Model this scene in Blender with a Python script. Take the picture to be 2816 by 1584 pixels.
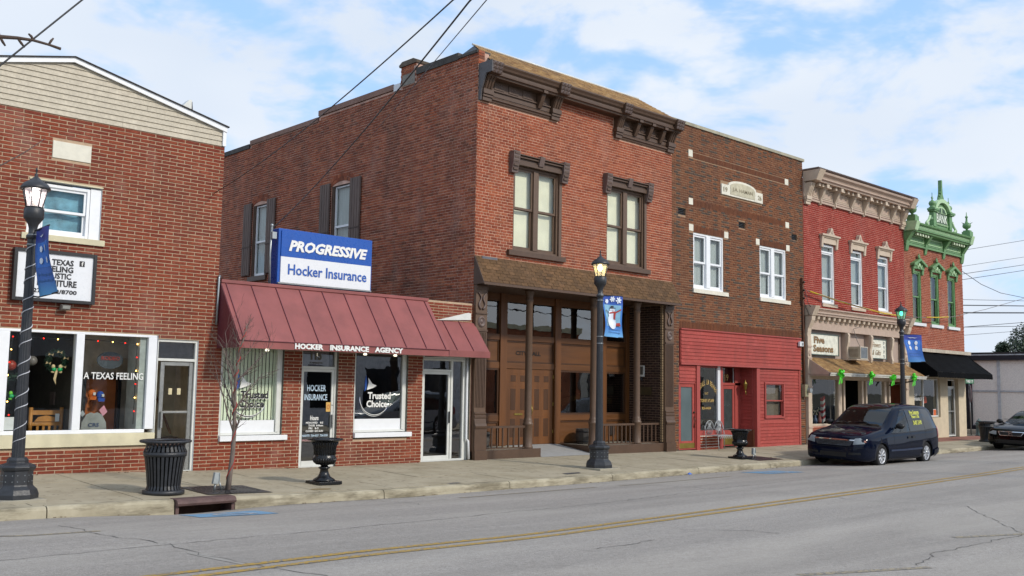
import bpy, bmesh, math, random
from math import sin, cos, pi, sqrt, radians
from mathutils import Vector, Matrix, noise as mnoise
import numpy as np
random.seed(7)
sc = bpy.context.scene
for o in list(bpy.data.objects): bpy.data.objects.remove(o)
C = sc.collection

# ------------------------------------------------------------------ camera
YAW, PITCH, ROLL = 0.752965, 0.10075, -0.016083
fw = Vector((sin(YAW)*cos(PITCH), cos(YAW)*cos(PITCH), sin(PITCH)))
rt0 = Vector((cos(YAW), -sin(YAW), 0)); dn0 = fw.cross(rt0)
rt = rt0*cos(ROLL)+dn0*sin(ROLL); dn = -rt0*sin(ROLL)+dn0*cos(ROLL)
camd = bpy.data.cameras.new('camera'); cam = bpy.data.objects.new('camera', camd); C.objects.link(cam)
camd.sensor_width = 36; camd.lens = 18*1.92114; camd.clip_end = 3000; camd.clip_start = .05
M3 = Matrix((rt, -dn, -fw)).transposed()
cam.matrix_world = Matrix.Translation((0, -18, 1.737)) @ M3.to_4x4()
sc.camera = cam
sc.view_settings.view_transform = 'Standard'; sc.view_settings.look = 'None'
sc.view_settings.gamma = 1; sc.view_settings.use_curve_mapping = False
sc.view_settings.exposure = 0.42
sc.render.engine = 'CYCLES'

# ------------------------------------------------------------------ sun and sky
SUN_TO = Vector((0.26, -0.82, 0.58)).normalized()
sund = bpy.data.lights.new('sun', 'SUN'); sun = bpy.data.objects.new('sun', sund); C.objects.link(sun)
sund.energy = 2.0; sund.angle = radians(5); sund.color = (1, .93, .83)
sun.rotation_euler = SUN_TO.to_track_quat('Z', 'Y').to_euler()
wd = bpy.data.worlds.new("World"); sc.world = wd; wd.use_nodes = True
nt = wd.node_tree; N = nt.nodes; Lk = nt.links; N.clear()
def wn(t, **k):
    n = N.new(t)
    for a, b in k.items(): setattr(n, a, b)
    return n
sky = wn('ShaderNodeTexSky', sky_type='NISHITA', sun_disc=False)
sky.sun_elevation = math.asin(SUN_TO.z); sky.sun_rotation = math.atan2(SUN_TO.x, SUN_TO.y)
sky.air_density = 1.0; sky.dust_density = .6; sky.ozone_density = 1.6
tc = wn('ShaderNodeTexCoord'); mp = wn('ShaderNodeMapping'); mp.inputs['Scale'].default_value = (1, 1, 2.1)
mp.inputs['Rotation'].default_value = (0, 0, radians(0)); mp.inputs['Location'].default_value = (3.1, .6, 1.7)
n1 = wn('ShaderNodeTexNoise'); n1.inputs['Scale'].default_value = 7.5; n1.inputs['Detail'].default_value = 5; n1.inputs['Roughness'].default_value = .56
n1.inputs['Distortion'].default_value = .25
n2 = wn('ShaderNodeTexNoise'); n2.inputs['Scale'].default_value = 17; n2.inputs['Detail'].default_value = 4
r1 = wn('ShaderNodeValToRGB'); r1.color_ramp.elements[0].position = .34; r1.color_ramp.elements[1].position = .56
r1.color_ramp.interpolation = 'EASE'
mx = wn('ShaderNodeMath', operation='ADD'); ms = wn('ShaderNodeMath', operation='MULTIPLY'); ms.inputs[1].default_value = .32
ms0 = wn('ShaderNodeMath', operation='SUBTRACT'); ms0.inputs[1].default_value = .5
Lk.new(tc.outputs['Generated'], mp.inputs[0]); Lk.new(mp.outputs[0], n1.inputs['Vector']); Lk.new(mp.outputs[0], n2.inputs['Vector'])
Lk.new(n2.outputs[0], ms0.inputs[0]); Lk.new(ms0.outputs[0], ms.inputs[0])
Lk.new(n1.outputs[0], mx.inputs[0]); Lk.new(ms.outputs[0], mx.inputs[1]); Lk.new(mx.outputs[0], r1.inputs[0])
n3 = wn('ShaderNodeTexNoise'); n3.inputs['Scale'].default_value = 2.2; n3.inputs['Detail'].default_value = 3
Lk.new(mp.outputs[0], n3.inputs['Vector'])
r3 = wn('ShaderNodeValToRGB'); r3.color_ramp.elements[0].position = .35; r3.color_ramp.elements[1].position = .65
r3.color_ramp.elements[0].color = (5.3, 5.95, 6.9, 1); r3.color_ramp.elements[1].color = (6.7, 7.05, 7.5, 1)
Lk.new(n3.outputs[0], r3.inputs[0])
sk = wn('ShaderNodeVectorMath', operation='MULTIPLY'); sk.inputs[1].default_value = (.55, .5, .5)
add = wn('ShaderNodeVectorMath', operation='ADD'); add.inputs[1].default_value = (2.3, 3.8, 6.1)
Lk.new(sky.outputs[0], sk.inputs[0]); Lk.new(sk.outputs[0], add.inputs[0])
mixc = wn('ShaderNodeMix', data_type='RGBA'); mixc.inputs[0].default_value = 1
cl = wn('ShaderNodeMath', operation='MULTIPLY'); cl.inputs[1].default_value = .93
Lk.new(r1.outputs[0], cl.inputs[0]); Lk.new(cl.outputs[0], mixc.inputs[0])
Lk.new(add.outputs[0], mixc.inputs[6]); Lk.new(r3.outputs[0], mixc.inputs[7])
bg = wn('ShaderNodeBackground'); bg.inputs[1].default_value = .1; wo = wn('ShaderNodeOutputWorld')
Lk.new(mixc.outputs[2], bg.inputs[0]); Lk.new(bg.outputs[0], wo.inputs[0])

# ------------------------------------------------------------------ materials
MATS = {}
def rgb(h):
    if isinstance(h, str):
        c = [int(h[i:i+2], 16)/255 for i in (0, 2, 4)]
        return tuple((x/12.92 if x <= .04045 else ((x+.055)/1.055)**2.4) for x in c)
    return h
def base_mat(name):
    m = bpy.data.materials.new(name); m.use_nodes = True
    t = m.node_tree; b = t.nodes['Principled BSDF']
    MATS[name] = m
    return m, t, b
def nd(t, ty, **k):
    n = t.nodes.new(ty)
    for a, b in k.items(): setattr(n, a, b)
    return n
def pos(t, scale=(1, 1, 1)):
    g_ = nd(t, 'ShaderNodeNewGeometry'); m = nd(t, 'ShaderNodeMapping'); m.inputs['Scale'].default_value = scale
    t.links.new(g_.outputs['Position'], m.inputs[0]); return m.outputs[0]
def noise(t, vec, s, d=4, r=.55):
    n = nd(t, 'ShaderNodeTexNoise'); n.inputs['Scale'].default_value = s; n.inputs['Detail'].default_value = d
    n.inputs['Roughness'].default_value = r; t.links.new(vec, n.inputs['Vector']); return n.outputs[0]
def ramp(t, fac, stops, interp='LINEAR'):
    r = nd(t, 'ShaderNodeValToRGB'); e = r.color_ramp; e.interpolation = interp
    while len(e.elements) < len(stops): e.elements.new(.5)
    for el, (p, c) in zip(e.elements, stops): el.position = p; el.color = (*c, 1) if len(c) == 3 else c
    t.links.new(fac, r.inputs[0]); return r.outputs[0]
def mixrgb(t, fac, a, b, mode='MIX'):
    m = nd(t, 'ShaderNodeMix', data_type='RGBA', blend_type=mode)
    for s, v in ((m.inputs[0], fac), (m.inputs[6], a), (m.inputs[7], b)):
        if hasattr(v, 'is_linked'): t.links.new(v, s)
        elif isinstance(v, (int, float)): s.default_value = v
        else: s.default_value = (*v, 1)
    return m.outputs[2]
def bump(t, b, h, strength=.3, dist=.01):
    n = nd(t, 'ShaderNodeBump'); n.inputs['Strength'].default_value = strength; n.inputs['Distance'].default_value = dist
    t.links.new(h, n.inputs['Height']); t.links.new(n.outputs[0], b.inputs['Normal'])
def mat(name, col, rough=.6, metal=0, var=.18, ns=6, stain=.0, bmp=.15, bs=60, coat=0, spec=.5, emit=None, stretch=(1, 1, 1)):
    """plain surface: colour with mottling, fine relief and optional larger stains"""
    if name in MATS: return MATS[name]
    m, t, b = base_mat(name); c = rgb(col); v = pos(t, stretch)
    n = noise(t, v, ns, 5)
    lo = tuple(x*(1-var) for x in c); hi = tuple(min(1, x*(1+var)) for x in c)
    o = ramp(t, n, [(.3, lo), (.7, hi)])
    if stain:
        s = noise(t, v, 1.3, 6, .65)
        o = mixrgb(t, ramp(t, s, [(.45, (0, 0, 0)), (.75, (stain,)*3)]), o, tuple(x*.45 for x in c))
    t.links.new(o, b.inputs['Base Color'])
    rr = ramp(t, noise(t, v, ns*3, 3), [(.3, (max(0, rough-.08),)*3), (.7, (min(1, rough+.08),)*3)])
    t.links.new(rr, b.inputs['Roughness'])
    b.inputs['Metallic'].default_value = metal; b.inputs['Specular IOR Level'].default_value = spec
    if coat: b.inputs['Coat Weight'].default_value = coat; b.inputs['Coat Roughness'].default_value = .04
    if bmp: bump(t, b, noise(t, v, bs, 4), bmp, .01)
    if emit: b.inputs['Emission Color'].default_value = (*rgb(emit[0]), 1); b.inputs['Emission Strength'].default_value = emit[1]
    return m
def brick_mat(name, cols, grime=.35, gcol=(.05, .035, .03), eff=.0, wash=None):
    """fired clay: every brick its own colour, speckle and soot"""
    m, t, b = base_mat(name); v = pos(t)
    oi = nd(t, 'ShaderNodeObjectInfo'); ge = nd(t, 'ShaderNodeNewGeometry')
    a = nd(t, 'ShaderNodeMath', operation='ADD'); t.links.new(oi.outputs['Random'], a.inputs[0]); t.links.new(ge.outputs['Random Per Island'], a.inputs[1])
    f = nd(t, 'ShaderNodeMath', operation='FRACT'); t.links.new(a.outputs[0], f.inputs[0])
    k = len(cols)
    o = ramp(t, f.outputs[0], [(i/max(1, k-1), rgb(c)) for i, c in enumerate(cols)])
    o = mixrgb(t, ramp(t, noise(t, v, 25, 4), [(.35, (0, 0, 0)), (.75, (.5, .5, .5))]), o, tuple(x*.6 for x in rgb(cols[0])))
    g_ = noise(t, v, .7, 7, .62)
    o = mixrgb(t, ramp(t, g_, [(.44, (0, 0, 0)), (.64, (grime,)*3)]), o, gcol)
    if eff:
        e = noise(t, pos(t, (1, 1, .55)), 1.1, 6, .6)
        o = mixrgb(t, ramp(t, e, [(.55, (0, 0, 0)), (.78, (eff,)*3)]), o, (.55, .42, .36))
    if wash:
        e = noise(t, pos(t, (1, 1, .5)), 2.3, 7, .7)
        o = mixrgb(t, ramp(t, e, [(.50, (0, 0, 0)), (.62, (1, 1, 1))]), o, mixrgb(t, .5, o, rgb(wash)))
    st = noise(t, pos(t, (3.2, 3.2, .22)), 1.4, 6, .6)
    o = mixrgb(t, ramp(t, st, [(.50, (0, 0, 0)), (.78, (grime*1.2,)*3)]), o, (.07, .05, .04))
    o = mixrgb(t, ramp(t, noise(t, v, 3.3, 5, .7), [(.52, (0, 0, 0)), (.75, (.30, .30, .30))]), o, tuple(min(1, x*1.7+.03) for x in rgb(cols[-1])))
    t.links.new(o, b.inputs['Base Color']); b.inputs['Roughness'].default_value = .85; b.inputs['Specular IOR Level'].default_value = .25
    bump(t, b, noise(t, v, 90, 5), .35, .008)
    return m
def glass_mat(name, tint=(.75, .78, .76), refl=1.6, rough=.0, wav=.0):
    m = bpy.data.materials.new(name); m.use_nodes = True; t = m.node_tree; t.nodes.clear(); MATS[name] = m
    tr = nd(t, 'ShaderNodeBsdfTransparent'); tr.inputs[0].default_value = (*tint, 1)
    gl = nd(t, 'ShaderNodeBsdfGlossy'); gl.inputs['Roughness'].default_value = rough
    fr = nd(t, 'ShaderNodeFresnel'); fr.inputs['IOR'].default_value = refl
    mx_ = nd(t, 'ShaderNodeMixShader'); o = nd(t, 'ShaderNodeOutputMaterial')
    if wav:
        bp = nd(t, 'ShaderNodeBump'); bp.inputs['Strength'].default_value = wav; bp.inputs['Distance'].default_value = .02
        t.links.new(noise(t, pos(t), 1.6, 2), bp.inputs['Height']); t.links.new(bp.outputs[0], gl.inputs['Normal']); t.links.new(bp.outputs[0], fr.inputs['Normal'])
    ge = nd(t, 'ShaderNodeNewGeometry'); inv = nd(t, 'ShaderNodeMath', operation='SUBTRACT'); inv.inputs[0].default_value = 1; t.links.new(ge.outputs['Backfacing'], inv.inputs[1])
    ml = nd(t, 'ShaderNodeMath', operation='MULTIPLY'); t.links.new(fr.outputs[0], ml.inputs[0]); t.links.new(inv.outputs[0], ml.inputs[1])
    t.links.new(ml.outputs[0], mx_.inputs[0]); t.links.new(tr.outputs[0], mx_.inputs[1]); t.links.new(gl.outputs[0], mx_.inputs[2])
    t.links.new(mx_.outputs[0], o.inputs[0]); return m

def frosted_mat(name, col, emit=None, clear=.45):
    m = bpy.data.materials.new(name); m.use_nodes = True; t = m.node_tree; b = t.nodes['Principled BSDF']; o = t.nodes['Material Output']; MATS[name] = m
    b.inputs['Base Color'].default_value = (*rgb(col), 1); b.inputs['Roughness'].default_value = .35
    if emit: b.inputs['Emission Color'].default_value = (*rgb(emit[0]), 1); b.inputs['Emission Strength'].default_value = emit[1]
    tr = nd(t, 'ShaderNodeBsdfTransparent'); mx_ = nd(t, 'ShaderNodeMixShader'); mx_.inputs[0].default_value = 1-clear
    t.links.new(tr.outputs[0], mx_.inputs[1]); t.links.new(b.outputs[0], mx_.inputs[2]); t.links.new(mx_.outputs[0], o.inputs[0]); return m

# ------------------------------------------------------------------ mesh helpers
BASE = {}
def tag(o, label=None, cat=None, group=None, kind=None):
    if label: o['label'] = label
    if cat: o['category'] = cat
    if group: o['group'] = group
    if kind: o['kind'] = kind
    return o
def thing(name, label, cat, loc=(0, 0, 0), group=None):
    o = bpy.data.objects.new(name, None); C.objects.link(o); o.location = loc; o.empty_display_size = .2
    BASE[o] = Vector(loc); return tag(o, label, cat, group)
def circ(n, r=1, a0=0): return [(r*cos(a0+2*pi*i/n), r*sin(a0+2*pi*i/n)) for i in range(n)]
class MB:
    def __init__(s): s.v = []; s.f = []; s.mi = []; s.sm = []
    def add(s, vs, fs, m=0, smooth=False):
        b = len(s.v); s.v += [tuple(p) for p in vs]
        for f in fs: s.f.append(tuple(i+b for i in f)); s.mi.append(m); s.sm.append(smooth)
        return s
    def box(s, x0, x1, y0, y1, z0, z1, m=0):
        if x0 > x1: x0, x1 = x1, x0
        if y0 > y1: y0, y1 = y1, y0
        if z0 > z1: z0, z1 = z1, z0
        return s.hexa([(x0, y0, z0), (x1, y0, z0), (x1, y1, z0), (x0, y1, z0), (x0, y0, z1), (x1, y0, z1), (x1, y1, z1), (x0, y1, z1)], m)
    def hexa(s, p, m=0):
        return s.add(p, [(0, 3, 2, 1), (4, 5, 6, 7), (0, 1, 5, 4), (1, 2, 6, 5), (2, 3, 7, 6), (3, 0, 4, 7)], m)
    def prism(s, pts, ax, a, b, m=0, smooth=False):
        f = {'x': lambda p, c: (c, p[0], p[1]), 'y': lambda p, c: (p[0], c, p[1]), 'z': lambda p, c: (p[0], p[1], c)}[ax]
        n = len(pts)
        vs = [f(p, a) for p in pts]+[f(p, b) for p in pts]
        s.add(vs, [tuple(range(n)), tuple(range(2*n-1, n-1, -1))], m)
        s.add(vs, [(i, (i+1) % n, n+(i+1) % n, n+i) for i in range(n)], m, smooth); return s
    def quad(s, a, b, c, d, m=0): return s.add([a, b, c, d], [(0, 1, 2, 3)], m)
    def tube(s, pts, r, n=8, m=0, closed=False, smooth=True):
        pts = [Vector(p) for p in pts]; k = len(pts); rs = r if isinstance(r, (list, tuple)) else [r]*k
        vs = []; up = None
        for i, p in enumerate(pts):
            d = (pts[(i+1) % k]-pts[i-1]) if closed else (pts[min(i+1, k-1)]-pts[max(i-1, 0)])
            if d.length < 1e-9: d = Vector((0, 0, 1))
            d.normalize()
            if up is None: up = Vector((0, 0, 1)) if abs(d.z) < .9 else Vector((1, 0, 0))
            a = d.cross(up)
            if a.length < 1e-4: a = d.orthogonal()
            a.normalize(); b = a.cross(d).normalized(); up = b
            for c, q in circ(n): vs.append(p+(a*c+b*q)*rs[i])
        fs = []
        for i in range(k if closed else k-1):
            j = (i+1) % k
            for q in range(n): fs.append((i*n+q, i*n+(q+1) % n, j*n+(q+1) % n, j*n+q))
        s.add(vs, fs, m, smooth)
        if not closed: s.add([vs[i] for i in range(n)]+[vs[(k-1)*n+i] for i in range(n)], [tuple(range(n))[::-1], tuple(range(n, 2*n))], m)
        return s
    def lathe(s, prof, c=(0, 0, 0), n=24, m=0, smooth=True, a0=0, star=0):
        vs = []
        for r, z in prof:
            for i in range(n):
                a = a0+2*pi*i/n; q = r*(1-star*(i % 2))
                vs.append((c[0]+q*cos(a), c[1]+q*sin(a), c[2]+z))
        k = len(prof); fs = [(i*n+q, i*n+(q+1) % n, (i+1)*n+(q+1) % n, (i+1)*n+q) for i in range(k-1) for q in range(n)]
        s.add(vs, fs, m, smooth)
        s.add(vs[:n]+vs[-n:], [tuple(range(n))[::-1], tuple(range(n, 2*n))], m); return s
    def ball(s, c, r, nu=12, nv=7, m=0):
        r = r if isinstance(r, (list, tuple)) else (r, r, r)
        vs = []
        for j in range(nv+1):
            t = pi*j/nv
            for i in range(nu): vs.append((c[0]+r[0]*sin(t)*cos(2*pi*i/nu), c[1]+r[1]*sin(t)*sin(2*pi*i/nu), c[2]+r[2]*cos(t)))
        return s.add(vs, [(j*nu+i, j*nu+(i+1) % nu, (j+1)*nu+(i+1) % nu, (j+1)*nu+i) for j in range(nv) for i in range(nu)], m, True)
    def grid(s, fn, nu, nv, m=0, smooth=True):
        vs = [fn(i/nu, j/nv) for j in range(nv+1) for i in range(nu+1)]; w = nu+1
        return s.add(vs, [(j*w+i, j*w+i+1, (j+1)*w+i+1, (j+1)*w+i) for j in range(nv) for i in range(nu)], m, smooth)
    def build(s, name, ms, parent=None, bevel=0, kind=None, label=None, base=None, fix=True):
        me = bpy.data.meshes.new(name)
        b0 = Vector(base) if base is not None else (BASE.get(parent, Vector()) if parent is not None else Vector())
        vs = [(x-b0[0], y-b0[1], z-b0[2]) for x, y, z in s.v] if b0.length else s.v
        me.from_pydata(vs, [], s.f); me.polygons.foreach_set('material_index', s.mi); me.polygons.foreach_set('use_smooth', s.sm)
        for m in (ms if isinstance(ms, (list, tuple)) else [ms]): me.materials.append(m)
        if fix and len(s.f) < 60000:
            bm = bmesh.new(); bm.from_mesh(me)
            bmesh.ops.remove_doubles(bm, verts=bm.verts, dist=1e-5)
            bmesh.ops.recalc_face_normals(bm, faces=bm.faces); bm.to_mesh(me); bm.free()
        me.update()
        o = bpy.data.objects.new(name, me); C.objects.link(o)
        if parent is not None: o.parent = parent; BASE[o] = b0
        else:
            o.location = b0; BASE[o] = b0
        if bevel:
            md = o.modifiers.new('b', 'BEVEL'); md.width = bevel; md.segments = 2; md.limit_method = 'ANGLE'; md.angle_limit = radians(50)
        if kind: o['kind'] = kind
        if label: o['label'] = label
        return o
def dup(root, loc, label=None, group=None, rot=None):
    def rec(o, par):
        c = o.copy(); C.objects.link(c); c.parent = par
        for ch in [x for x in bpy.data.objects if x.parent is o]: rec(ch, c)
        return c
    r = rec(root, None); r.location = loc
    if label: r['label'] = label
    if group: r['group'] = group
    if rot is not None: r.rotation_euler = rot
    return r
def text(s, w, h, org, xd, m, parent, name='lettering', zd=(0, 0, 1), ext=.004, shear=0, bold=0, space=1, arc=0, base=None, sub=0):
    """lettering fitted to w x h with lower left corner org, running along xd"""
    cu = bpy.data.curves.new('t', 'FONT'); cu.body = s; cu.size = 1; cu.shear = shear; cu.offset = bold; cu.space_character = space; cu.resolution_u = 2
    cu.align_x = 'CENTER' if '\n' in s else 'LEFT'; cu.extrude = 0
    ob = bpy.data.objects.new('t', cu); C.objects.link(ob)
    me = bpy.data.meshes.new_from_object(ob); bpy.data.objects.remove(ob); bpy.data.curves.remove(cu)
    co = np.array([v.co[:] for v in me.vertices])
    if len(co) == 0: return None
    a, b = co.min(0), co.max(0); xd = Vector(xd).normalized(); zd = Vector(zd).normalized(); nrm = xd.cross(zd)
    b0 = BASE.get(parent, Vector()) if parent is not None else Vector()
    b0 = Vector(base) if base is not None else b0
    out = []
    for p in co:
        u = (p[0]-a[0])/(b[0]-a[0])*w; v = (p[1]-a[1])/(b[1]-a[1])*h
        if arc: v += arc*(1-((u/w-.5)*2)**2)
        out.append(Vector(org)+xd*u+zd*v+nrm*ext-b0)
    me2 = bpy.data.meshes.new(name); me2.from_pydata([tuple(p) for p in out], [], [tuple(p.vertices) for p in me.polygons]); me2.materials.append(m)
    bpy.data.meshes.remove(me)
    o = bpy.data.objects.new(name, me2); C.objects.link(o)
    if parent is not None: o.parent = parent; BASE[o] = b0
    return o
def raised(o, t):
    md = o.modifiers.new('s', 'SOLIDIFY'); md.thickness = t; md.offset = 0; return o

# ------------------------------------------------------------------ lie of the land
GX = [-60, 0, 5.8, 7.64, 8.63, 10.9, 14.1, 20, 24, 30, 44, 70, 400]; GZ = [.19, .17, .13, .09, .058, .015, .003, -.02, -.047, -.053, -.065, -.07, -.07]
YX = [-60, 4.1, 7.3, 10.3, 13.4, 16.5, 19.8, 23.2, 36.5, 47, 400]; YC = [-3.75, -3.88, -3.88, -3.8, -3.72, -3.68, -3.5, -3.36, -3.1, -2.95, -2.95]
g = lambda x: float(np.interp(x, GX, GZ)); yc = lambda x: float(np.interp(x, YX, YC))
dip = lambda x: .07*math.exp(-((x-6.6)/1.2)**2)
def road_z(x, y):
    c = yc(x); t = (c-y)/(9.2+c); s = 1-min(t, 1)
    return g(x)-.25+.17*(1-s*s)-dip(x)*s**4 if t < 1 else g(x)-.08-.01*(t-1)
def walk_z(x, y): return g(x)-.10*min(1, max(0, -y/-yc(x)))
# ------------------------------------------------------------------ palette
BR_L = brick_mat('brick orange red', ['743224', '7f3a28', '883f2a', '8b452e', '7a3727', '823c29', '8f4a33'], .25, eff=.22)
BR_C = brick_mat('brick old red', ['823e2a', '94492f', 'a2563b', '8b432b', 'a95f40', '9a4f33'], .25, eff=.22)
BR_S = brick_mat('brick weathered side wall', ['85452f', '9e563c', 'b06545', '8c4a34', 'b87352', '70412f', 'a85e41'], .38, eff=.28)
BR_M = brick_mat('brick brown', ['643c28', '74462e', '805034', '6a402c', '885636'], .3)
BR_MD = brick_mat('brick slate grey', ['463a33', '50433b', '5a4b41', '4a3d36'], .3)
BR_MS = brick_mat('brick soldier rust', ['683e2a', '74462c', '6a402a'], .3)
BR_R = brick_mat('brick painted crimson', ['8a2a20', '942f24', '8c2b21', '973024'], .14, eff=.1, wash='a8584a')
BR_G = brick_mat('brick rose red', ['8e4632', '9c553e', 'a86046', '944b34'], .25, eff=.3)
BR_D = brick_mat('brick dark umber', ['33231b', '3c2a20', '45302a', '2e2220'], .3)
BR_W = brick_mat('brick lower with worn whitewash', ['8a3c28', '9c4a30', 'a35538'], .1, eff=.8)
MO_L = mat('mortar cream', 'b39a80', .9, var=.14, ns=9, bmp=.4, bs=120)
MO_C = mat('mortar salmon', 'c9a088', .9, var=.2, ns=5, bmp=.4, bs=120)
MO_S = mat('mortar dull rose', 'c8a391', .9, var=.3, ns=3, stain=.5, bmp=.4, bs=120)
MO_M = mat('mortar brown', '96795f', .9, var=.2, ns=5, bmp=.4)
MO_R = mat('mortar painted red', 'c08476', .9, var=.3, ns=9, bmp=.4)
MO_G = mat('mortar pale pink', 'c2937f', .9, var=.2, ns=5, bmp=.4)
MO_D = mat('mortar tan', '7b6552', .9, var=.2, ns=5, bmp=.4)
MO_W = mat('mortar white', 'd8d2c4', .9, var=.1, bmp=.4)
WHITE = mat('white paint', 'd6d8da', .45, var=.04, bmp=.05)
WHITE2 = mat('white vinyl', 'e6e8ea', .35, var=.03, bmp=.03)
LIME = mat('limestone', 'cfc7a8', .8, var=.12, ns=3, stain=.35, bmp=.3)
LIMEW = mat('pale cast stone', 'dad6c6', .8, var=.07, ns=6, stain=.25, bmp=.3)
ALU = mat('brushed aluminium', '9a9b98', .35, .6, var=.08, bmp=.04)
ALUW = mat('painted aluminium', 'd2d3cd', .4, var=.06, bmp=.04)
BLACK = mat('black paint', '1c1d20', .45, var=.2, bmp=.05)
IRON = mat('charcoal cast iron', '2b2d31', .42, var=.25, ns=14, bmp=.25, bs=150)
IRONB = mat('black glossy cast iron', '121417', .25, var=.3, ns=10, bmp=.2, bs=120)
DARK = mat('dark interior', '191613', .9, var=.3)
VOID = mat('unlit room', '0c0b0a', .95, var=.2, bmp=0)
BROWN = mat('brown painted trim', '533e2f', .5, var=.12, ns=9, stain=.3, bmp=.2)
BROWNL = mat('brown painted wood', '5e4939', .5, var=.1, ns=9, bmp=.15)
WOOD = mat('varnished oak', '683f1a', .5, var=.28, ns=4, stain=.25, bmp=.15, stretch=(1, 1, .12))
WOODD = mat('varnished oak mouldings', '462a12', .5, var=.25, ns=4, bmp=.15, stretch=(1, 1, .12))
WOODH = mat('varnished oak rails', '5f3a18', .5, var=.28, ns=4, bmp=.15, stretch=(.12, 1, 1))
REDM = mat('brick red metal roofing', '8a4c49', .55, var=.13, ns=2, stain=.4, bmp=.25, bs=2.2)
REDMD = mat('dark red metal trim', '66323a', .45, var=.08, bmp=.05)
PINK = brick_mat('coral red siding', ['a04640', 'a74c45', 'ac514a', '9b423c', 'a94f47'], .22, gcol=(.12, .05, .05))
PINKD = mat('coral red trim', 'a0463f', .55, var=.06, bmp=.06)
BEIGE = brick_mat('beige vinyl siding', ['c0b7a5', 'c5bcaa', 'c2b9a7'], .08, gcol=(.3, .28, .24))
TAN = mat('tan painted wood', 'b39d8c', .55, var=.08, ns=6, stain=.2, bmp=.15)
TANL = mat('cream painted trim', 'c2b09b', .55, var=.07, ns=8, stain=.2, bmp=.15)
GREEN = mat('leaf green painted metal', '648d5b', .5, var=.2, ns=9, stain=.3, bmp=.15)
GREENL = mat('pale green painted relief', 'a9c79b', .5, var=.1, ns=9, bmp=.1)
CREAM = mat('cream stucco', 'c9bba0', .8, var=.08, ns=4, stain=.25, bmp=.3)
SHING = brick_mat('brown asphalt shingle', ['54402c', '664d33', '705438', '5c462f', '76583c'], .2)
SHTAN = brick_mat('tan cedar shingle', ['8a6a44', '9a794e', 'a68454', '7c5c3c', 'b09062'], .3)
SHEDGE = mat('dark roof edge', '2a2624', .8)
GLS = glass_mat('window glass', (.95, .97, .95), 1.55)
GLSD = glass_mat('plate glass', (.95, .96, .94), 1.6, wav=.05)
GLSK = glass_mat('tinted plate glass', (.6, .6, .6), 2.7, wav=.08)
CURT = mat('cream roller blind', 'efe8d2', .8, var=.07, ns=3, bmp=.05)
CURTG = mat('grey net curtain', 'a9aeb0', .85, var=.12, ns=5, bmp=.1, stretch=(3, 3, .3))
BLIND = mat('pale green vertical blind', 'e6ebd6', .7, var=.06, ns=3, bmp=.05)
BLUE = mat('royal blue sign face', '1d52a6', .3, var=.04, bmp=.02)
BLUET = mat('royal blue lettering', '2556a8', .4, bmp=0)
SIGNW = mat('white sign face', 'dfe1e4', .3, var=.02, bmp=.02)
TXTW = mat('white lettering', 'e4e4e0', .5, bmp=0, var=.04)
TXTK = mat('black lettering', '15151a', .5, bmp=0)
GOLD = mat('gold leaf lettering', 'c7a560', .35, .2, bmp=0)
CONC = mat('concrete', '9a9484', .85, var=.1, ns=3, stain=.3, bmp=.3)
BRASS = mat('brass', '9c8a48', .35, .7, var=.15)
STEEL = mat('galvanised steel', '9aa0a2', .4, .6, var=.15)
WIRE = mat('black cable', '1d1e22', .5, bmp=0)
YEL = mat('yellow cable sleeve', 'c9a81e', .5, bmp=0)

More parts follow.
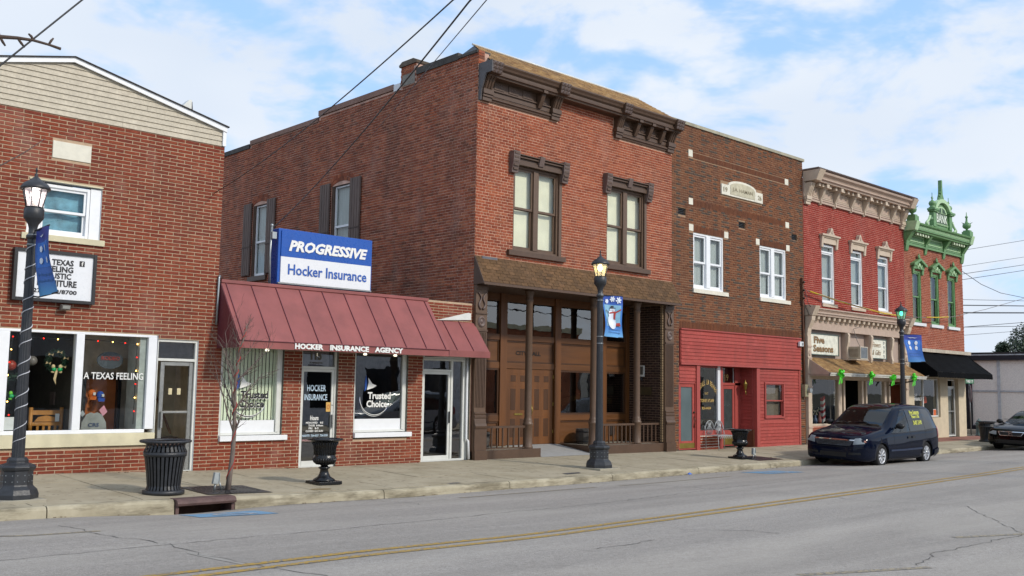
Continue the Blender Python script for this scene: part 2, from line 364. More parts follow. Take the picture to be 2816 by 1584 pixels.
# ------------------------------------------------------------------ walls of brick
UB = {}
def unit_brick(m):
    if m.name not in UB:
        mb = MB(); c = .04
        f = [(c, 0, c*2), (1-c, 0, c*2), (1-c, 0, 1-c*2), (c, 0, 1-c*2)]
        k = [(0, .35, 0), (1, .35, 0), (1, .35, 1), (0, .35, 1)]; b = [(0, 1, 0), (1, 1, 0), (1, 1, 1), (0, 1, 1)]
        mb.add(f+k+b, [(0, 1, 2, 3)]+[(i, (i+1) % 4, 4+(i+1) % 4, 4+i)[::-1] for i in range(4)]+[(4+i, 4+(i+1) % 4, 8+(i+1) % 4, 8+i)[::-1] for i in range(4)])
        o = mb.build('brick', m, fix=False); UB[m.name] = o.data; bpy.data.objects.remove(o)
    return UB[m.name]
def bricks(root, axis, c, u0, u1, z0, z1, holes, L, H, J, mats, top=None, hdr=6, nobj=300, proud=.009, soldier=(), pick=None, near=None):
    """lay courses of bricks on a wall; axis 'y': wall faces -y at y=c, 'x': wall faces -x at x=c"""
    rnd = random.Random(int(abs(u0*131+c*17+z0)*10)); out = []
    row = 0; z = z0
    def rows():
        nonlocal z, row
        while z < z1-.02:
            yield row, z; z += H; row += 1
    for r, zz in rows():
        head = hdr and r % hdr == hdr-1
        l = L/2 if head else L
        off = (L/2 if r % 2 else 0)+(L/4 if head else 0)+rnd.uniform(-.008, .008)
        u = u0-off
        cuts = [(a, b) for a, b, p, q in holes if p-H+J < zz < q-.012]+[(a, b) for a, b, p, q in soldier if p-.01 < zz+H/2 < q+.01]
        while u < u1:
            e = u+l-J
            segs = [(max(u, u0), min(e, u1))]
            for a, b in cuts:
                ns = []
                for s0, s1 in segs:
                    if s1 <= a or s0 >= b: ns.append((s0, s1)); continue
                    if s0 < a: ns.append((s0, a))
                    if s1 > b: ns.append((b, s1))
                segs = ns
            for s0, s1 in segs:
                if s1-s0 > .02 and (top is None or zz+H-J <= top((s0+s1)/2)):
                    zl = zz; zh = zz+H-J
                    out.append((s0, s1, zl+rnd.uniform(-.0012, .0012), zh+rnd.uniform(-.0012, .0012), pick(r, round((u-u0)/l), rnd) if pick else 0))
            u += l
    for a, b, p, q in soldier:
        n = max(1, round((b-a)/H)); w_ = (b-a)/n
        for i in range(n):
            k = max(1, round((q-p)/L)); hh = (q-p)/k
            for j in range(k): out.append((a+i*w_, a+(i+1)*w_-J*.7, p+j*hh, p+(j+1)*hh-J, 2 if len(mats) > 2 else 0))
    cx, cy_ = 0, -18
    def dist(b):
        u = (b[0]+b[1])/2; zc = (b[2]+b[3])/2
        if axis == 'y': d = (u*u+(c+18)**2)**.5; vis = (c+18)/d
        else: d = (c*c+(u+18)**2)**.5; vis = c/d
        if near: vis *= near(u, zc)
        return -(b[1]-b[0])*(b[3]-b[2])*vis/(d*d)*1e6 if (0 < zc) else 1
    out.sort(key=dist)
    mb = MB()
    cc = .05
    for i, (s0, s1, a, b, k) in enumerate(out):
        pr = proud+rnd.uniform(-.002, .0025)
        if i < nobj:
            o = bpy.data.objects.new('brick', unit_brick(mats[k])); C.objects.link(o); o.parent = root
            B0 = BASE[root]
            if axis == 'y': o.location = (s0-B0.x, c-pr-B0.y, a-B0.z); o.scale = (s1-s0, pr+.02, b-a)
            else: o.location = (c-pr-B0.x, s1-B0.y, a-B0.z); o.rotation_euler = (0, 0, -pi/2); o.scale = (s1-s0, pr+.02, b-a)
        else:
            e = .004; P = lambda u, d, z_: (u, c-d, z_) if axis == 'y' else (c-d, u, z_)
            if axis == 'y': U0, U1 = s0, s1
            else: U0, U1 = s1, s0
            s_ = 1 if axis == 'y' else -1
            f = [P(U0+e*s_, pr, a+e), P(U1-e*s_, pr, a+e), P(U1-e*s_, pr, b-e), P(U0+e*s_, pr, b-e)]
            q = [P(U0, -.02, a), P(U1, -.02, a), P(U1, -.02, b), P(U0, -.02, b)]
            mb.add(f+q, [(0, 1, 2, 3)]+[(i_, 4+i_, 4+(i_+1) % 4, (i_+1) % 4) for i_ in range(4)], k)
    if mb.f: mb.build('brickwork', mats, root, kind='stuff', fix=False)
def wall(root, axis, c, u0, u1, z0, z1, holes, depth, m, mrev=None, top=None, name='wall'):
    """mortar bed with openings and their reveals; top is a polyline [(u,z)]"""
    mb = MB(); P = (lambda u, d, z_: (u, c+d, z_)) if axis == 'y' else (lambda u, d, z_: (c+d, u, z_))
    us = sorted(set([u0, u1]+[h[0] for h in holes]+[h[1] for h in holes])); zs = sorted(set([z0, z1]+[h[2] for h in holes]+[h[3] for h in holes]))
    us = [u for u in us if u0 <= u <= u1]; zs = [z_ for z_ in zs if z0 <= z_ <= z1]
    for a, b in zip(us, us[1:]):
        for p, q in zip(zs, zs[1:]):
            um, zm = (a+b)/2, (p+q)/2
            if any(h[0] < um < h[1] and h[2] < zm < h[3] for h in holes): continue
            mb.quad(P(a, 0, p), P(b, 0, p), P(b, 0, q), P(a, 0, q))
    for a, b, p, q in holes:
        mb.quad(P(a, 0, p), P(a, depth, p), P(a, depth, q), P(a, 0, q), 1); mb.quad(P(b, 0, p), P(b, depth, p), P(b, depth, q), P(b, 0, q), 1)
        mb.quad(P(a, 0, q), P(b, 0, q), P(b, depth, q), P(a, depth, q), 1); mb.quad(P(a, 0, p), P(b, 0, p), P(b, depth, p), P(a, depth, p), 1)
    return mb.build(name, [m, mrev or m], root, fix=False)
def shell(root, x0, x1, y0, y1, z0, z1, mside, mroof, left=True, right=True, roof=True, name='rear_wall'):
    mb = MB()
    if left: mb.quad((x0, y0, z0), (x0, y1, z0), (x0, y1, z1), (x0, y0, z1))
    if right: mb.quad((x1, y0, z0), (x1, y1, z0), (x1, y1, z1), (x1, y0, z1))
    mb.quad((x0, y1, z0), (x1, y1, z0), (x1, y1, z1), (x0, y1, z1)); mb.build(name, mside, root, fix=False)
    if roof: MB().box(x0+.02, x1-.02, y0+.25, y1-.02, z1-.3, z1-.1).build('roof', mroof, root)

def room(root, x0, x1, y0, y1, z0, z1, m=None, mback=None, floor=None, name='room'):
    """the inside seen through a shop window"""
    mb = MB(); m = m or DARK
    mb.quad((x0, y1, z0), (x1, y1, z0), (x1, y1, z1), (x0, y1, z1), 1)
    mb.quad((x0, y0, z0), (x0, y1, z0), (x0, y1, z1), (x0, y0, z1)); mb.quad((x1, y0, z0), (x1, y1, z0), (x1, y1, z1), (x1, y0, z1))
    mb.quad((x0, y0, z0), (x1, y0, z0), (x1, y1, z0), (x0, y1, z0), 2); mb.quad((x0, y0, z1), (x1, y0, z1), (x1, y1, z1), (x0, y1, z1))
    return mb.build(name, [m, mback or m, floor or m], root, fix=False)

def frame(mb, x0, x1, z0, z1, y, w, d, m=0, wb=None):
    wb = wb or w
    mb.box(x0, x0+w, y, y+d, z0, z1, m); mb.box(x1-w, x1, y, y+d, z0, z1, m)
    mb.box(x0+w, x1-w, y, y+d, z1-w, z1, m); mb.box(x0+w, x1-w, y, y+d, z0, z0+wb, m)
def sash_window(root, x0, x1, z0, z1, y, rail, fm, gm, back, units=1, jamb=.07, mull=.12, sw=.045, transom=None, name='window', backname='curtain'):
    """double hung window: frame > sash, pane, curtain; y is the outer face of the frame"""
    mb = MB(); frame(mb, x0, x1, z0, z1, y, jamb, .13)
    W = (x1-x0-2*jamb-(units-1)*mull)/units
    cells = []
    for i in range(units):
        a = x0+jamb+i*(W+mull); cells.append((a, a+W))
        if i: mb.box(a-mull, a, y-.012, y+.12, z0+jamb, z1-jamb)
    zt = z1-jamb
    if transom: mb.box(x0+jamb, x1-jamb, y+.002, y+.11, transom-.03, transom+.03)
    fr = mb.build(name, fm, root, bevel=.004)
    for a, b in cells:
        zl = z0+jamb; ztop = (transom-.03) if transom else zt
        s = MB(); frame(s, a, b, rail-.02, ztop, y+.03, sw, .035); s.build('sash', fm, fr)
        s = MB(); frame(s, a, b, zl, rail+.02, y+.068, sw, .035, wb=sw*1.4); s.build('sash', fm, fr)
        p = MB(); p.box(a+sw, b-sw, y+.048, y+.052, rail+.02, ztop-sw); p.build('pane', gm, fr)
        p = MB(); p.box(a+sw, b-sw, y+.084, y+.088, zl+sw*1.4, rail-.02); p.build('pane', gm, fr)
        if transom:
            p = MB(); p.box(a+.01, b-.01, y+.05, y+.054, transom+.03, zt); p.build('pane', gm, fr)
    if back is not None:
        c_ = MB(); n = 24; X0, X1 = x0+jamb*.6, x1-jamb*.6
        c_.grid(lambda u, v: (X0+(X1-X0)*u, y+.17+.012*sin(u*60)+.006*sin(v*3+u*9), z0+.03+(z1-z0-.06)*v), 60 if back is CURTG else 8, 2)
        c_.build(backname, back, fr, fix=False)
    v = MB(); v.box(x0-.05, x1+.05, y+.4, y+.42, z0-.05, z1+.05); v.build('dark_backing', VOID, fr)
    return fr
def glazing(root, x0, x1, z0, z1, y, m=None, parent=None):
    p = MB(); p.box(x0, x1, y, y+.006, z0, z1); return p.build('pane', m or GLSD, parent or root)
# ================================================================== SETTING
def asphalt():
    m, t, b = base_mat('worn asphalt'); v = pos(t)
    agg = noise(t, v, 110, 3, .7); fine = noise(t, v, 38, 4, .6)
    o = ramp(t, agg, [(.32, rgb('625e59')), (.5, rgb('9e9892')), (.68, rgb('cac4bb'))])
    o = mixrgb(t, ramp(t, fine, [(.35, (0, 0, 0)), (.62, (.6, .6, .6))]), o, rgb('a59f97'))
    pit = noise(t, v, 55, 2, .5); o = mixrgb(t, ramp(t, pit, [(.60, (0, 0, 0)), (.68, (.7, .7, .7))]), o, rgb('55514d'))
    oil = noise(t, pos(t, (.35, 1.0, 1)), 2.6, 6, .75); o = mixrgb(t, ramp(t, oil, [(.60, (0, 0, 0)), (.74, (.45, .45, .45))]), o, rgb('605c58'))
    o = mixrgb(t, ramp(t, noise(t, v, 14, 3, .8), [(.35, (.45, .45, .45)), (.6, (0, 0, 0))]), o, rgb('7a746d'))
    lane = noise(t, pos(t, (.05, 1.05, 1)), 1.25, 5, .6)
    o = mixrgb(t, ramp(t, lane, [(.36, (.42, .42, .42)), (.62, (0, 0, 0))]), o, rgb('75706a'))
    pat = noise(t, pos(t, (.25, .8, 1)), .9, 6, .62)
    o = mixrgb(t, ramp(t, pat, [(.45, (0, 0, 0)), (.75, (.5, .5, .5))]), o, rgb('b0aaa0'))
    t.links.new(o, b.inputs['Base Color']); b.inputs['Roughness'].default_value = .82; b.inputs['Specular IOR Level'].default_value = .3
    bump(t, b, agg, .5, .006); return m
def concrete_walk():
    m, t, b = base_mat('sidewalk concrete'); v = pos(t)
    o = ramp(t, noise(t, v, 2.2, 6, .6), [(.3, rgb('9d937e')), (.7, rgb('b5ab95'))])
    o = mixrgb(t, ramp(t, noise(t, v, 90, 3), [(.4, (0, 0, 0)), (.7, (.35, .35, .35))]), o, rgb('8a806a'))
    o = mixrgb(t, ramp(t, noise(t, v, .8, 7, .65), [(.5, (0, 0, 0)), (.75, (.7, .7, .7))]), o, rgb('857b62'))
    oi = nd(t, 'ShaderNodeObjectInfo'); o = mixrgb(t, ramp(t, oi.outputs['Random'], [(0, (0, 0, 0)), (1, (.22, .22, .22))]), o, rgb('968c77'))
    t.links.new(o, b.inputs['Base Color']); b.inputs['Roughness'].default_value = .88; b.inputs['Specular IOR Level'].default_value = .25
    gum = noise(t, v, 9, 2, .4); o = mixrgb(t, ramp(t, gum, [(.66, (0, 0, 0)), (.70, (.55, .55, .55))]), o, rgb('5e5646')); t.links.new(o, b.inputs['Base Color'])
    bump(t, b, noise(t, v, 120, 3), .3, .005); return m
def kerb_mat():
    m, t, b = base_mat('kerb concrete'); v = pos(t)
    o = ramp(t, noise(t, v, 3, 6, .6), [(.3, rgb('999079')), (.7, rgb('b3aa93'))])
    o = mixrgb(t, ramp(t, noise(t, pos(t, (.6, 1, 3)), 1.6, 7, .7), [(.46, (0, 0, 0)), (.62, (.85, .85, .85))]), o, rgb('6b6350'))
    t.links.new(o, b.inputs['Base Color']); b.inputs['Roughness'].default_value = .9
    bump(t, b, noise(t, v, 70, 4), .5, .008); return m
ASPH = asphalt(); WALK = concrete_walk(); KERB = kerb_mat()
def paint_mat(name, col, wear=.5):
    """road paint worn through to the asphalt in flecks"""
    m, t, b = base_mat(name); v = pos(t)
    o = ramp(t, noise(t, v, 12, 5), [(.3, tuple(x*.8 for x in rgb(col))), (.7, rgb(col))])
    o = mixrgb(t, ramp(t, noise(t, v, 22, 7, .75), [(wear, (0, 0, 0)), (wear+.07, (1, 1, 1))]), o, rgb('6d6a68'))
    t.links.new(o, b.inputs['Base Color']); b.inputs['Roughness'].default_value = .75; bump(t, b, noise(t, v, 110, 3), .4, .006); return m
RYEL = paint_mat('worn yellow road paint', 'b08e3c', .50); RYEL2 = paint_mat('faded yellow road paint', 'a2957a', .47)
RBLU = paint_mat('faded blue road paint', '6d98b8', .56); RWHT = paint_mat('faded white road paint', 'b9bcc0', .52)
RCRK = mat('crack filler and dirt', '5a5753', .95, bmp=.3)

def strip_grid(name, xs, fy0, fy1, ny, fz, m, dz=0, parent=None, kind='structure'):
    mb = MB(); vs = []
    for x in xs:
        a, b = fy0(x), fy1(x)
        for j in range(ny+1):
            y = a+(b-a)*j/ny; vs.append((x, y, fz(x, y)+dz))
    w_ = ny+1; fs = [(i*w_+j, (i+1)*w_+j, (i+1)*w_+j+1, i*w_+j+1) for i in range(len(xs)-1) for j in range(ny)]
    mb.add(vs, fs, 0, True); o = mb.build(name, m, parent, fix=False)
    if kind and parent is None: o['kind'] = kind
    return o
MB().add([(-900, -900, -.62), (1500, -900, -.62), (1500, 900, -.62), (-900, 900, -.62)], [(0, 1, 2, 3)]).build('ground', mat('bare ground', '6d6a5c', .95, var=.2, ns=.3), kind='structure')
xs = [-60+i*2 for i in range(30)]+[i*.4 for i in range(0, 160)]+[64+i*6 for i in range(60)]
road = strip_grid('road', xs, lambda x: -14.6, lambda x: yc(x)+.06, 40, road_z, ASPH)
# side street
MB().box(47.3, 50.4, -3, 60, -.25, -.185).build('side_street', ASPH, kind='structure')
MB().box(50.4, 90, -2.9, 60, -.3, -.09).build('far_sidewalk', WALK, kind='structure')
MB().box(-60, 120, -19.5, -14.55, -.5, -.06).build('near_sidewalk', WALK, kind='structure')
# sidewalk bed + slabs
walkbed = strip_grid('sidewalk', [x for x in xs if -30 <= x <= 47.2]+[47.3], lambda x: yc(x)+.02, lambda x: 1.6, 8, walk_z, mat('joint dirt', '5c5546', .95, bmp=.3), dz=-.012)
BASE[walkbed] = Vector()
PS = 1.52; x = -7.6; rnd = random.Random(3)
while x < 47:
    x1 = min(x+PS, 47.28)
    for j in range(3):
        fa = lambda X, t: (yc(X)+.17)*(1-t)+.0*t
        t0, t1 = j/3, (j+1)/3; e = .008
        pts = []
        for X, T in ((x+e, t0), (x1-e, t0), (x1-e, t1), (x+e, t1)):
            y = fa(X, T)+(e if T == t0 else -e if T < 1 else .0); pts.append((X, y, walk_z(X, y)))
        dz_ = rnd.uniform(-.003, .003); pts = [(p[0], p[1], p[2]+dz_) for p in pts]; mb = MB(); mb.hexa([(p[0], p[1], p[2]-.08) for p in pts]+pts); mb.build('slab', WALK, walkbed)
    x += PS
# kerb
kerb = thing('kerb', None, None, (0, 0, 0)); kerb['kind'] = 'structure'
kx = [-7.6, -4.5, -1.4, 1.68, 4.69, 6.48, 7.44, 10.31, 13.38, 16.48, 19.86, 23.23, 26.4, 29.5, 32.6, 35.7, 38.8, 41.9, 45.0, 47.3]
for a, b in zip(kx, kx[1:]):
    if (a, b) == (6.48, 7.44): continue
    mb = MB(); n = 6; e = .008
    X = [a+e+(b-a-2*e)*i/n for i in range(n+1)]; vs = []
    for q in X:
        y = yc(q); zt = walk_z(q, y)+.002
        vs += [(q, y-.05, road_z(q, y)-.12), (q, y-.03, zt-.05), (q, y-.012, zt-.018), (q, y+.02, zt), (q, y+.165, zt), (q, y+.165, zt-.3)]
    mb.add(vs, [(i*6+j, (i+1)*6+j, (i+1)*6+j+1, i*6+j+1) for i in range(n) for j in range(5)], 0, False)
    mb.add(vs[:6]+vs[-6:], [(0, 1, 2, 3, 4, 5), (11, 10, 9, 8, 7, 6)]); mb.build('kerb_stone', KERB, kerb)
# storm drain inlet
RUST = mat('rusted iron', '5a4440', .7, var=.25, ns=8, stain=.4, bmp=.4)
t = thing('storm_drain', 'rusty iron kerb inlet with an open mouth below the slatted bin', 'storm drain', (6.95, -3.9, .0))
yk = yc(6.95); zt = walk_z(6.95, yk)
mb = MB(); prof = [(yk-.10, zt-.085), (yk-.115, zt-.05), (yk-.10, zt-.015), (yk-.06, zt+.012), (yk+.17, zt+.014), (yk+.17, zt-.02), (yk-.03, zt-.03), (yk-.06, zt-.085)]
mb.prism(prof, 'x', 6.49, 7.43); mb.build('hood', RUST, t, bevel=.006)
mb = MB(); mb.box(6.49, 6.54, yk-.05, yk+.4, zt-.35, zt-.03); mb.box(7.38, 7.43, yk-.05, yk+.4, zt-.35, zt-.03); mb.build('cheek', RUST, t)
MB().box(6.49, 7.43, yk+.3, yk+.34, zt-.5, zt-.02).build('back_plate', mat('rusty brown iron', '4a3020', .8, var=.3), t)
# road paint and cracks, children of the road
BASE[road] = Vector()
def ribbon(name, pts, w, m, dz=.004, parent=road, fz=road_z, jag=0, step=.3, taper=False):
    P = []
    for (x0, y0), (x1, y1) in zip(pts, pts[1:]):
        n = max(1, int(math.hypot(x1-x0, y1-y0)/step))
        P += [(x0+(x1-x0)*i/n, y0+(y1-y0)*i/n) for i in range(n)]
    P.append(pts[-1]); r = random.Random(int(abs(pts[0][0]*100)+abs(pts[0][1]*10)))
    if jag: P = [(a+r.uniform(-jag, jag), b+r.uniform(-jag, jag)) for a, b in P]
    vs = []
    for i, (a, b) in enumerate(P):
        q = P[min(i+1, len(P)-1)]; p = P[max(i-1, 0)]; d = Vector((q[0]-p[0], q[1]-p[1])).normalized(); nn = (-d.y, d.x)
        ww = w*(r.uniform(.35, 1.2) if jag else 1)*(min(1, .15+3*min(i, len(P)-1-i)/len(P)) if taper else 1)
        for s in (-.5, .5):
            X, Y = a+nn[0]*ww*s, b+nn[1]*ww*s; vs.append((X, Y, fz(X, Y)+dz))
    mb = MB(); mb.add(vs, [(2*i, 2*i+2, 2*i+3, 2*i+1) for i in range(len(P)-1)])
    return mb.build(name, m, parent, fix=False)
cl = [(-20, -9.9), (4.1, -9.81), (7.8, -9.72), (10.8, -9.38), (13.9, -9.24), (19.35, -8.98), (27.1, -8.42), (47, -7.6), (200, -5)]
ribbon('centre_line', [(a, b+.04) for a, b in cl], .10, RYEL, .005, step=.4)
ribbon('centre_line', [(a, b+.27) for a, b in cl], .10, RYEL, .005, step=.4)
ribbon('parking_line', [(3.3, -5.9), (3.75, -6.2), (4.5, -6.3)], .1, RYEL2); ribbon('parking_line', [(12.9, -12.55), (14.6, -13.2)], .1, RYEL2)
ribbon('parking_line', [(8.75, -12.8), (10.4, -13.35)], .1, RYEL2); ribbon('parking_line', [(11.2, -4.8), (14.6, -4.9)], .1, RYEL2)
ribbon('parking_line', [(15.2, -5.0), (19.2, -4.9)], .08, RYEL2)
def parking_symbol(x, y, s, ang):
    mb = MB(); q = []
    R = lambda a, b: (x+s*(a*cos(ang)-b*sin(ang)), y+s*(a*sin(ang)+b*cos(ang)))
    n = 10
    vs = []
    for j in range(n+1):
        for i in range(n+1):
            X, Y = R(-.75+1.5*i/n, -.62+1.24*j/n); vs.append((X, Y, road_z(X, Y)+.005))
    mb.add(vs, [(j*(n+1)+i, j*(n+1)+i+1, (j+1)*(n+1)+i+1, (j+1)*(n+1)+i) for j in range(n) for i in range(n)]); mb.build('parking_symbol_ground', RBLU, road, fix=False)
    arc = [R(.05+.34*cos(a), -.12+.34*sin(a)) for a in [pi*.75+i*pi*1.25/14 for i in range(15)]]
    ribbon('parking_symbol', arc, .09*s, RWHT, .010, step=.05); ribbon('parking_symbol', [R(-.1, .42), R(-.02, .0), R(.25, -.02), R(.42, -.4)], .1*s, RWHT, .011, step=.1)
parking_symbol(6.75, -5.05, .74, -.12); parking_symbol(21.2, -4.72, .8, -.2)
for pts in ([(4.35, -5.3), (4.39, -6.0), (4.38, -6.81), (4.6, -7.9), (4.55, -8.74), (4.68, -9.64), (4.9, -10.4)],
            [(2.2, -8.0), (4.6, -7.95), (6.51, -7.91), (10.03, -7.38), (12.87, -7.25), (16, -6.9), (22, -6.5)],
            [(15.6, -3.8), (15.77, -6.18), (15.73, -7.13), (16.12, -8.67), (16.04, -9.69), (16.77, -11.12)],
            [(16.77, -11.12), (14.01, -13.0), (11.48, -12.95), (10.40, -13.2)], [(10.5, -10.1), (11.2, -10.6), (11.3, -11)],
            [(28.5, -3.5), (28.6, -6), (28.4, -8.3), (28.7, -11)], [(9.7, -3.9), (9.9, -5.1), (9.75, -5.6)], [(8.2, -10.6), (9.4, -10.5)]):
    ribbon('crack', pts, .014, RCRK, .004, jag=.04, step=.13, taper=False)
ribbon('patch', [(4.5, -8.6), (4.55, -8.95), (4.62, -9.5)], .10, mat('pale patching', '948f88', .9), .0035, jag=.03)
ribbon('gutter_dirt', [(8.1, yc(8.1)-.1), (9.3, yc(9.3)-.1), (11.2, yc(11)-.09)], .05, RCRK, .004, jag=.03)
ribbon('gutter_dirt', [(x_, yc(x_)-.09) for x_ in (13.6, 14.5, 16, 17.3)], .03, RCRK, .004, jag=.02)
ribbon('crack', [(17.3, -3.72), (18.9, -3.62), (20, -3.66), (21.5, -3.52)], .02, RCRK, .004, jag=.03)
# sidewalk covers
def patch(name, pts, m, parent=walkbed, dz=.004):
    mb = MB(); mb.add([(a, b, walk_z(a, b)+dz) for a, b in pts], [tuple(range(len(pts)))]); return mb.build(name, m, parent, fix=False)
patch('rust_stain', [(9.31+.2*a, -3.38+.1*b) for a, b in circ(14)], mat('rust stain', '7d6a45', .9))
patch('utility_cover', [(12.0, -3.6), (12.3, -3.56), (12.32, -3.42), (12.0, -3.46)], mat('grey iron cover', '6f6a62', .7))
patch('utility_cover', [(15.45, -3.33), (15.95, -3.27), (16.05, -3.1), (15.5, -3.12)], mat('dark iron cover', '4a4848', .7))
PAV = mat('red clay paving', '8a5c4e', .85, var=.2, ns=9)
mb = MB(); k = 0
for i in range(42):
    for j in range(5):
        a = 38.6+i*.205; b = -1.2+j*.235; mb.hexa([(a+p, b+q, walk_z(a+p, b+q)+r) for r in (-.03, .006) for p, q in ((0, 0), (.195, 0), (.195, .225), (0, .225))])
o = mb.build('paving_brick', PAV, walkbed, kind='stuff', fix=False)
# tree grates
def grate(name, label, cx, cy_, sx, sy):
    t = thing(name, label, 'tree grate', (cx, cy_, walk_z(cx, cy_)), 'tree grates in the sidewalk')
    rings = 9
    mb = MB(); zf = lambda X, Y: walk_z(X, Y)+.012
    # plate with a round hole, slotted rings proud of it
    n = 32; vs = []; sq = []
    for i in range(n):
        a = 2*pi*i/n; c_, s_ = cos(a), sin(a); k = 1/max(abs(c_), abs(s_)); sq.append((c_*k*sx, s_*k*sy))
        vs.append((cx+.17*c_, cy_+.17*s_, zf(cx, cy_)))
    vs += [(cx+p, cy_+q, zf(cx+p, cy_+q)) for p, q in sq]
    mb.add(vs, [(i, (i+1) % n, n+(i+1) % n, n+i) for i in range(n)]); mb.build('plate', IRON, t, fix=False)
    mb = MB()
    for r in (.24, .32, .40, .48):
        for i in range(36):
            a = 2*pi*i/36; da = .05
            P = lambda q, b: (cx+q*cos(b), cy_+q*sin(b), zf(cx+q*cos(b), cy_+q*sin(b))+.003)
            mb.quad(P(r, a), P(r+.055, a), P(r+.055, a+da), P(r, a+da))
    mb.build('slots', mat('grate slots', '0d0d0e', .9), t, fix=False, kind='stuff')
    MB().lathe([(.17, .0), (.168, -.1)], (cx, cy_, walk_z(cx, cy_)+.012), 24).build('soil', mat('soil', '1c1713', .95), t)
    return t
grate('tree_grate', 'square iron tree grate at the foot of the bare young tree', 7.73, -3.05, .56, .52)
grate('tree_grate', 'empty iron tree grate beside the urn near the red shopfront', 23.95, -2.5, .6, .5)
# ================================================================== LEFT STORE
B = thing('furniture_store', 'orange red brick gabled store with beige siding gable and festive shop windows', 'building', (6, 0, .12))
LX0, LX1 = 3.0, 8.95
zL = 6.42
hol = [(5.36, 6.61, 4.26, 5.21), (3.5, 7.80, .56, 2.60), (7.76, 8.60, -.1, 2.54), (5.70, 6.375, 5.64, 5.955)]
wall(B, 'y', 0, LX0, LX1, -.3, zL, hol[:3], .22, MO_L, WHITE2)
bricks(B, 'y', 0, LX0, LX1, -.22, zL, hol, .2935, .0677, .0112, [BR_L], hdr=0)
shell(B, LX0, LX1, .0, 14, -.3, 6.5, BR_S, SHEDGE, left=True, roof=False)
room(B, 3.2, 6.38, .25, 3.5, .1, 2.9, mat('shop side wall', '4a453c', .9), mat('shop back wall', '54503f', .9), mat('shop floor', '2c2118', .6)); room(B, 6.39, 7.74, .25, 1.25, .1, 2.9, mat('taupe shop partition', 'c4b9aa', .85), mat('taupe shop partition', 'c4b9aa'), mat('shop floor', '2c2118'))
# gable: planks one by one
pk = (5.97, 7.42); xr, zr = 8.90, 6.72; sl = (pk[1]-zr)/(xr-pk[0])
MB().prism([(LX0, zL-.02), (LX1-.03, zL-.02), (LX1-.03, zr), pk, (LX0, zr)], 'y', .03, .3).build('gable_wall', BEIGE, B)
zz = zL
while zz < pk[1]-.03:
    z1 = min(zz+.1, pk[1]-.01)
    f = lambda z_: (max(LX0, pk[0]-(pk[1]-z_)/sl), min(LX1-.03, pk[0]+(pk[1]-z_)/sl))
    a0, a1 = f(zz); b0, b1 = f(z1)
    if zz < zr: a0, a1 = LX0, LX1-.03
    cuts = [6.9] if abs(zz-zL) < .15 else [7.35] if abs(zz-6.82) < .05 else []
    ed = [a0]+cuts+[a1]; eb = [b0]+cuts+[b1]
    for (p, q), (r, s) in zip(zip(ed, ed[1:]), zip(eb, eb[1:])):
        mb = MB(); k = .002
        mb.add([(p+k, -.022, zz), (q-k, -.022, zz), (s-k, -.002, z1), (r+k, -.002, z1), (p+k, .03, zz), (q-k, .03, zz)], [(0, 1, 2, 3), (4, 5, 1, 0)])
        mb.build('siding_plank', BEIGE, B, fix=False)
    zz += .1
mb = MB()
for s in (-1, 1):
    e = (xr+.06, zr-.015) if s > 0 else (2*pk[0]-xr-.06, zr-.015)
    p = [(pk[0], pk[1]-.0), (e[0], e[1]), (e[0], e[1]+.10), (pk[0], pk[1]+.085)]
    mb.prism(p if s > 0 else p[::-1], 'y', -.07, -.03)
mb.build('gable_trim', WHITE2, B); MB().box(8.885, 8.955, -.05, .1, 6.42, 6.72).build('corner_trim', WHITE2, B)
mb = MB()
for s in (-1, 1):
    e = xr+.09 if s > 0 else 2*pk[0]-xr-.09
    mb.add([(pk[0], -.1, pk[1]+.105), (e, -.1, zr+.1), (e, 14, zr+.1), (pk[0], 14, pk[1]+.105), (pk[0], -.1, pk[1]+.085), (e, -.1, zr+.08), (e, 14, zr+.08), (pk[0], 14, pk[1]+.085)],
           [(0, 1, 2, 3), (4, 5, 6, 7), (0, 1, 5, 4), (1, 2, 6, 5)])
mb.build('roof', SHEDGE, B, fix=False)
mb = MB(); mb.prism([(8.02, 6.98), (8.36, 6.90), (8.36, 7.31), (8.31, 7.31)], 'y', .3, .5, 0); mb.tube([(8.38, .4, 7.30), (8.40, .4, 7.12), (8.50, .4, 7.02), (8.68, .4, 6.95)], .035, 8, 1)
mb.build('roof_vent', [ALUW, SHEDGE], B)
MB().box(5.705, 6.37, -.018, .1, 5.645, 5.95).build('plaque', LIMEW, B, bevel=.004)
# upper window
MB().box(5.28, 6.69, -.05, .2, 4.155, 4.262).build('sill', LIME, B, bevel=.006); MB().box(5.36, 6.62, -.02, .1, 5.212, 5.235).build('lintel', LIME, B)
MB().box(6.42, 6.608, .03, .1, 4.264, 5.19).build('side_panel', WHITE2, B); MB().box(5.362, 5.55, .03, .1, 4.264, 5.19).build('side_panel', WHITE2, B)
sash_window(B, 5.555, 6.415, 4.265, 5.17, .04, 4.705, WHITE2, GLS, mat('sky blue plastic sheet', '6c9fb8', .35, var=.5, ns=3, bmp=.6, bs=6), jamb=.05, sw=.045, backname='plastic_sheet')
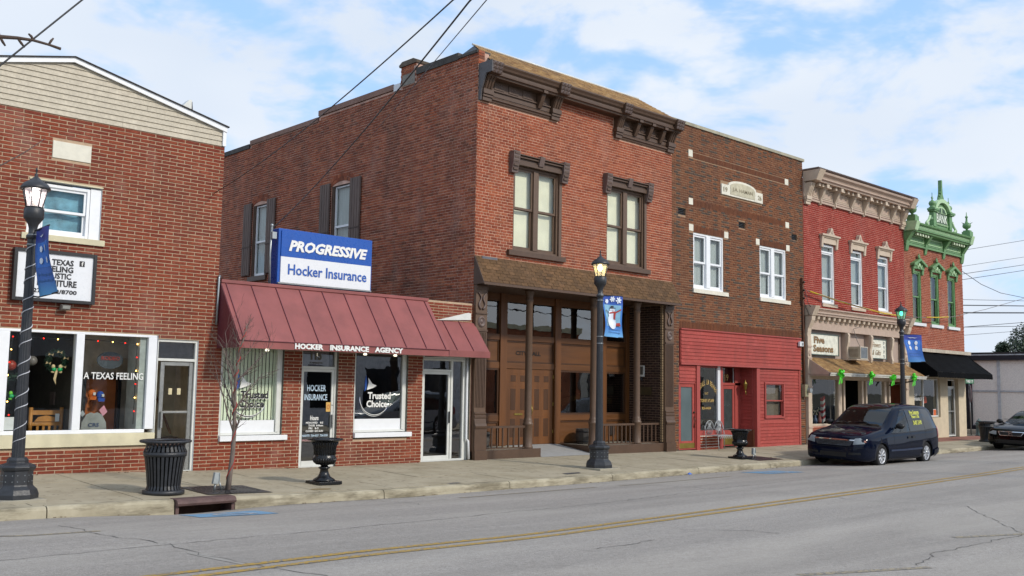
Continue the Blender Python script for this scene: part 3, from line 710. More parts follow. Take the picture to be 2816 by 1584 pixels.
# shop front
ZB, ZT = .80, 2.60
mb = MB(); mb.box(3.5, 7.78, .0, .14, ZT-.045, ZT); mb.box(3.5, 7.62, .0, .14, ZB, ZB+.065)
for a, b in ((3.86, 4.02), (5.05, 5.215), (6.315, 6.455), (7.62, 7.78)): mb.box(a, b, -.005, .15, ZB+.0655, ZT-.0455)
mb.build('window_frame', WHITE2, B, bevel=.006)
pane_r = None
for a, b in ((4.03, 5.04), (5.22, 6.31), (6.46, 7.615)):
    p = glazing(B, a, b, ZB+.07, ZT-.05, .06); pane_r = p
MB().box(7.49, 7.61, .075, .6, ZB+.07, ZT-.05).build('window_return', mat('pale grey board', 'a9b0ae', .7), B)
mb = MB(); mb.box(3.4, 7.80, -.06, .14, .575, .798); mb.build('stone_sill', LIME, B, bevel=.008)
text('A TEXAS FEELING', 1.08, .125, (6.49, .054, 1.765), (1, 0, 0), TXTW, B, bold=.012)
# entrance
mb = MB(); frame(mb, 7.782, 8.60, .03, 2.535, .03, .045, .1); mb.box(7.828, 8.554, .03, .13, 2.13, 2.18)
mb.build('door_frame', ALUW, B, bevel=.003)
glazing(B, 7.83, 8.552, 2.185, 2.488, .08, GLSK)
D_ = MB(); frame(D_, 7.90, 8.535, .06, 2.115, .06, .07, .045, wb=.16); D_.box(7.97, 8.465, .065, .1, 1.15, 1.19)
dr = D_.build('door', ALU, B, bevel=.003); glazing(B, 7.972, 8.463, .222, 2.043, .083, glass_mat('door glass', (.92, .92, .9), 1.5), dr)
MB().box(7.925, 7.96, -.0, .03, .88, 1.19).build('handle', ALU, dr)
mb = MB(); mb.box(8.08, 8.15, .079, .081, 1.5, 1.62); mb.box(8.25, 8.32, .079, .081, 1.5, 1.62); mb.build('notice', mat('cream paper', 'c9bd97', .7, bmp=0), dr)
room(B, 7.8, 8.85, .2, 1.5, .03, 2.5, mat('stair hall wall', 'd8ccba', .85), mat('stair hall end', 'c4b99c', .85), mat('stair carpet', '3a2c20', .9), 'stair_hall')
mb = MB()
for i in range(4): mb.box(8.45, 8.8, .5+i*.22, .72+i*.22, .03, .1+i*.18)
mb.build('stair', mat('stair treads', '57402c', .8), B); MB().tube([(8.35, .5, .75), (8.35, 1.4, 1.6)], .025, 8).build('handrail', WOOD, B)
# sign box
t = thing('store_sign', 'white framed black sign reading A TEXAS FEELING RUSTIC FURNITURE on orange brick', 'sign', (5.85, 0, 3.1))
mb = MB(); frame(mb, 5.165, 6.545, 3.085, 3.98, -.13, .055, .12); mb.box(5.165, 6.545, -.012, -.008, 3.085, 3.98); mb.build('frame', BLACK, t, bevel=.006)
MB().box(5.22, 6.49, -.10, -.02, 3.14, 3.925).build('face', SIGNW, t)
for s, a, b, c, d in (('A TEXAS', 5.66, 6.15, 3.735, .105), ('FEELING', 5.66, 6.15, 3.615, .105), ('RUSTIC', 5.72, 6.12, 3.495, .105), ('FURNITURE', 5.56, 6.22, 3.36, .115), ('270-402/8700', 5.50, 6.23, 3.235, .075)):
    text(s, b-a, d, (a, -.104, c), (1, 0, 0), TXTK, t, bold=.03)
mb = MB(); mb.prism([(5.37, 3.66), (5.44, 3.60), (5.50, 3.52), (5.55, 3.62), (5.64, 3.68), (5.60, 3.78), (5.50, 3.80), (5.49, 3.88), (5.43, 3.88), (5.43, 3.70), (5.37, 3.69)], 'y', -.108, -.102); mb.build('state_emblem', TXTK, t)
text('AT', .1, .06, (5.47, -.11, 3.68), (1, 0, 0), TXTW, t, bold=.02)
mb = MB(); mb.box(6.25, 6.34, -.105, -.101, 3.745, 3.845); mb.build('badge', TXTK, t, bevel=.002); text('f', .035, .075, (6.28, -.109, 3.755), (1, 0, 0), TXTW, t, bold=.03)
t = thing('floodlight', 'small grey floodlight under the black framed store sign', 'lamp', (6.04, 0, 3.0))
mb = MB(); mb.hexa([(5.97, -.16, 2.965), (6.12, -.16, 2.965), (6.12, -.05, 2.955), (5.97, -.05, 2.955), (5.97, -.19, 3.04), (6.12, -.19, 3.04), (6.12, -.06, 3.06), (5.97, -.06, 3.06)]); mb.tube([(6.045, -.06, 3.03), (6.045, 0, 3.05)], .018); mb.build('housing', mat('grey enamel', '6f6b66', .5), t, bevel=.004)
MB().quad((5.985, -.178, 2.98), (6.105, -.178, 2.98), (6.105, -.192, 3.03), (5.985, -.192, 3.03)).build('lens', mat('lamp lens', '9a9a96', .2), t)
# display behind the panes
def bulbs(name, label, pts, grp):
    t = thing(name, label, 'string lights', pts[0], grp)
    mb = MB(); mb.tube(pts, .006, 5); mb.build('cord', WIRE, t)
    W_ = mat('glowing warm bulb', 'ffdca0', .4, bmp=0, emit=('ffc060', 9)); R_ = mat('glowing red bulb', 'ff2020', .4, bmp=0, emit=('ff2010', 3))
    P = []
    for (a, b) in zip(pts, pts[1:]):
        n = max(1, int((Vector(b)-Vector(a)).length/.22)); P += [Vector(a).lerp(Vector(b), i/n) for i in range(n)]
    for i, p in enumerate(P):
        mb = MB(); mb.ball((p[0], p[1]-.015, p[2]-.012), .012, 8, 5); mb.build('bulb', R_ if i % 2 else W_, t)
bulbs('string_lights', 'string of red and warm bulbs along the top of the right shop pane', [(6.47, .14, 2.47), (7.0, .14, 2.46), (7.46, .14, 2.44), (7.46, .14, 1.7), (7.46, .14, .95)], 'string lights in the shop window')
bulbs('string_lights', 'string of red and warm bulbs round the wreath pane', [(5.35, .14, .92), (5.24, .14, 1.6), (5.3, .14, 2.48), (5.8, .14, 2.47), (6.28, .14, 2.46)], 'string lights in the shop window')
def wreath(name, label, c, R, leaf, bow, tail=None):
    t = thing(name, label, 'wreath', c); r = random.Random(5); mb = MB()
    for i in range(260):
        a = r.uniform(0, 2*pi); b = r.uniform(0, 2*pi); q = R+.05*cos(b); p = Vector((c[0]+q*cos(a), c[1]+.04*sin(b), c[2]+q*sin(a)))
        d = Vector((r.uniform(-1, 1), r.uniform(-1, .6), r.uniform(-1, 1))).normalized()*.05; e = d.orthogonal().normalized()*.012
        mb.add([p-d*.3-e, p+d, p-d*.3+e], [(0, 1, 2)])
    mb.tube([(c[0]+R*cos(a), c[1], c[2]+R*sin(a)) for a in [i*pi/12 for i in range(24)]], .03, 6, closed=True)
    mb.build('garland', leaf, t, fix=False)
    for i in range(6 if tail else 0):
        a = -pi/2+(i+.5)*pi/3+.3; mb = MB(); x_, z_ = c[0]+R*cos(a), c[2]+R*sin(a)
        mb.add([(x_, c[1]-.06, z_), (x_-.04, c[1]-.08, z_+.03), (x_-.045, c[1]-.05, z_-.02), (x_+.04, c[1]-.08, z_+.02), (x_+.04, c[1]-.05, z_-.03)], [(0, 1, 2), (0, 3, 4)]); mb.build('ribbon', bow[0], t, fix=False)
    mb = MB(); z_ = c[2]-R
    for s in (-1, 1):
        mb.ball((c[0]+s*.05, c[1]-.07, z_), (.045, .025, .035), 8, 5, 1); mb.ball((c[0]+s*.06, c[1]-.05, z_+.05), (.035, .02, .04), 8, 5, 0); mb.ball((c[0]+s*.065, c[1]-.05, z_-.045), (.035, .02, .02), 8, 5, 0)
    if tail: mb.add([(c[0]-.02, c[1]-.06, z_), (c[0]+.02, c[1]-.06, z_), (c[0]-.01, c[1]-.07, z_-.18), (c[0]-.05, c[1]-.06, z_-.17), (c[0]+.0, c[1]-.06, z_-.27)], [(0, 1, 2, 3), (3, 2, 4)])
    mb.build('bow', list(bow), t)
LEAF = mat('dark fir green', '12301f', .8, var=.5, bmp=0); BOWT = mat('beige satin ribbon', 'cdb48c', .4, bmp=0); BOWG = mat('emerald ribbon', '14a060', .3, bmp=0); BOWL = mat('lime ribbon', '6fd03a', .35, bmp=0)
wreath('wreath', 'dark fir wreath with beige and emerald ribbons hanging in the shop window', (6.09, .3, 2.08), .155, LEAF, (BOWT, BOWG), True)
wreath('wreath', 'lower fir wreath with bright green bow half behind the lamp post', (5.45, .4, 1.62), .17, LEAF, (BOWL, BOWG))
t = thing('hanging_ball', 'pale grey round ornament hanging beside the lamp post', 'ornament', (5.72, .4, 2.07)); MB().ball((5.72, .4, 2.07), .085, 20, 12).build('ball', mat('pearl ornament', '6e6a68', .4), t); MB().tube([(5.72, .4, 2.15), (5.72, .4, 2.55)], .003, 4).build('string', WIRE, t)
t = thing('hanging_ball', 'rust orange round ornament hanging left of the lamp post', 'ornament', (5.36, .35, 1.98)); MB().ball((5.36, .35, 1.98), .09, 20, 12).build('ball', mat('rust ornament', '8a2c18', .4), t); MB().tube([(5.36, .35, 2.07), (5.36, .35, 2.55)], .003, 4).build('string', WIRE, t)
OAK = mat('golden log wood', 'a8712c', .5, var=.25, ns=4, bmp=.1)
t = thing('log_chair', 'golden log chair behind the left shop pane', 'chair', (6.0, .6, .5))
for x_ in (5.80, 6.32): MB().tube([(x_, .55, .6), (x_, .55, 1.25)], .035, 8).build('post', OAK, t)
MB().box(5.8, 6.32, .52, .57, 1.12, 1.2).build('top_rail', OAK, t); MB().box(5.8, 6.32, .52, .57, .93, .99).build('rail', OAK, t)
for i in range(4): MB().box(5.9+i*.1, 5.94+i*.1, .53, .56, .6, .93).build('slat', OAK, t)
mb = MB(); mb.prism([(5.86, 1.0), (6.26, 1.0), (6.2, 1.08), (6.06, 1.11), (5.92, 1.08)], 'y', .53, .56); mb.build('carved_panel', OAK, t); MB().box(6.2, 6.27, .5, .505, 1.0, 1.14).build('price_tag', WHITE, t)
t = thing('shaded_lamp', 'lamp with pinkish square shade in the dark of the left shop pane', 'lamp', (6.5, 1.2, .3)); MB().box(6.35, 6.62, 1.1, 1.3, 1.28, 1.52).build('shade', mat('dusty pink shade', '6b5a52', .8), t); MB().tube([(6.48, 1.2, .3), (6.48, 1.2, 1.3)], .02).build('stand', BLACK, t)
t = thing('display_cupboard', 'brown display cupboard with dark frame behind the lettered pane', 'cupboard', (7.3, 1.1, .3))
mb = MB(); mb.box(6.88, 7.52, 1.15, 1.2, .4, 1.78); mb.build('back_board', mat('warm brown board', 'a85c28', .6), t)
mb = MB(); frame(mb, 6.84, 7.56, .4, 1.84, 1.02, .06, .12); mb.build('frame', BLACK, t)
for x_, m_, lab, z_ in ((6.98, mat('orange cloth', 'c4621c', .8), 'orange cap hanging on the brown board', 1.49), (7.14, mat('blue cloth', '1f4fb0', .8), 'blue cap hanging on the brown board', 1.46)):
    t = thing('cap', lab, 'cap', (x_, .95, z_)); mb = MB(); mb.ball((x_, .95, z_), (.075, .06, .085), 14, 8); mb.prism([(x_-.07, z_-.05), (x_+.07, z_-.05), (x_+.05, z_-.11), (x_-.05, z_-.11)], 'y', .87, .9); mb.build('crown', m_, t)
    MB().box(x_+.0, x_+.045, .865, .87, z_-.02, z_+.03).build('tag', WHITE, t)
t = thing('sweatshirt', 'grey printed sweatshirt hung at the bottom of the lettered pane', 'clothing', (6.85, .45, .9))
mb = MB(); mb.prism([(6.62, .80), (6.64, .98), (6.72, 1.12), (6.80, 1.16), (6.86, 1.14), (6.92, 1.16), (7.0, 1.12), (7.08, .98), (7.10, .80)], 'y', .43, .48); mb.build('fabric', mat('heather grey cloth', '8f9290', .9), t, bevel=.01)
text('CRS', .2, .07, (6.75, .425, .9), (1, 0, 0), mat('navy print', '3a4a6a', .8), t, bold=.03)
t = thing('card', 'pink patterned card stuck above the sweatshirt', 'card', (7.03, .5, 1.2)); MB().prism([(6.97, 1.2), (7.04, 1.09), (7.12, 1.17), (7.05, 1.29)], 'y', .5, .504).build('sheet', mat('pink print', 'cf8fa0', .7), t)
t = thing('card', 'small grey patterned card left of the sweatshirt', 'card', (6.67, .5, 1.15)); MB().prism([(6.62, 1.15), (6.67, 1.08), (6.72, 1.13), (6.67, 1.2)], 'y', .5, .504).build('sheet', mat('grey print', '9aa0a6', .7), t)
t = thing('oval_plaque', 'dark oval plaque with red lettering in the lettered shop pane', 'plaque', (7.12, .5, 2.1)); MB().prism([(7.12+.24*a, 2.12+.16*b) for a, b in circ(28)], 'y', .5, .53).build('disc', mat('slate blue oval', '3c4650', .5), t)
text('RODEO', .34, .075, (6.95, .49, 2.12), (1, 0, 0), mat('red print', '9c3028', .6), t, bold=.02)
t = thing('paper_notice', 'white paper notice taped in the lower left of the wreath pane', 'notice', (5.27, .1, 1.0)); MB().box(5.22, 5.39, .085, .089, .88, 1.1).build('sheet', WHITE, t)

# ================================================================== INSURANCE OFFICE
B = thing('insurance_office', 'low orange brick insurance office under a dark red metal awning', 'building', (12, 0, 0))
H0, H1, HT = 8.95, 15.55, 3.74
hol = [(9.09, 10.48, .595, 2.62), (10.90, 11.80, -.1, 2.62), (12.22, 13.67, .575, 2.62), (14.09, 15.54, -.1, 2.62)]
wall(B, 'y', 0, H0, H1, -.3, HT, hol, .16, MO_L, mat('grey reveal', '77756c', .7))
bricks(B, 'y', 0, H0, 15.54, -.22, HT-.02, hol, .2935, .0677, .0112, [BR_L], hdr=0, near=lambda u, z: 1 if z < 2.5 else .3)
shell(B, H0, H1, 0, 9, -.3, HT, BR_S, SHEDGE, left=False)
room(B, 9.0, 15.5, .6, 4.5, 0, 2.8, mat('dim office wall', '5c5650', .9), mat('dim office wall', '5c5650'), DARK)
MB().box(9.1, 15.5, .5, .52, 2.3, 2.8).build('ceiling_drop', mat('grey ceiling', '6b675f', .9), B)
# window with blinds, window with dark glass
for k, (a, b) in enumerate(((9.10, 10.47), (12.23, 13.66))):
    mb = MB(); frame(mb, a, b-.0, .71, 2.61, .05, .05, .09); mb.box(b-.12, b-.05, .03, .14, .76, 2.56); fr = mb.build('window_frame', ALUW, B, bevel=.003)
    MB().box(a+.03, b-.14, .055, .09, .745, 1.0).build('apron_panel', WHITE2, B)
    MB().box(a-.0, b+.11, -.07, .12, .60, .70).build('sill', WHITE2, B, bevel=.004)
    glazing(B, a+.05, b-.12, 1.005, 2.56, .075, GLS if k == 0 else GLSK, fr)
    if k == 0:
        for i in range(15):
            mb = MB(); x_ = 9.17+i*.081; mb.add([(x_, .13, 1.0), (x_+.078, .155, 1.0), (x_+.078, .155, 2.55), (x_, .13, 2.55)], [(0, 1, 2, 3)]); mb.build('blind_slat', BLIND, fr, fix=False)
    # painted shop emblem: sail, wave and words
    ox = 9.54 if k == 0 else 12.60
    T1 = TXTK if k == 0 else TXTW; yy = .068
    MB().add([(ox-.0, yy, 1.63), (ox+.17, yy, 1.68), (ox+.26, yy, 1.73), (ox+.14, yy, 1.77), (ox+.03, yy, 1.90), (ox+.04, yy, 1.8)], [(0, 1, 2, 3, 4, 5)]).build('sail_emblem', TXTW, fr, fix=False)
    MB().add([(ox-.06, yy-.001, 1.6), (ox-.01, yy-.001, 1.66), (ox+.0, yy-.001, 1.8), (ox-.03, yy-.001, 1.96), (ox-.06, yy-.001, 1.8)], [(0, 1, 2, 3, 4)]).build('sail_emblem', BLUET, fr, fix=False)
    for r_, w_, m_ in ((.46, .04, TXTW), (.475, .016, BLUET)):
        mb = MB(); n = 24; vs = []
        for i in range(n+1):
            a_ = pi*(.98+i/n*.86); ww = w_*sin(pi*i/n)+.003; cx_, cz_ = ox+.22, 1.46
            vs += [(cx_+(r_*.86)*cos(a_), yy-.002, cz_+(r_*.8)*sin(a_)), (cx_+(r_*.86+ww)*cos(a_), yy-.002, cz_+(r_*.8+ww)*sin(a_))]
        mb.add(vs, [(2*i, 2*i+2, 2*i+3, 2*i+1) for i in range(n)]); mb.build('wave_emblem', m_, fr, fix=False)
    for dx, dz, m_ in ((.006, -.010, TXTW if k == 0 else TXTK), (0, 0, T1)):
        text('Trusted', .62, .155, (ox+.02+dx, yy-.004-(.003 if dx == 0 else 0), 1.43+dz), (1, 0, 0), m_, fr, bold=.035)
        text('Choice', .56, .155, (ox-.01+dx, yy-.004-(.003 if dx == 0 else 0), 1.25+dz), (1, 0, 0), m_, fr, bold=.035)
    text('R', .03, .035, (ox+.58, yy-.004, 1.37), (1, 0, 0), T1, fr)
# door 115
mb = MB(); frame(mb, 10.905, 11.795, .0, 2.61, .06, .045, .1); mb.box(10.951, 11.749, .06, .16, 2.06, 2.115); mb.build('door_frame', ALUW, B, bevel=.003)
glazing(B, 10.952, 11.748, 2.118, 2.56, .11, GLSK)
MB().box(10.955, 11.62, .112, .118, 2.12, 2.42).build('transom_panel', mat('frosted panel', '8d929c', .3), B)
text('115', .27, .19, (11.17, .104, 2.25), (1, 0, 0), mat('grey lettering', '5b5850', .5), B, bold=.05); text('W. MARKET ST.', .33, .04, (11.14, .104, 2.17), (1, 0, 0), mat('grey lettering', '5b5850', .5), B, bold=.03)
D_ = MB(); frame(D_, 10.95, 11.75, .01, 2.055, .08, .055, .05, wb=.13); dr = D_.build('door', ALUW, B, bevel=.003); glazing(B, 11.006, 11.694, .142, 1.998, .10, GLSK, dr)
MB().box(11.70, 11.735, .03, .07, .82, 1.1).build('handle', ALU, dr); MB().ball((11.72, .075, 1.3), .014).build('lock', ALU, dr)
LBL = mat('pale blue lettering', 'b9cfe0', .5, bmp=0)
text('HOCKER', .46, .135, (11.1, .094, 1.59), (1, 0, 0), LBL, dr, bold=.012); text('INSURANCE', .56, .13, (11.04, .094, 1.40), (1, 0, 0), LBL, dr, bold=.012)
text('Hours', .2, .1, (11.2, .094, .98), (1, 0, 0), TXTW, dr, bold=.03)
for i, (s, a, w_) in enumerate((('MON-WED    8-5', 11.1, .42), ('THURS  8-Noon', 11.16, .36), ('FRI   8-5', 11.17, .24), ('CLOSED  SAT-SUN', 11.1, .42))): text(s, w_, .042, (a, .094, .91-i*.058), (1, 0, 0), TXTW, dr, bold=.03)
text('NIGHTS  724-4357  724-5335', .62, .045, (11.02, .094, .64), (1, 0, 0), LBL, dr, bold=.03); text('OFFICE-CHECK, 724-0257 - 269-7809', .66, .045, (11.0, .094, .54), (1, 0, 0), mat('pink lettering', 'c99a98', .5, bmp=0), dr, bold=.03)
mb = MB(); mb.box(11.58, 11.69, .092, .096, 1.16, 1.36); mb.build('sticker', mat('yellow sticker', 'd2a75a', .5), dr)
MB().add([(11.635+.035*a, .09, 1.26+.05*b) for a, b in circ(16)]+[(11.635+.025*a, .09, 1.26+.037*b) for a, b in circ(16)], [(i, (i+1) % 16, 16+(i+1) % 16, 16+i) for i in range(16)]).build('sticker_ring', mat('orange print', 'c4582a', .5), dr, fix=False)
# glass door and side light at the right end
mb = MB(); frame(mb, 14.10, 15.40, .0, 2.38, .05, .045, .1); mb.box(14.985, 15.045, .05, .15, .045, 2.335); mb.box(14.146, 14.984, .05, .15, 2.08, 2.13); mb.box(15.40, 15.54, .08, .15, 0, 2.62); mb.box(14.10, 15.40, .06, .15, 2.38, 2.62); mb.build('door_frame', ALUW, B, bevel=.003)
glazing(B, 14.147, 14.984, 2.131, 2.334, .1, GLSK); glazing(B, 15.046, 15.354, .046, 2.334, .1, GLSK)
D_ = MB(); frame(D_, 14.15, 14.98, .01, 2.075, .07, .06, .05, wb=.12); dr = D_.build('door', ALUW, B, bevel=.003); glazing(B, 14.211, 14.919, .131, 2.014, .095, GLSK, dr)
MB().box(14.93, 14.955, .02, .05, .88, 1.15).build('handle', BLACK, dr); mb = MB(); mb.box(15.08, 15.2, .3, .32, .05, 1.3); mb.build('plywood_sheet', mat('plywood', 'a08858', .8), B)
MB().tube([(15.47, .04, 2.4), (15.47, .03, .5), (15.51, .0, .45), (15.52, -.02, .02)], .03, 8).build('downpipe', WHITE, B)
# awning
AW = thing('metal_awning', 'long dark red standing seam awning over the insurance office', 'awning', (11.6, 0, 2.5))
ax0, ax1 = 8.985, 14.15
seams = [9.08+i*.55 for i in range(10)]
ed = [ax0]+seams+[ax1]
sy = lambda t_: (-.04-.86*t_, 3.705-1.15*t_)
for a, b in zip(ed, ed[1:]):
    mb = MB(); y0, z0 = sy(0); y1, z1 = sy(1); k = .004
    mb.hexa([(a+k, y1, z1-.015), (b-k, y1, z1-.015), (b-k, y0, z0-.015), (a+k, y0, z0-.015), (a+k, y1, z1), (b-k, y1, z1), (b-k, y0, z0), (a+k, y0, z0)]); mb.build('roof_panel', REDM, AW, fix=False)
for a in seams:
    mb = MB(); mb.hexa([(a-.008, y1, z1), (a+.008, y1, z1), (a+.008, y0, z0), (a-.008, y0, z0), (a-.006, y1, z1+.032), (a+.006, y1, z1+.032), (a+.006, y0, z0+.032), (a-.006, y0, z0+.032)]); mb.build('seam', REDMD, AW, fix=False)
MB().box(ax0, ax1+.01, -.07, .02, 3.70, 3.765).build('ridge_cap', REDM, AW, bevel=.004)
mb = MB(); mb.box(ax0, 14.11, -.905, -.885, 2.405, 2.545); mb.build('fascia', REDM, AW); MB().box(ax0, 14.13, -.93, -.884, 2.545, 2.556).build('drip_edge', REDMD, AW)
MB().prism([(-.04, 3.70), (-.88, 2.55), (-.88, 2.41), (-.0, 2.41), (-.0, 3.70)], 'x', ax0-.01, ax0).build('end_panel', REDMD, AW)
MB().prism([(-.04, 3.70), (-.88, 2.55), (-.88, 2.41), (-.0, 2.41), (-.0, 3.70)], 'x', 14.14, 14.15).build('end_panel', REDMD, AW)
MB().box(ax0, 14.14, -.884, -.0, 2.43, 2.44).build('soffit', mat('pale soffit', '8f8a80', .7), AW)
for s, a, b in (('HOCKER', 10.17, 10.82), ('INSURANCE', 10.98, 11.93), ('AGENCY', 12.08, 12.82)):
    raised(text(s, b-a, .112, (a, -.915, 2.425), (1, 0, 0), TXTW, AW, bold=.045), .014)
for x_ in (9.62, 11.91, 12.69):
    t = thing('flood_bulb', 'white spotlight bulb under the awning, '+{9.62: 'leftmost of the three', 11.91: 'middle one below the word INSURANCE', 12.69: 'below the word AGENCY'}[x_], 'lamp', (x_, -.8, 2.37), 'spotlight bulbs under the awning')
    MB().lathe([(.02, .06), (.025, .02), (.042, -.01), (.03, -.03)], (x_, -.82, 2.39), 12).build('bulb', mat('lit bulb', 'f0eee6', .3, emit=('fff4d8', 1.2)), t); MB().tube([(x_, -.82, 2.44), (x_, -.82, 2.41)], .018).build('socket', BLACK, t)
AW = thing('metal_awning', 'short dark red metal awning over the right glass door', 'awning', (14.9, 0, 2.5))
yy0, zz0, yy1, zz1 = -.02, 3.27, -.60, 2.56
sx = [14.16, 14.22, 14.62, 15.12, 15.62]
for a, b in zip(sx, sx[1:]):
    mb = MB(); mb.hexa([(a, yy1, zz1-.015), (b-.006, yy1, zz1-.015), (b-.006, yy0, zz0-.015), (a, yy0, zz0-.015), (a, yy1, zz1), (b-.006, yy1, zz1), (b-.006, yy0, zz0), (a, yy0, zz0)]); mb.build('roof_panel', REDM, AW, fix=False)
for a in sx[1:4]:
    mb = MB(); mb.hexa([(a-.007, yy1, zz1), (a+.007, yy1, zz1), (a+.007, yy0, zz0), (a-.007, yy0, zz0), (a-.006, yy1, zz1+.03), (a+.006, yy1, zz1+.03), (a+.006, yy0, zz0+.03), (a-.006, yy0, zz0+.03)]); mb.build('seam', REDMD, AW, fix=False)
MB().box(14.16, 15.62, -.615, -.60, 2.42, 2.565).build('fascia', REDM, AW); MB().prism([(-.02, 3.265), (-.6, 2.555), (-.6, 2.42), (0, 2.42), (0, 3.265)], 'x', 15.605, 15.615).build('end_panel', REDMD, AW)
MB().box(14.16, 15.6, -.6, 0, 2.43, 2.44).build('soffit', mat('pale soffit', '8f8a80', .7), AW)
MB().prism([(14.45, 3.28), (15.5, 3.34), (15.5, 3.50), (15.42, 3.51)], 'y', -.03, .05).build('flashing', ALUW, AW)
t = thing('conduit', 'grey bent conduit pipe at the left end of the red awning', 'pipe', (8.92, -.05, 2.85)); MB().tube([(8.93, -.03, 2.86), (8.93, -.05, 3.3), (8.935, -.05, 3.78), (8.95, -.04, 3.83), (8.98, -.0, 3.82)], .022, 8).build('pipe', STEEL, t)
# illuminated box sign above the awning
t = thing('box_sign', 'blue and white box sign reading PROGRESSIVE Hocker Insurance above the red awning', 'sign', (11.5, .05, 3.75))
MB().box(10.27, 12.62, .06, .42, 3.79, 4.955).build('cabinet', BLUE, t, bevel=.01)
MB().box(10.33, 12.58, .035, .06, 4.37, 4.91).build('blue_face', BLUE, t); MB().box(10.33, 12.58, .035, .06, 3.83, 4.368).build('white_face', SIGNW, t)
MB().box(10.28, 12.61, .03, .06, 3.80, 3.828).build('bottom_rail', ALU, t)
raised(text('PROGRESSIVE', 1.97, .235, (10.50, .028, 4.495), (1, 0, 0), TXTW, t, shear=.25, bold=.045), .008)
text('Hocker Insurance', 1.97, .225, (10.50, .030, 4.0), (1, 0, 0), BLUET, t, bold=.018)
t = thing('service_mast', 'grey electric box and pipe beside the blue box sign', 'electric mast', (10.16, .1, 3.75)); MB().tube([(10.14, .12, 3.75), (10.12, .12, 4.4), (10.14, .12, 4.98)], .022, 8).build('pipe', STEEL, t)
MB().box(10.12, 10.22, .05, .15, 4.72, 4.86).build('junction_box', STEEL, t); MB().ball((10.14, .12, 5.0), .035).build('weather_cap', STEEL, t)
# ================================================================== CITY HALL
B = thing('city_hall', 'two storey red brick city hall with brown bracketed cornice and wooden entrance', 'building', (19.5, 0, 0))
X0, X1 = 15.6, 23.38; TOP = 9.42
hol = [(16.86, 18.52, 5.19, 7.42), (20.44, 22.08, 5.19, 7.42)]
wall(B, 'y', 0, X0, X1, 4.25, 9.75, hol, .16, MO_C, BROWN)
cl_ = hol+[(15.55, 18.45, 8.83, 9.9), (20.7, 23.5, 8.83, 9.9)]
bricks(B, 'y', 0, X0, X1, 4.3, 9.44, cl_, .212, .0725, .0105, [BR_C], hdr=6)
# side wall with stepped parapet
def ptop(y): return 10.08 if y < .8 else 10.1 if y < 3.15 else 9.82 if y < 7.3 else 9.66 if y < 11.52 else 9.56
sh = [(5.45, 6.45, 5.15, 7.52), (10.18, 11.12, 5.15, 7.52)]
mb = MB()
ys = [0, .8, 3.15, 7.3, 11.52, 19]
wh = [(h[0], h[1], h[2], h[3]) for h in sh]
side = wall(B, 'x', 15.6, 0, 19, -.3, 9.5, wh, .16, MO_S, BROWN)
for a, b in zip(ys, ys[1:]): mb.box(15.6, 15.95, a+.001, b-.001, 9.501, ptop((a+b)/2)-.02)
mb.build('parapet', MO_S, B)
def arch(y): # segmental heads cut into the courses
    return 0
bricks(B, 'x', 15.6, 0.0, 19, 3.3, 10.1, [(a-.02, b+.02, c, d+.18) for a, b, c, d in sh]+[(2.50, 3.15, 9.85, 12)], .212, .0725, .0105, [BR_S], top=lambda y: ptop(y)-.03, hdr=6)
for a, b, c, d in sh:   # arched soldier heads
    w_ = (b-a)/2; cy_ = (a+b)/2; R = 1.15; zc = d+.02-R+.10
    for r0 in (R, R+.115):
        n = 15
        for i in range(n):
            t0 = (-.5+i/n)*.93; t1 = (-.5+(i+.86)/n)*.93
            P = lambda r, t: (cy_+r*sin(t), zc+r*cos(t))
            mb = MB(); q = [P(r0, t0), P(r0, t1), P(r0+.105, t1), P(r0+.105, t0)]; mb.prism(q, 'x', 15.586, 15.64); mb.build('arch_brick', BR_S, B, fix=False)
    mb = MB(); pts = [(cy_+R*sin(t), zc+R*cos(t)) for t in [(-.5+i/10)*.9 for i in range(11)]]; mb.prism([(pts[0][0], d-.02)]+pts+[(pts[-1][0], d-.02)], 'x', 15.63, 15.70); mb.build('window_head', BROWN, B)
    # window facing -x
    y0, y1 = a+.1, b-.1
    fr = MB()
    for p, q, r, s in ((y0, y0+.05, c+.05, d), (y1-.05, y1, c+.05, d), (y0+.05, y1-.05, d-.06, d), (y0+.05, y1-.05, c+.05, c+.13), (y0+.05, y1-.05, 6.28, 6.34)): fr.box(15.66, 15.72, p, q, r, s)
    o = fr.build('window', WHITE2, B); MB().box(15.69, 15.695, y0+.05, y1-.05, c+.1, d-.05).build('pane', GLS, o); MB().box(15.76, 15.77, y0, y1, c, d).build('curtain', CURTG, o)
    mb = MB(); mb.box(15.61, 15.74, a, y0, c, d+.02); mb.box(15.61, 15.74, y1, b, c, d+.02); mb.build('casing', BROWN, o)
    MB().box(15.52, 15.7, a-.12, b+.1, c-.12, c+.03).build('sill', BROWN, B)
    for p, q in ((a-.55, a-.03), (b+.03, b+.55)):
        mb = MB(); mb.box(15.53, 15.56, p, q, c+.08, d+.1); s_ = mb.build('shutter', mat('weathered grey brown shutter', '6a5a52', .75, var=.2, ns=5, stain=.3, bmp=.3, stretch=(1, 1, .2)), B)
        for i in range(4): MB().box(15.518, 15.53, p+.02+i*.125, p+.125+i*.125, c+.1, d+.08).build('board', mat('weathered grey brown shutter', '6a5a52'), s_)
        mb = MB(); mb.box(15.508, 15.518, p+.01, q-.01, 6.15, 6.19); mb.build('hinge_bar', mat('rust bar', '4a3a32', .7), s_)
shell(B, X0, X1, .0, 19, -.3, 9.4, BR_S, mat('grey roof membrane', '5a6064', .7, stain=.3), left=False)
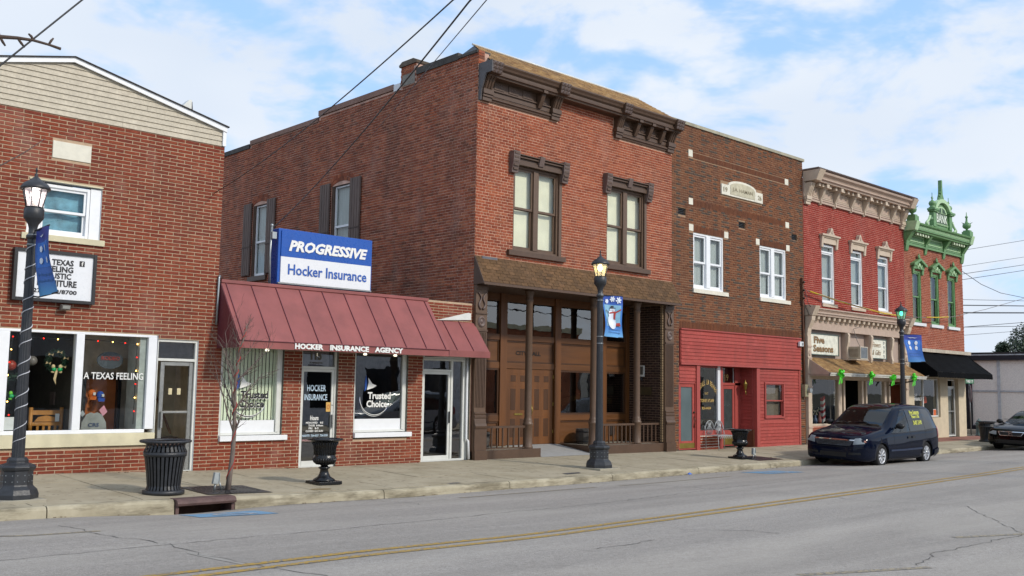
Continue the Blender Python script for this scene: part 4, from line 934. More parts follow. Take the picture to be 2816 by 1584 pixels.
# coping tiles
COP = mat('rosy clay coping', '8a6a5c', .8, var=.15, ns=4, stain=.4, bmp=.2); COPD = mat('dark tarred coping', '4c4844', .85, var=.3, ns=4, stain=.5, bmp=.3)
def coping(y0, y1, z, m, step=.6, h=.13, x0=15.56, x1=16.0):
    y = y0
    while y < y1-.01:
        e = min(y+step, y1); MB().box(x0, x1, y+.004, e-.004, z-.03, z+h-.03).build('coping_tile', m, B); y = e
coping(.0, .75, 10.07, COPD, h=.07); coping(.75, 2.5, 10.05, COPD, .58, .18); coping(3.5, 7.3, 9.84, COP, .95, .16); coping(7.32, 11.5, 9.66, COP, .84, .15); coping(11.54, 19, 9.56, COPD, .9, .15)
mb = MB(); mb.box(15.58, 16.1, 2.5, 3.18, 9.8, 10.36); ch = mb.build('chimney', MO_S, B)
for r in range(7):
    for i in range(3):
        y = 2.5+(.11 if r % 2 else 0)+i*.22; MB().box(15.57, 15.6, y+.005, min(y+.205, 3.18), 9.86+r*.0725, 9.92+r*.0725).build('brick', BR_S, ch, fix=False)
MB().box(15.565, 15.6, 2.55, 3.1, 9.82, 10.12).build('cement_patch', mat('grey cement render', '857f76', .9, stain=.3), ch)
mb = MB(); mb.prism([(2.46, 10.36), (3.22, 10.36), (3.24, 10.42), (3.1, 10.50), (2.6, 10.50), (2.44, 10.42)], 'x', 15.54, 16.14); mb.build('cap', mat('mossy cap', '655a4e', .9, stain=.4), ch)
MB().box(15.57, 15.6, 3.2, 3.5, 9.76, 9.95).build('metal_patch', WHITE, B)
# corner pier above the cornice
for r in range(5): MB().box(15.6, 15.80, -.012, .3, 9.75+r*.072, 9.81+r*.072).build('brick', BR_S, B, fix=False)
# shingled hip roof behind the cornice: courses one by one
e0, e1, ry, rz_, ey, ez = 15.80, 23.42, .95, 10.62, -.30, 9.76
MB().add([(e0, ey, ez-.02), (e1+.1, ey, ez-.02), (22.95, ry, rz_-.02), (16.25, ry, rz_-.02), (e0, 3, 9.7), (e1, 3, 9.7), (e0, .5, 9.7), (e1+.1, .9, 9.75)], [(0, 1, 2, 3), (3, 2, 5, 4), (0, 3, 4, 6), (1, 7, 5, 2)]).build('roof_deck', mat('grey roof membrane', '5a6064'), B, fix=False)
n = 11
for r in range(n):
    t0, t1 = r/n, (r+1)/n+.03
    A = lambda t: (e0+(16.25-e0)*t, e1+(22.95-e1)*t, ey+(ry-ey)*t, ez+(rz_-ez)*t)
    a, b = A(t0), A(min(t1, 1)); x = a[0]; rr = random.Random(r); 
    mb = MB(); x -= rr.uniform(0, .2)
    while x < a[1]:
        w_ = rr.uniform(.16, .3); p, q = max(x, a[0]), min(x+w_, a[1]); up = rr.uniform(0, .008)
        if q-p > .03:
            p2, q2 = max(p, b[0]), min(q, b[1])
            if q2 > p2: mb.add([(p+.003, a[2], a[3]+.02+up), (q-.003, a[2], a[3]+.02+up), (q2-.003, b[2], b[3]+.006), (p2+.003, b[2], b[3]+.006), (p+.003, a[2], a[3]), (q-.003, a[2], a[3])], [(0, 1, 2, 3), (4, 5, 1, 0)])
        x += w_
    mb.build('shingle_course', SHTAN, B, fix=False)
MB().tube([(16.2, ry, rz_+.015), (22.97, ry, rz_+.015)], .03, 6).build('ridge_strip', ALUW, B)
# cornice
def console(x, w_, z0, root, m, face=None, top=True, dp=.42, zt=9.74, hz=.28):
    """big scrolled bracket with a block head"""
    mb = MB(); y1 = -dp
    mb.prism([(.0, z0+.16), (-.10, z0+.16), (-.12, z0+.30), (-.22, z0+.52), (-.30, zt-hz-.02), (0, zt-hz-.02)], 'x', x+.03, x+w_-.03)
    o = mb.build('console', m, root, bevel=.006)
    for i in range(3):
        a = x+.055+i*(w_-.11-.055)/2; mb = MB(); mb.prism([(-.1, z0+.2), (-.14, z0+.3), (-.24, z0+.52), (-.325, zt-hz-.04), (-.27, zt-hz-.04), (-.18, z0+.5)], 'x', a, a+.055); mb.build('reed', m, o)
    mb = MB(); mb.box(x+.01, x+w_-.01, -.13, 0, z0+.10, z0+.16); mb.box(x, x+w_, -.16, 0, z0+.165, z0+.29); mb.box(x+.02, x+w_-.02, -.10, 0, z0, z0+.10); mb.build('drop', m, o, bevel=.005)
    if top:
        mb = MB(); mb.hexa([(x-.0, y1-.02, zt-hz), (x+w_, y1-.02, zt-hz), (x+w_, .0, zt-hz), (x, .0, zt-hz), (x-.02, y1-.09, zt), (x+w_+.02, y1-.09, zt), (x+w_+.02, .05, zt), (x-.02, .05, zt)]); mb.build('block', m, o, bevel=.006)
        for i in range(3):
            for j in range(3):
                cx_ = x+w_*(i+.5)/3; cz = zt-hz+hz*(j+.5)/3; r = w_/6.8; yb = y1-.02-.07*(j+.5)/3
                mb = MB(); mb.add([(cx_-r, yb, cz-r), (cx_+r, yb, cz-r), (cx_+r, yb, cz+r), (cx_-r, yb, cz+r), (cx_, yb-.045, cz)], [(0, 1, 4), (1, 2, 4), (2, 3, 4), (3, 0, 4)]); mb.build('diamond_boss', face or m, o, fix=False)
    return o
mb = MB(); prof = [(0, 9.40), (-.30, 9.40), (-.31, 9.44), (-.36, 9.455), (-.365, 9.50), (-.345, 9.51), (-.345, 9.56), (-.40, 9.60), (-.42, 9.65), (-.43, 9.66), (-.46, 9.70), (-.46, 9.735), (0, 9.76)]
mb.prism(prof, 'x', 15.70, 23.42); mb.build('cornice_crown', BROWN, B)
for x_ in (15.66, 18.10, 20.69, 23.05): console(x_, .34 if x_ < 20 or x_ > 23 else .30, 8.82, B, BROWN, mat('brown painted relief', '665650', .5))
MB().prism([(0, 8.82), (-.08, 8.82), (-.12, 9.1), (-.28, 9.45), (-.5, 9.46), (-.5, 9.75), (0, 9.75)], 'x', 15.615, 15.655).build('cornice_end', mat('slate painted end board', '4d4848', .5), B)
for a, b in ((16.0, 18.10), (20.99, 23.05)):
    mb = MB(); mb.box(a, b, -.04, .0, 8.97, 9.40); mb.prism([(0, 8.84), (-.05, 8.84), (-.06, 8.88), (-.10, 8.90), (-.10, 8.93), (-.06, 8.97), (0, 8.97)], 'x', a, b); mb.box(a, b, -.055, -.04, 9.0, 9.09); mb.box(a, b, -.08, -.04, 9.13, 9.16); mb.build('frieze', BROWN, B)
    k = int((b-a)/.5)
    for i in range(4 if a < 17 else 5):
        px = a+.1+i*(b-a-.1)/(4 if a < 17 else 5); w_ = .34 if a < 17 else .26
        o = MB().box(px, px+w_, -.056, -.04, 9.19, 9.38).build('frieze_panel', BROWN, B, bevel=.003)
        for q in range(8):
            t_ = q*pi/4; c_, s_ = cos(t_), sin(t_); cx_, cz = px+w_/2, 9.285; n_ = (-s_*.014, c_*.014)
            MB().add([(cx_+c_*.02, -.058, cz+s_*.02), (cx_+c_*.07+n_[0], -.066, cz+s_*.05+n_[1]), (cx_+c_*.12, -.058, cz+s_*.08), (cx_+c_*.07-n_[0], -.066, cz+s_*.05-n_[1])], [(0, 1, 2, 3)]).build('rosette_leaf', mat('brown painted relief', '665650'), o, fix=False)
for x_ in (17.60, 21.50, 22.08, 22.66):
    mb = MB(); mb.prism([(0, 9.02), (-.10, 9.02), (-.2, 9.2), (-.26, 9.33), (-.26, 9.36), (0, 9.36)], 'x', x_, x_+.13); mb.box(x_-.01, x_+.14, -.34, -.0, 9.37, 9.48); mb.build('bracket', BROWN, B, bevel=.004)
# upper windows with hoods
for a, b in ((16.86, 18.52), (20.44, 22.08)):
    sash_window(B, a, b, 5.19, 7.40, .03, 6.30, BROWNL, GLS, CURT, units=2, jamb=.06, mull=.17, sw=.055)
    mb = MB(); h0, h1 = a-.16, b+.24; mb.box(h0+.1, h1-.1, -.10, 0, 7.40, 7.50); mb.box(h0+.1, h1-.1, -.07, 0, 7.50, 7.58); mb.box(h0+.1, h1-.1, -.13, 0, 7.58, 7.615); mb.box(h0+.1, h1-.1, -.17, 0, 7.64, 7.67)
    c_ = (h0+h1)/2; mb.prism([(h0+.1, 7.615), (h1-.1, 7.615), (h1-.1, 7.64), (h0+.1, 7.64)], 'y', -.1, 0); hd = mb.build('window_hood', BROWN, B, bevel=.004)
    mb = MB(); mb.prism([(0, 7.46), (-.13, 7.46), (-.20, 7.71), (0, 7.71)], 'x', c_-.085, c_+.085); mb.build('keystone', mat('brown painted relief', '665650'), hd, bevel=.005)
    for q in (h0, h1-.22):
        mb = MB(); mb.prism([(0, 7.17), (-.11, 7.17), (-.12, 7.28), (-.17, 7.45), (-.19, 7.72), (0, 7.73)], 'x', q, q+.22); e_ = mb.build('hood_end', mat('brown painted relief', '665650'), hd, bevel=.006)
        for i in range(5): MB().box(q+.03, q+.19, -.20+.012*(4-i), -.1, 7.24+i*.1, 7.29+i*.1).build('leaf_relief', BROWN, e_)
    mb = MB(); mb.box(a-.2, b+.2, -.10, .1, 5.055, 5.188); mb.build('sill', BROWN, B, bevel=.006)
    mb = MB(); mb.box(b+.002, b+.10, -.02, .02, 5.19, 7.4); mb.build('jamb_trim', BROWNL, B)
# shingled pent roof over the entrance
pr = 8; P0 = (-.02, 4.93); P1 = (-.36, 4.27)
MB().add([(X0-.0, P1[0]+.01, P1[1]), (X1, P1[0]+.01, P1[1]), (X1, P0[0], P0[1]), (X0, P0[0], P0[1])], [(0, 1, 2, 3)]).build('pent_roof_deck', SHEDGE, B, fix=False)
cnt = 0
for r in range(pr):
    t0, t1 = r/pr, (r+1)/pr+.04; ya, za = P1[0]+(P0[0]-P1[0])*t0, P1[1]+(P0[1]-P1[1])*t0; yb, zb = P1[0]+(P0[0]-P1[0])*min(t1, 1), P1[1]+(P0[1]-P1[1])*min(t1, 1)
    rr = random.Random(40+r); x = X0-(.11 if r % 2 else 0)
    while x < X1:
        p, q = max(x, X0), min(x+.213, X1)
        if q-p > .03:
            u = rr.uniform(.006, .016); mb = MB(); mb.add([(p+.005, ya-u, za+.004), (q-.005, ya-u, za+.004), (q-.005, yb-.004, zb), (p+.005, yb-.004, zb), (p+.005, ya, za-.004), (q-.005, ya, za-.004)], [(0, 1, 2, 3), (4, 5, 1, 0)]); mb.build('shingle', SHING, B, fix=False)
        x += .213
MB().box(X0+.2, X0+.7, -.06, -.03, 4.87, 4.93).build('flashing_patch', mat('grey tar patch', '5c5e66', .7), B)
MB().prism([(-.02, 4.94), (-.385, 4.26), (-.385, 4.22), (0, 4.22)], 'x', X0-.02, X0-.005).build('pent_end', BROWN, B)
MB().prism([(-.02, 4.94), (-.385, 4.26), (-.385, 4.22), (0, 4.22)], 'x', X1-.02, X1-.002).build('pent_end', BROWN, B)
mb = MB(); mb.box(X0, X1, -.385, -.355, 4.20, 4.265); mb.box(X0, X1, -.355, 1.5, 4.24, 4.26); mb.build('soffit', BROWN, B)
# entrance recess
MB().box(15.99, 22.95, 1.35, 1.37, -.3, .2).build('porch_base', BROWN, B)
for a, b in ((15.6, 17.91), (19.95, 23.38)): MB().box(a, b, .0, 1.34, -.1, .195).build('porch_floor', CONC, B)
MB().box(15.6, 17.92, -.05, .0, -.1, .21).build('step_board', BROWN, B, bevel=.006); MB().box(19.9, 23.38, -.05, .0, -.1, .21).build('step_board', BROWN, B, bevel=.006)
mb = MB(); mb.prism([(19.95, -.1), (19.9, .21), (19.93, .21), (19.96, .21)], 'y', 0, 1.3); mb.build('ramp_curb', BROWN, B)
mb = MB(); mb.add([(17.93, -.1, -.01), (19.94, -.1, -.012), (19.94, 1.34, .205), (17.93, 1.34, .205)], [(0, 1, 2, 3)]); mb.build('ramp', mat('pale ramp concrete', '9a9a98', .8, var=.08, bmp=.3), B, fix=False)
def brick_return(x, face, u0, u1, z0, z1):
    # brick wall inside the recess, plane x, facing -x
    bricks(B, 'x', x, u0, u1, z0, z1, [], .212, .0725, .0105, [BR_D], hdr=0, nobj=120)
MB().box(22.95, 23.2, .02, 1.36, .15, 4.25).build('return_wall', MO_D, B); brick_return(22.95, -1, .04, 1.34, .22, 4.22)
MB().box(15.75, 15.99, .02, 1.36, .15, 4.25).build('return_wall', MO_D, B)
mb = MB()
for r in range(55): mb.box(15.965, 16.015, -.03, .05, .24+r*.0725, .295+r*.0725); mb.box(22.90, 22.948, -.03, .05, .24+r*.0725, .295+r*.0725)
mb.build('brick_edge', mat('tan brick edge', '8a7458', .8, var=.25, ns=9), B)
YS = 1.35
mb = MB()
for a, b in ((16.0, 16.1), (17.66, 17.90), (19.74, 19.98), (21.42, 21.92), (22.80, 22.95)): MB().box(a, b, YS-.10, YS+.05, .2, 4.24).build('post', WOOD, B, bevel=.006)
bays = [(16.1, 17.66), (17.90, 19.74), (19.98, 21.42), (21.92, 22.80)]
for i, (a, b) in enumerate(bays):
    for d_, p_, q_ in ((.06, 4.03, 4.24), (.07, 2.99, 3.15), (.07, 2.24, 2.40)): MB().box(a, b, YS-d_, YS+.04, p_, q_).build('rail', WOODH, B, bevel=.005)
    gl_ = glazing(B, a, b, 3.15, 4.03, YS-.01, GLSK)
    mb = MB(); mb.box(a, b, YS-.025, YS+.03, 2.40, 2.99); mb.build('wood_panel', WOODH, B)
    mb = MB(); frame(mb, a+.005, b-.005, 2.405, 2.985, YS-.045, .035, .02); mb.build('moulding', WOODD, B)
    if i != 1:
        mb = MB(); mb.box(a, b, YS-.07, YS+.04, .84, 1.0); mb.build('rail', WOODH, B, bevel=.005); MB().box(a, b, YS-.03, YS+.03, .2, .84).build('wood_panel', WOODH, B)
        mb = MB(); frame(mb, a+.005, b-.005, .205, .835, YS-.05, .04, .02); mb.build('moulding', WOODD, B)
        glazing(B, a+.04, b-.04, 1.03, 2.21, YS-.005, GLSK); mb = MB(); frame(mb, a, b, 1.0, 2.24, YS-.055, .05, .06); mb.build('window_frame', WOODD, B)
MB().box(22.1, 22.3, YS-.09, YS-.03, .4, .7).build('vent_grille', mat('dark grille', '2a211c', .6), B)
# double door: two six panel leaves
for a, b in ((17.93, 18.815), (18.825, 19.71)):
    mb = MB(); mb.box(a, b, YS-.045, YS, .21, 2.235); d_ = mb.build('door', WOOD, B, bevel=.003)
    for (z0, z1) in ((1.84, 2.12), (1.08, 1.76), (.36, .96)):
        for k in range(2):
            p = a+.11+k*.36; q = p+.30; mb = MB(); mb.add([(p, YS-.046, z0), (q, YS-.046, z0), (q, YS-.046, z1), (p, YS-.046, z1), (p+.035, YS-.030, z0+.035), (q-.035, YS-.030, z0+.035), (q-.035, YS-.030, z1-.035), (p+.035, YS-.030, z1-.035), (p+.06, YS-.05, z0+.06), (q-.06, YS-.05, z0+.06), (q-.06, YS-.05, z1-.06), (p+.06, YS-.05, z1-.06)],
                [(0, 1, 5, 4), (1, 2, 6, 5), (2, 3, 7, 6), (3, 0, 4, 7), (4, 5, 9, 8), (5, 6, 10, 9), (6, 7, 11, 10), (7, 4, 8, 11), (8, 9, 10, 11)]); mb.build('door_panel', WOODD, d_, fix=False)
    if a < 18: MB().box(18.24, 18.54, YS-.06, YS-.045, 1.0, 1.05).build('mail_slot', BRASS, d_)
    else:
        MB().tube([(18.87, YS-.07, 1.0), (18.87, YS-.1, 1.12), (18.87, YS-.07, 1.28)], .012, 6).build('handle', BRASS, d_); MB().box(18.85, 18.89, YS-.05, YS-.04, .95, 1.4).build('handle_plate', BRASS, d_)
        for z_ in (.5, 1.25, 2.0): MB().box(19.70, 19.73, YS-.06, YS-.04, z_, z_+.09).build('hinge', BRASS, d_)
text('CITY HALL', .95, .115, (18.28, YS-.032, 2.61), (1, 0, 0), mat('dark bronze letters', '150d08', .5, bmp=0), B, bold=.025)
room(B, 16.0, 22.95, 1.6, 5, .2, 4.2, DARK, DARK, mat('yellow board', '6a5a20', .8))
mb = MB(); mb.prism([(20.4, 1.0), (21.9, 1.45), (21.9, 1.6), (21.2, 1.42)], 'y', 2.3, 2.35); mb.box(22.0, 22.9, 1.9, 1.95, 1.3, 1.5); mb.build('interior_board', mat('ochre board', '7a6020', .8), B)
# pilasters
for a, b in ((15.60, 15.97), (22.96, 23.37)):
    mb = MB(); mb.box(a, b, -.09, .02, .0, 4.25); o = mb.build('pilaster', BROWNL, B, bevel=.004)
    mb = MB(); mb.box(a-.0, b+.03, -.15, -.09, -.05, .22); mb.box(a+.0, b+.01, -.13, -.09, .22, .74); mb.prism([(-.09, .74), (-.15, .74), (-.165, .80), (-.13, .86), (-.11, .98), (-.125, 1.0), (-.125, 1.04), (-.105, 1.06), (-.12, 1.09), (-.12, 1.12), (-.09, 1.14)], 'x', a, b); mb.build('base', BROWN, o, bevel=.004)
    for i in range(7): mb = MB(); q = a+.03+i*(b-a-.09)/6; mb.box(q, q+.028, -.105, -.09, 1.25, 3.05); mb.build('reed', BROWN, o)
    mb = MB(); mb.box(a, b, -.115, -.09, 3.08, 3.13); mb.box(a, b, -.115, -.09, 3.50, 3.53); mb.box(a, b, -.12, -.09, 4.1, 4.2); mb.build('band', BROWN, o)
    REL = mat('brown painted relief', '665650'); c_ = (a+b)/2
    mb = MB(); mb.add([(c_+.12*p, -.10, 3.315+.14*q) for p, q in circ(20)]+[(c_+.09*p, -.125, 3.315+.105*q) for p, q in circ(20)]+[(c_+.05*p, -.10, 3.315+.06*q) for p, q in circ(20)]+[(c_, -.13, 3.315)], [(i, (i+1) % 20, 20+(i+1) % 20, 20+i) for i in range(20)]+[(20+i, 20+(i+1) % 20, 40+(i+1) % 20, 40+i) for i in range(20)]+[(40+i, 40+(i+1) % 20, 60) for i in range(20)]); mb.build('rosette', REL, o, fix=False)
    for s_ in (-1, 1):
        pts = [(c_+s_*(.03+.08*t_)*1.0+.05*s_*sin(t_*7), -.105-.012*t_, 3.62+.42*t_) for t_ in [i/12 for i in range(13)]]; MB().tube(pts, [.03-.018*i/12 for i in range(13)], 6).build('leaf_scroll', REL, o)
# columns and railings
for x_ in (17.59, 20.06, 21.90):
    mb = MB(); mb.lathe([(.135, .0), (.135, .05), (.12, .08), (.12, .58), (.135, .60), (.135, .64), (.11, .66), (.12, .70), (.10, .74), (.092, .80), (.088, 3.72), (.105, 3.74), (.105, 3.79), (.09, 3.81), (.1, 3.9), (.13, 3.99), (.13, 4.04)], (x_, .10, .2), 20); mb.build('column', BROWNL, B)
def railing(a, b):
    o = MB().box(a, b, .07, .13, .73, .785).build('railing', BROWN, B); MB().box(a, b, .08, .12, .22, .25).build('bottom_rail', BROWN, o)
    n = max(2, round((b-a)/.185))
    for i in range(1, n): x_ = a+(b-a)*i/n; MB().box(x_-.016, x_+.016, .084, .116, .25, .73).build('baluster', BROWN, o)
railing(15.98, 17.47); railing(20.18, 21.78); railing(22.02, 22.93)
WB = mat('grey weathered barrel wood', '4a4642', .8, var=.3, ns=3, stretch=(1, 1, .3), bmp=.3)
def barrel(x_, y_, lab):
    t = thing('barrel_planter', lab, 'planter', (x_, y_, .2)); n = 14
    for i in range(n):
        a0, a1 = 2*pi*i/n+.01, 2*pi*(i+1)/n-.01; vs = []
        for z_, r in ((0, .26), (.2, .30), (.42, .29)): vs += [(x_+r*cos(a0), y_+r*sin(a0), .2+z_), (x_+r*cos(a1), y_+r*sin(a1), .2+z_)]
        MB().add(vs, [(0, 1, 3, 2), (2, 3, 5, 4)]).build('stave', WB, t, fix=False)
    for z_, r in ((.06, .275), (.33, .302)): MB().lathe([(r, 0), (r+.004, .03)], (x_, y_, .2+z_), 24).build('hoop', BLACK, t)
    MB().lathe([(.27, .36), (.01, .38)], (x_, y_, .2), 16).build('soil', mat('soil', '1c1713', .95), t)
barrel(20.62, .86, 'half barrel planter by the wooden wall right of the city hall door'); barrel(16.45, .7, 'half barrel planter behind the left porch railing')
t = thing('notice_box', 'small framed notice box on the dark brick wall inside the porch', 'notice box', (22.93, .72, 2.1)); MB().box(22.90, 22.94, .66, .86, 2.12, 2.45).build('frame', ALUW, t); MB().box(22.895, 22.9, .69, .83, 2.18, 2.42).build('sheet', mat('dark notice', '55534c', .5), t); MB().tube([(22.92, .75, 2.1), (22.86, .75, 2.06), (22.88, .7, 2.0)], .03, 8).build('lamp', BLACK, t)
t = thing('wall_plaque', 'dark bronze plaque on the brick wall inside the porch', 'plaque', (22.93, .6, 1.6)); MB().box(22.92, 22.945, .40, .84, 1.58, 1.82).build('plate', mat('dark bronze', '4a4028', .5, .3), t)
for i in range(4): t = thing('hanging_bulb', ('leftmost', 'second', 'third', 'rightmost')[i]+' small warm bulb glowing behind the left transom of the city hall entrance', 'lamp', (16.5+i*.45, 2.6, 3.6+.1*(i % 2)), 'lit bulbs behind the transom glass'); MB().ball((16.5+i*.45, 2.6, 3.6+.1*(i % 2)), .035).build('bulb', mat('hot warm bulb', 'ffd080', .4, emit=('ffb050', 14)), t)
# ================================================================== BROWN BRICK HALL WITH CORAL SHOPFRONT
B = thing('brown_brick_hall', 'brown brick building with cast stone blocks above a coral red sided shopfront', 'building', (27.1, 0, -.05))
M0, M1, MT = 23.38, 30.86, 9.86
wins = [(24.45, 26.04, 4.83, 6.57), (28.10, 29.72, 4.83, 6.57)]
stones = [(24.21, 24.42, 8.91, 9.12), (29.70, 29.92, 8.86, 9.07), (24.22, 24.43, 7.41, 7.61), (29.71, 29.93, 7.36, 7.56), (24.23, 24.45, 6.60, 6.80), (26.08, 26.30, 6.58, 6.78), (27.88, 28.09, 6.57, 6.77), (29.74, 29.95, 6.56, 6.76)]
vents = [(23.69, 24.07, 7.03, 7.25), (26.89, 27.27, 7.01, 7.22), (30.09, 30.47, 6.98, 7.19)]
shop = [(23.72, 30.52, -.3, 3.58)]
wall(B, 'y', 0, M0, M1, -.3, MT, wins+shop+vents, .16, MO_M)
sold = [(24.44, 29.69, 8.88, 9.07), (24.44, 29.70, 7.39, 7.58), (24.46, 26.07, 6.58, 6.78), (28.10, 29.73, 6.57, 6.77), (23.74, 30.52, 3.585, 3.80)]
def pk_(r, i, rn): return 1 if (r % 2 == 0 and i % 3 == 1 and rn.random() < .75) or rn.random() < .06 else 0
bricks(B, 'y', 0, M0+.01, M1, -.2, MT, wins+shop+stones+vents+[(25.89, 28.25, 7.96, 8.4)], .212, .0725, .0095, [BR_M, BR_MD, BR_MS], hdr=0, soldier=sold, pick=pk_)
shell(B, M0, M1, 0, 15, -.3, MT, BR_S, SHEDGE)
for a, b, c, d in stones: MB().box(a, b, -.012, .1, c, d).build('stone_block', LIMEW, B, bevel=.003)
for a, b, c, d in vents:
    mb = MB(); mb.box(a, b, .1, .12, c, d); o = mb.build('vent', VOID, B)
    for i in range(4): MB().box(a, b, .03, .05, c+.02+i*.052, c+.04+i*.052).build('bar', BLACK, o)
x = M0
while x < M1+.05: MB().box(x+.003, min(x+1.2, M1+.08)-.003, -.05, .35, MT, MT+.10).build('coping_stone', mat('lichened coping stone', 'a19c88', .85, var=.15, ns=4, stain=.6, bmp=.3), B, bevel=.004); x += 1.2
mb = MB(); mb.prism([(25.90, 7.97), (28.25, 7.97), (28.25, 8.31), (27.86, 8.31)]+[(27.07+.79*cos(a)*1.0, 8.33+.19*sin(a)) for a in [pi*i/14 for i in range(15)]]+[(26.28, 8.31), (25.90, 8.31)], 'y', -.05, .02); o = mb.build('name_stone', LIMEW, B, bevel=.006)
mb = MB(); mb.prism([(26.36, 8.03), (27.78, 8.03)]+[(27.07+.70*cos(a), 8.30+.15*sin(a)) for a in [pi*i/14 for i in range(15)]], 'y', -.06, -.05); mb.build('name_panel', mat('carved stone', 'bdb79f', .85, stain=.4), o)
text('J.A. HAMAN', 1.15, .15, (26.48, -.063, 8.12), (1, 0, 0), mat('shadowed carving', '8a8068', .9), o, bold=.01)
text('19', .22, .16, (25.99, -.053, 8.06), (1, 0, 0), mat('shadowed carving', '8a8068', .9), o, bold=.02); text('26', .22, .16, (27.95, -.053, 8.06), (1, 0, 0), mat('shadowed carving', '8a8068', .9), o, bold=.02)
for a, b, c, d in wins:
    sash_window(B, a, b, c, d, .02, 5.66, WHITE2, GLS, CURTG, units=2, jamb=.06, mull=.20, sw=.06); MB().box(a-.05, b+.2, -.06, .1, c-.125, c).build('sill', LIMEW, B, bevel=.006)
# coral siding planks
def planks(root, a, b, z0, z1, y, holes=(), step=.107, m=PINK, axis='y'):
    z_ = z0
    while z_ < z1-.02:
        z2 = min(z_+step, z1); segs = [(a, b)]
        for p, q, r, s in holes:
            if r < (z_+z2)/2 < s: segs = [w_ for s0, s1 in segs for w_ in ((s0, min(s1, p)), (max(s0, q), s1)) if w_[1]-w_[0] > .02]
        for s0, s1 in segs:
            mb = MB()
            if axis == 'y': mb.add([(s0, y-.022, z_+.004), (s1, y-.022, z_+.004), (s1, y-.003, z2), (s0, y-.003, z2), (s0, y+.01, z_), (s1, y+.01, z_)], [(0, 1, 2, 3), (4, 5, 1, 0)])
            else: mb.add([(y-.022, s1, z_+.004), (y-.022, s0, z_+.004), (y-.003, s0, z2), (y-.003, s1, z2), (y+.01, s1, z_), (y+.01, s0, z_)], [(0, 1, 2, 3), (4, 5, 1, 0)])
            mb.build('siding_plank', m, root, fix=False)
        z_ += step
MB().box(23.74, 30.52, -.05, .1, 2.50, 3.575).build('sign_board', PINKD, B); planks(B, 23.76, 30.50, 2.56, 3.55, -.052)
mb = MB(); mb.box(23.74, 30.52, -.085, -.05, 2.50, 2.56); mb.box(23.74, 30.52, -.09, -.05, 3.55, 3.585); mb.build('trim_board', PINKD, B)
mb = MB(); mb.box(27.99, 28.29, .0, .1, -.15, 2.499); mb.box(29.46, 30.42, .0, .1, -.15, 2.499); mb.box(28.291, 29.459, .0, .1, -.15, .86); mb.box(28.291, 29.459, .0, .1, 2.045, 2.499); mb.build('panel_backing', PINKD, B); planks(B, 27.99, 30.42, -.06, 2.47, .0, [(28.27, 29.49, .84, 2.07)])
MB().box(27.80, 27.98, -.05, .25, -.1, 2.499).build('post', PINKD, B, bevel=.004); MB().box(24.55, 24.72, -.05, .2, -.1, 2.499).build('post', PINKD, B, bevel=.004)
MB().box(30.42, 30.52, -.03, .1, -.15, 2.499).build('trim_board', PINKD, B)
MB().box(23.72, 24.549, .0, .08, 1.97, 2.499).build('panel_backing', PINKD, B); planks(B, 23.73, 24.54, 2.0, 2.49, .0)
W_ = sash_window(B, 28.29, 29.46, .86, 2.045, -.05, 1.44, PINKD, GLSD, mat('brown blind', '6a6055', .8), jamb=.055, sw=.03, name='window', backname='blind')
# plain coral door with tall pane
mb = MB(); frame(mb, 23.71, 24.55, -.02, 1.97, -.01, .03, .1); mb.build('door_frame', PINKD, B); D_ = MB(); frame(D_, 23.745, 24.515, -.01, 1.935, .02, .10, .045, wb=.24); dr = D_.build('door', PINK, B, bevel=.003)
MB().box(23.83, 24.43, .045, .05, .22, 1.85).build('pane', mat('frosted grey glass', '5d6a6c', .15, var=.1, ns=2, bmp=0), dr); MB().box(23.76, 24.50, .005, .02, .02, .17).build('kick_plate', BRASS, dr)
MB().tube([(24.47, .0, .95), (24.47, -.04, .85), (24.47, 0, .62)], .014, 6).build('handle', mat('aged bronze', '3c3020', .4, .5), dr); MB().ball((24.47, -.01, 1.08), .03).build('lock', mat('aged bronze', '3c3020'), dr)
# display window
MB().box(24.72, 25.90, .10, .16, .37, .52).build('window_apron', PINKD, B)
MB().box(24.62, 25.92, .11, .2, -.1, .369).build('low_wall', MO_W, B)
for r in range(5):
    for i in range(6):
        a = 24.62+i*.215+(.1 if r % 2 else 0); b = min(a+.195, 25.91)
        if b-a > .04: MB().box(a, b, .098, .13, -.06+r*.084, .0+r*.084).build('brick', BR_W, B, fix=False)
mb = MB(); mb.box(25.83, 25.97, .09, .22, .50, 2.5); mb.build('window_post', WHITE, B); mb = MB(); mb.box(24.72, 25.83, .10, .2, 2.44, 2.5); mb.build('window_head', PINKD, B)
pn = glazing(B, 24.73, 25.83, .52, 2.44, .14, GLSK)
GY = .132
for i, ch_ in enumerate('RANDALL L. BENNET'):
    if ch_ != ' ':
        u = i/16; a = 24.80+u*.98; zt_ = 1.62+.30*(1-((u-.5)*2)**2); text(ch_, .05, .16, (a, GY, zt_), (1, 0, 0), GOLD, pn, zd=(0, 0, 1), bold=.01, base=BASE[B])
text('LLC', .17, .07, (25.2, GY, 1.62), (1, 0, 0), GOLD, pn, base=BASE[B], bold=.02); text('ATTORNEY AT LAW', .82, .10, (24.86, GY, 1.38), (1, 0, 0), GOLD, pn, base=BASE[B], bold=.02); text('826-8424', .46, .08, (25.05, GY, 1.16), (1, 0, 0), GOLD, pn, base=BASE[B], bold=.02)
MB().box(24.73, 26.6, 1.2, 1.22, .1, 2.5).build('room_back', mat('brown room wall', '5b4a3e', .8), B)
t = thing('fern', 'hanging green fern inside the lawyer window', 'plant', (24.95, .35, 2.3)); r = random.Random(9); mb = MB()
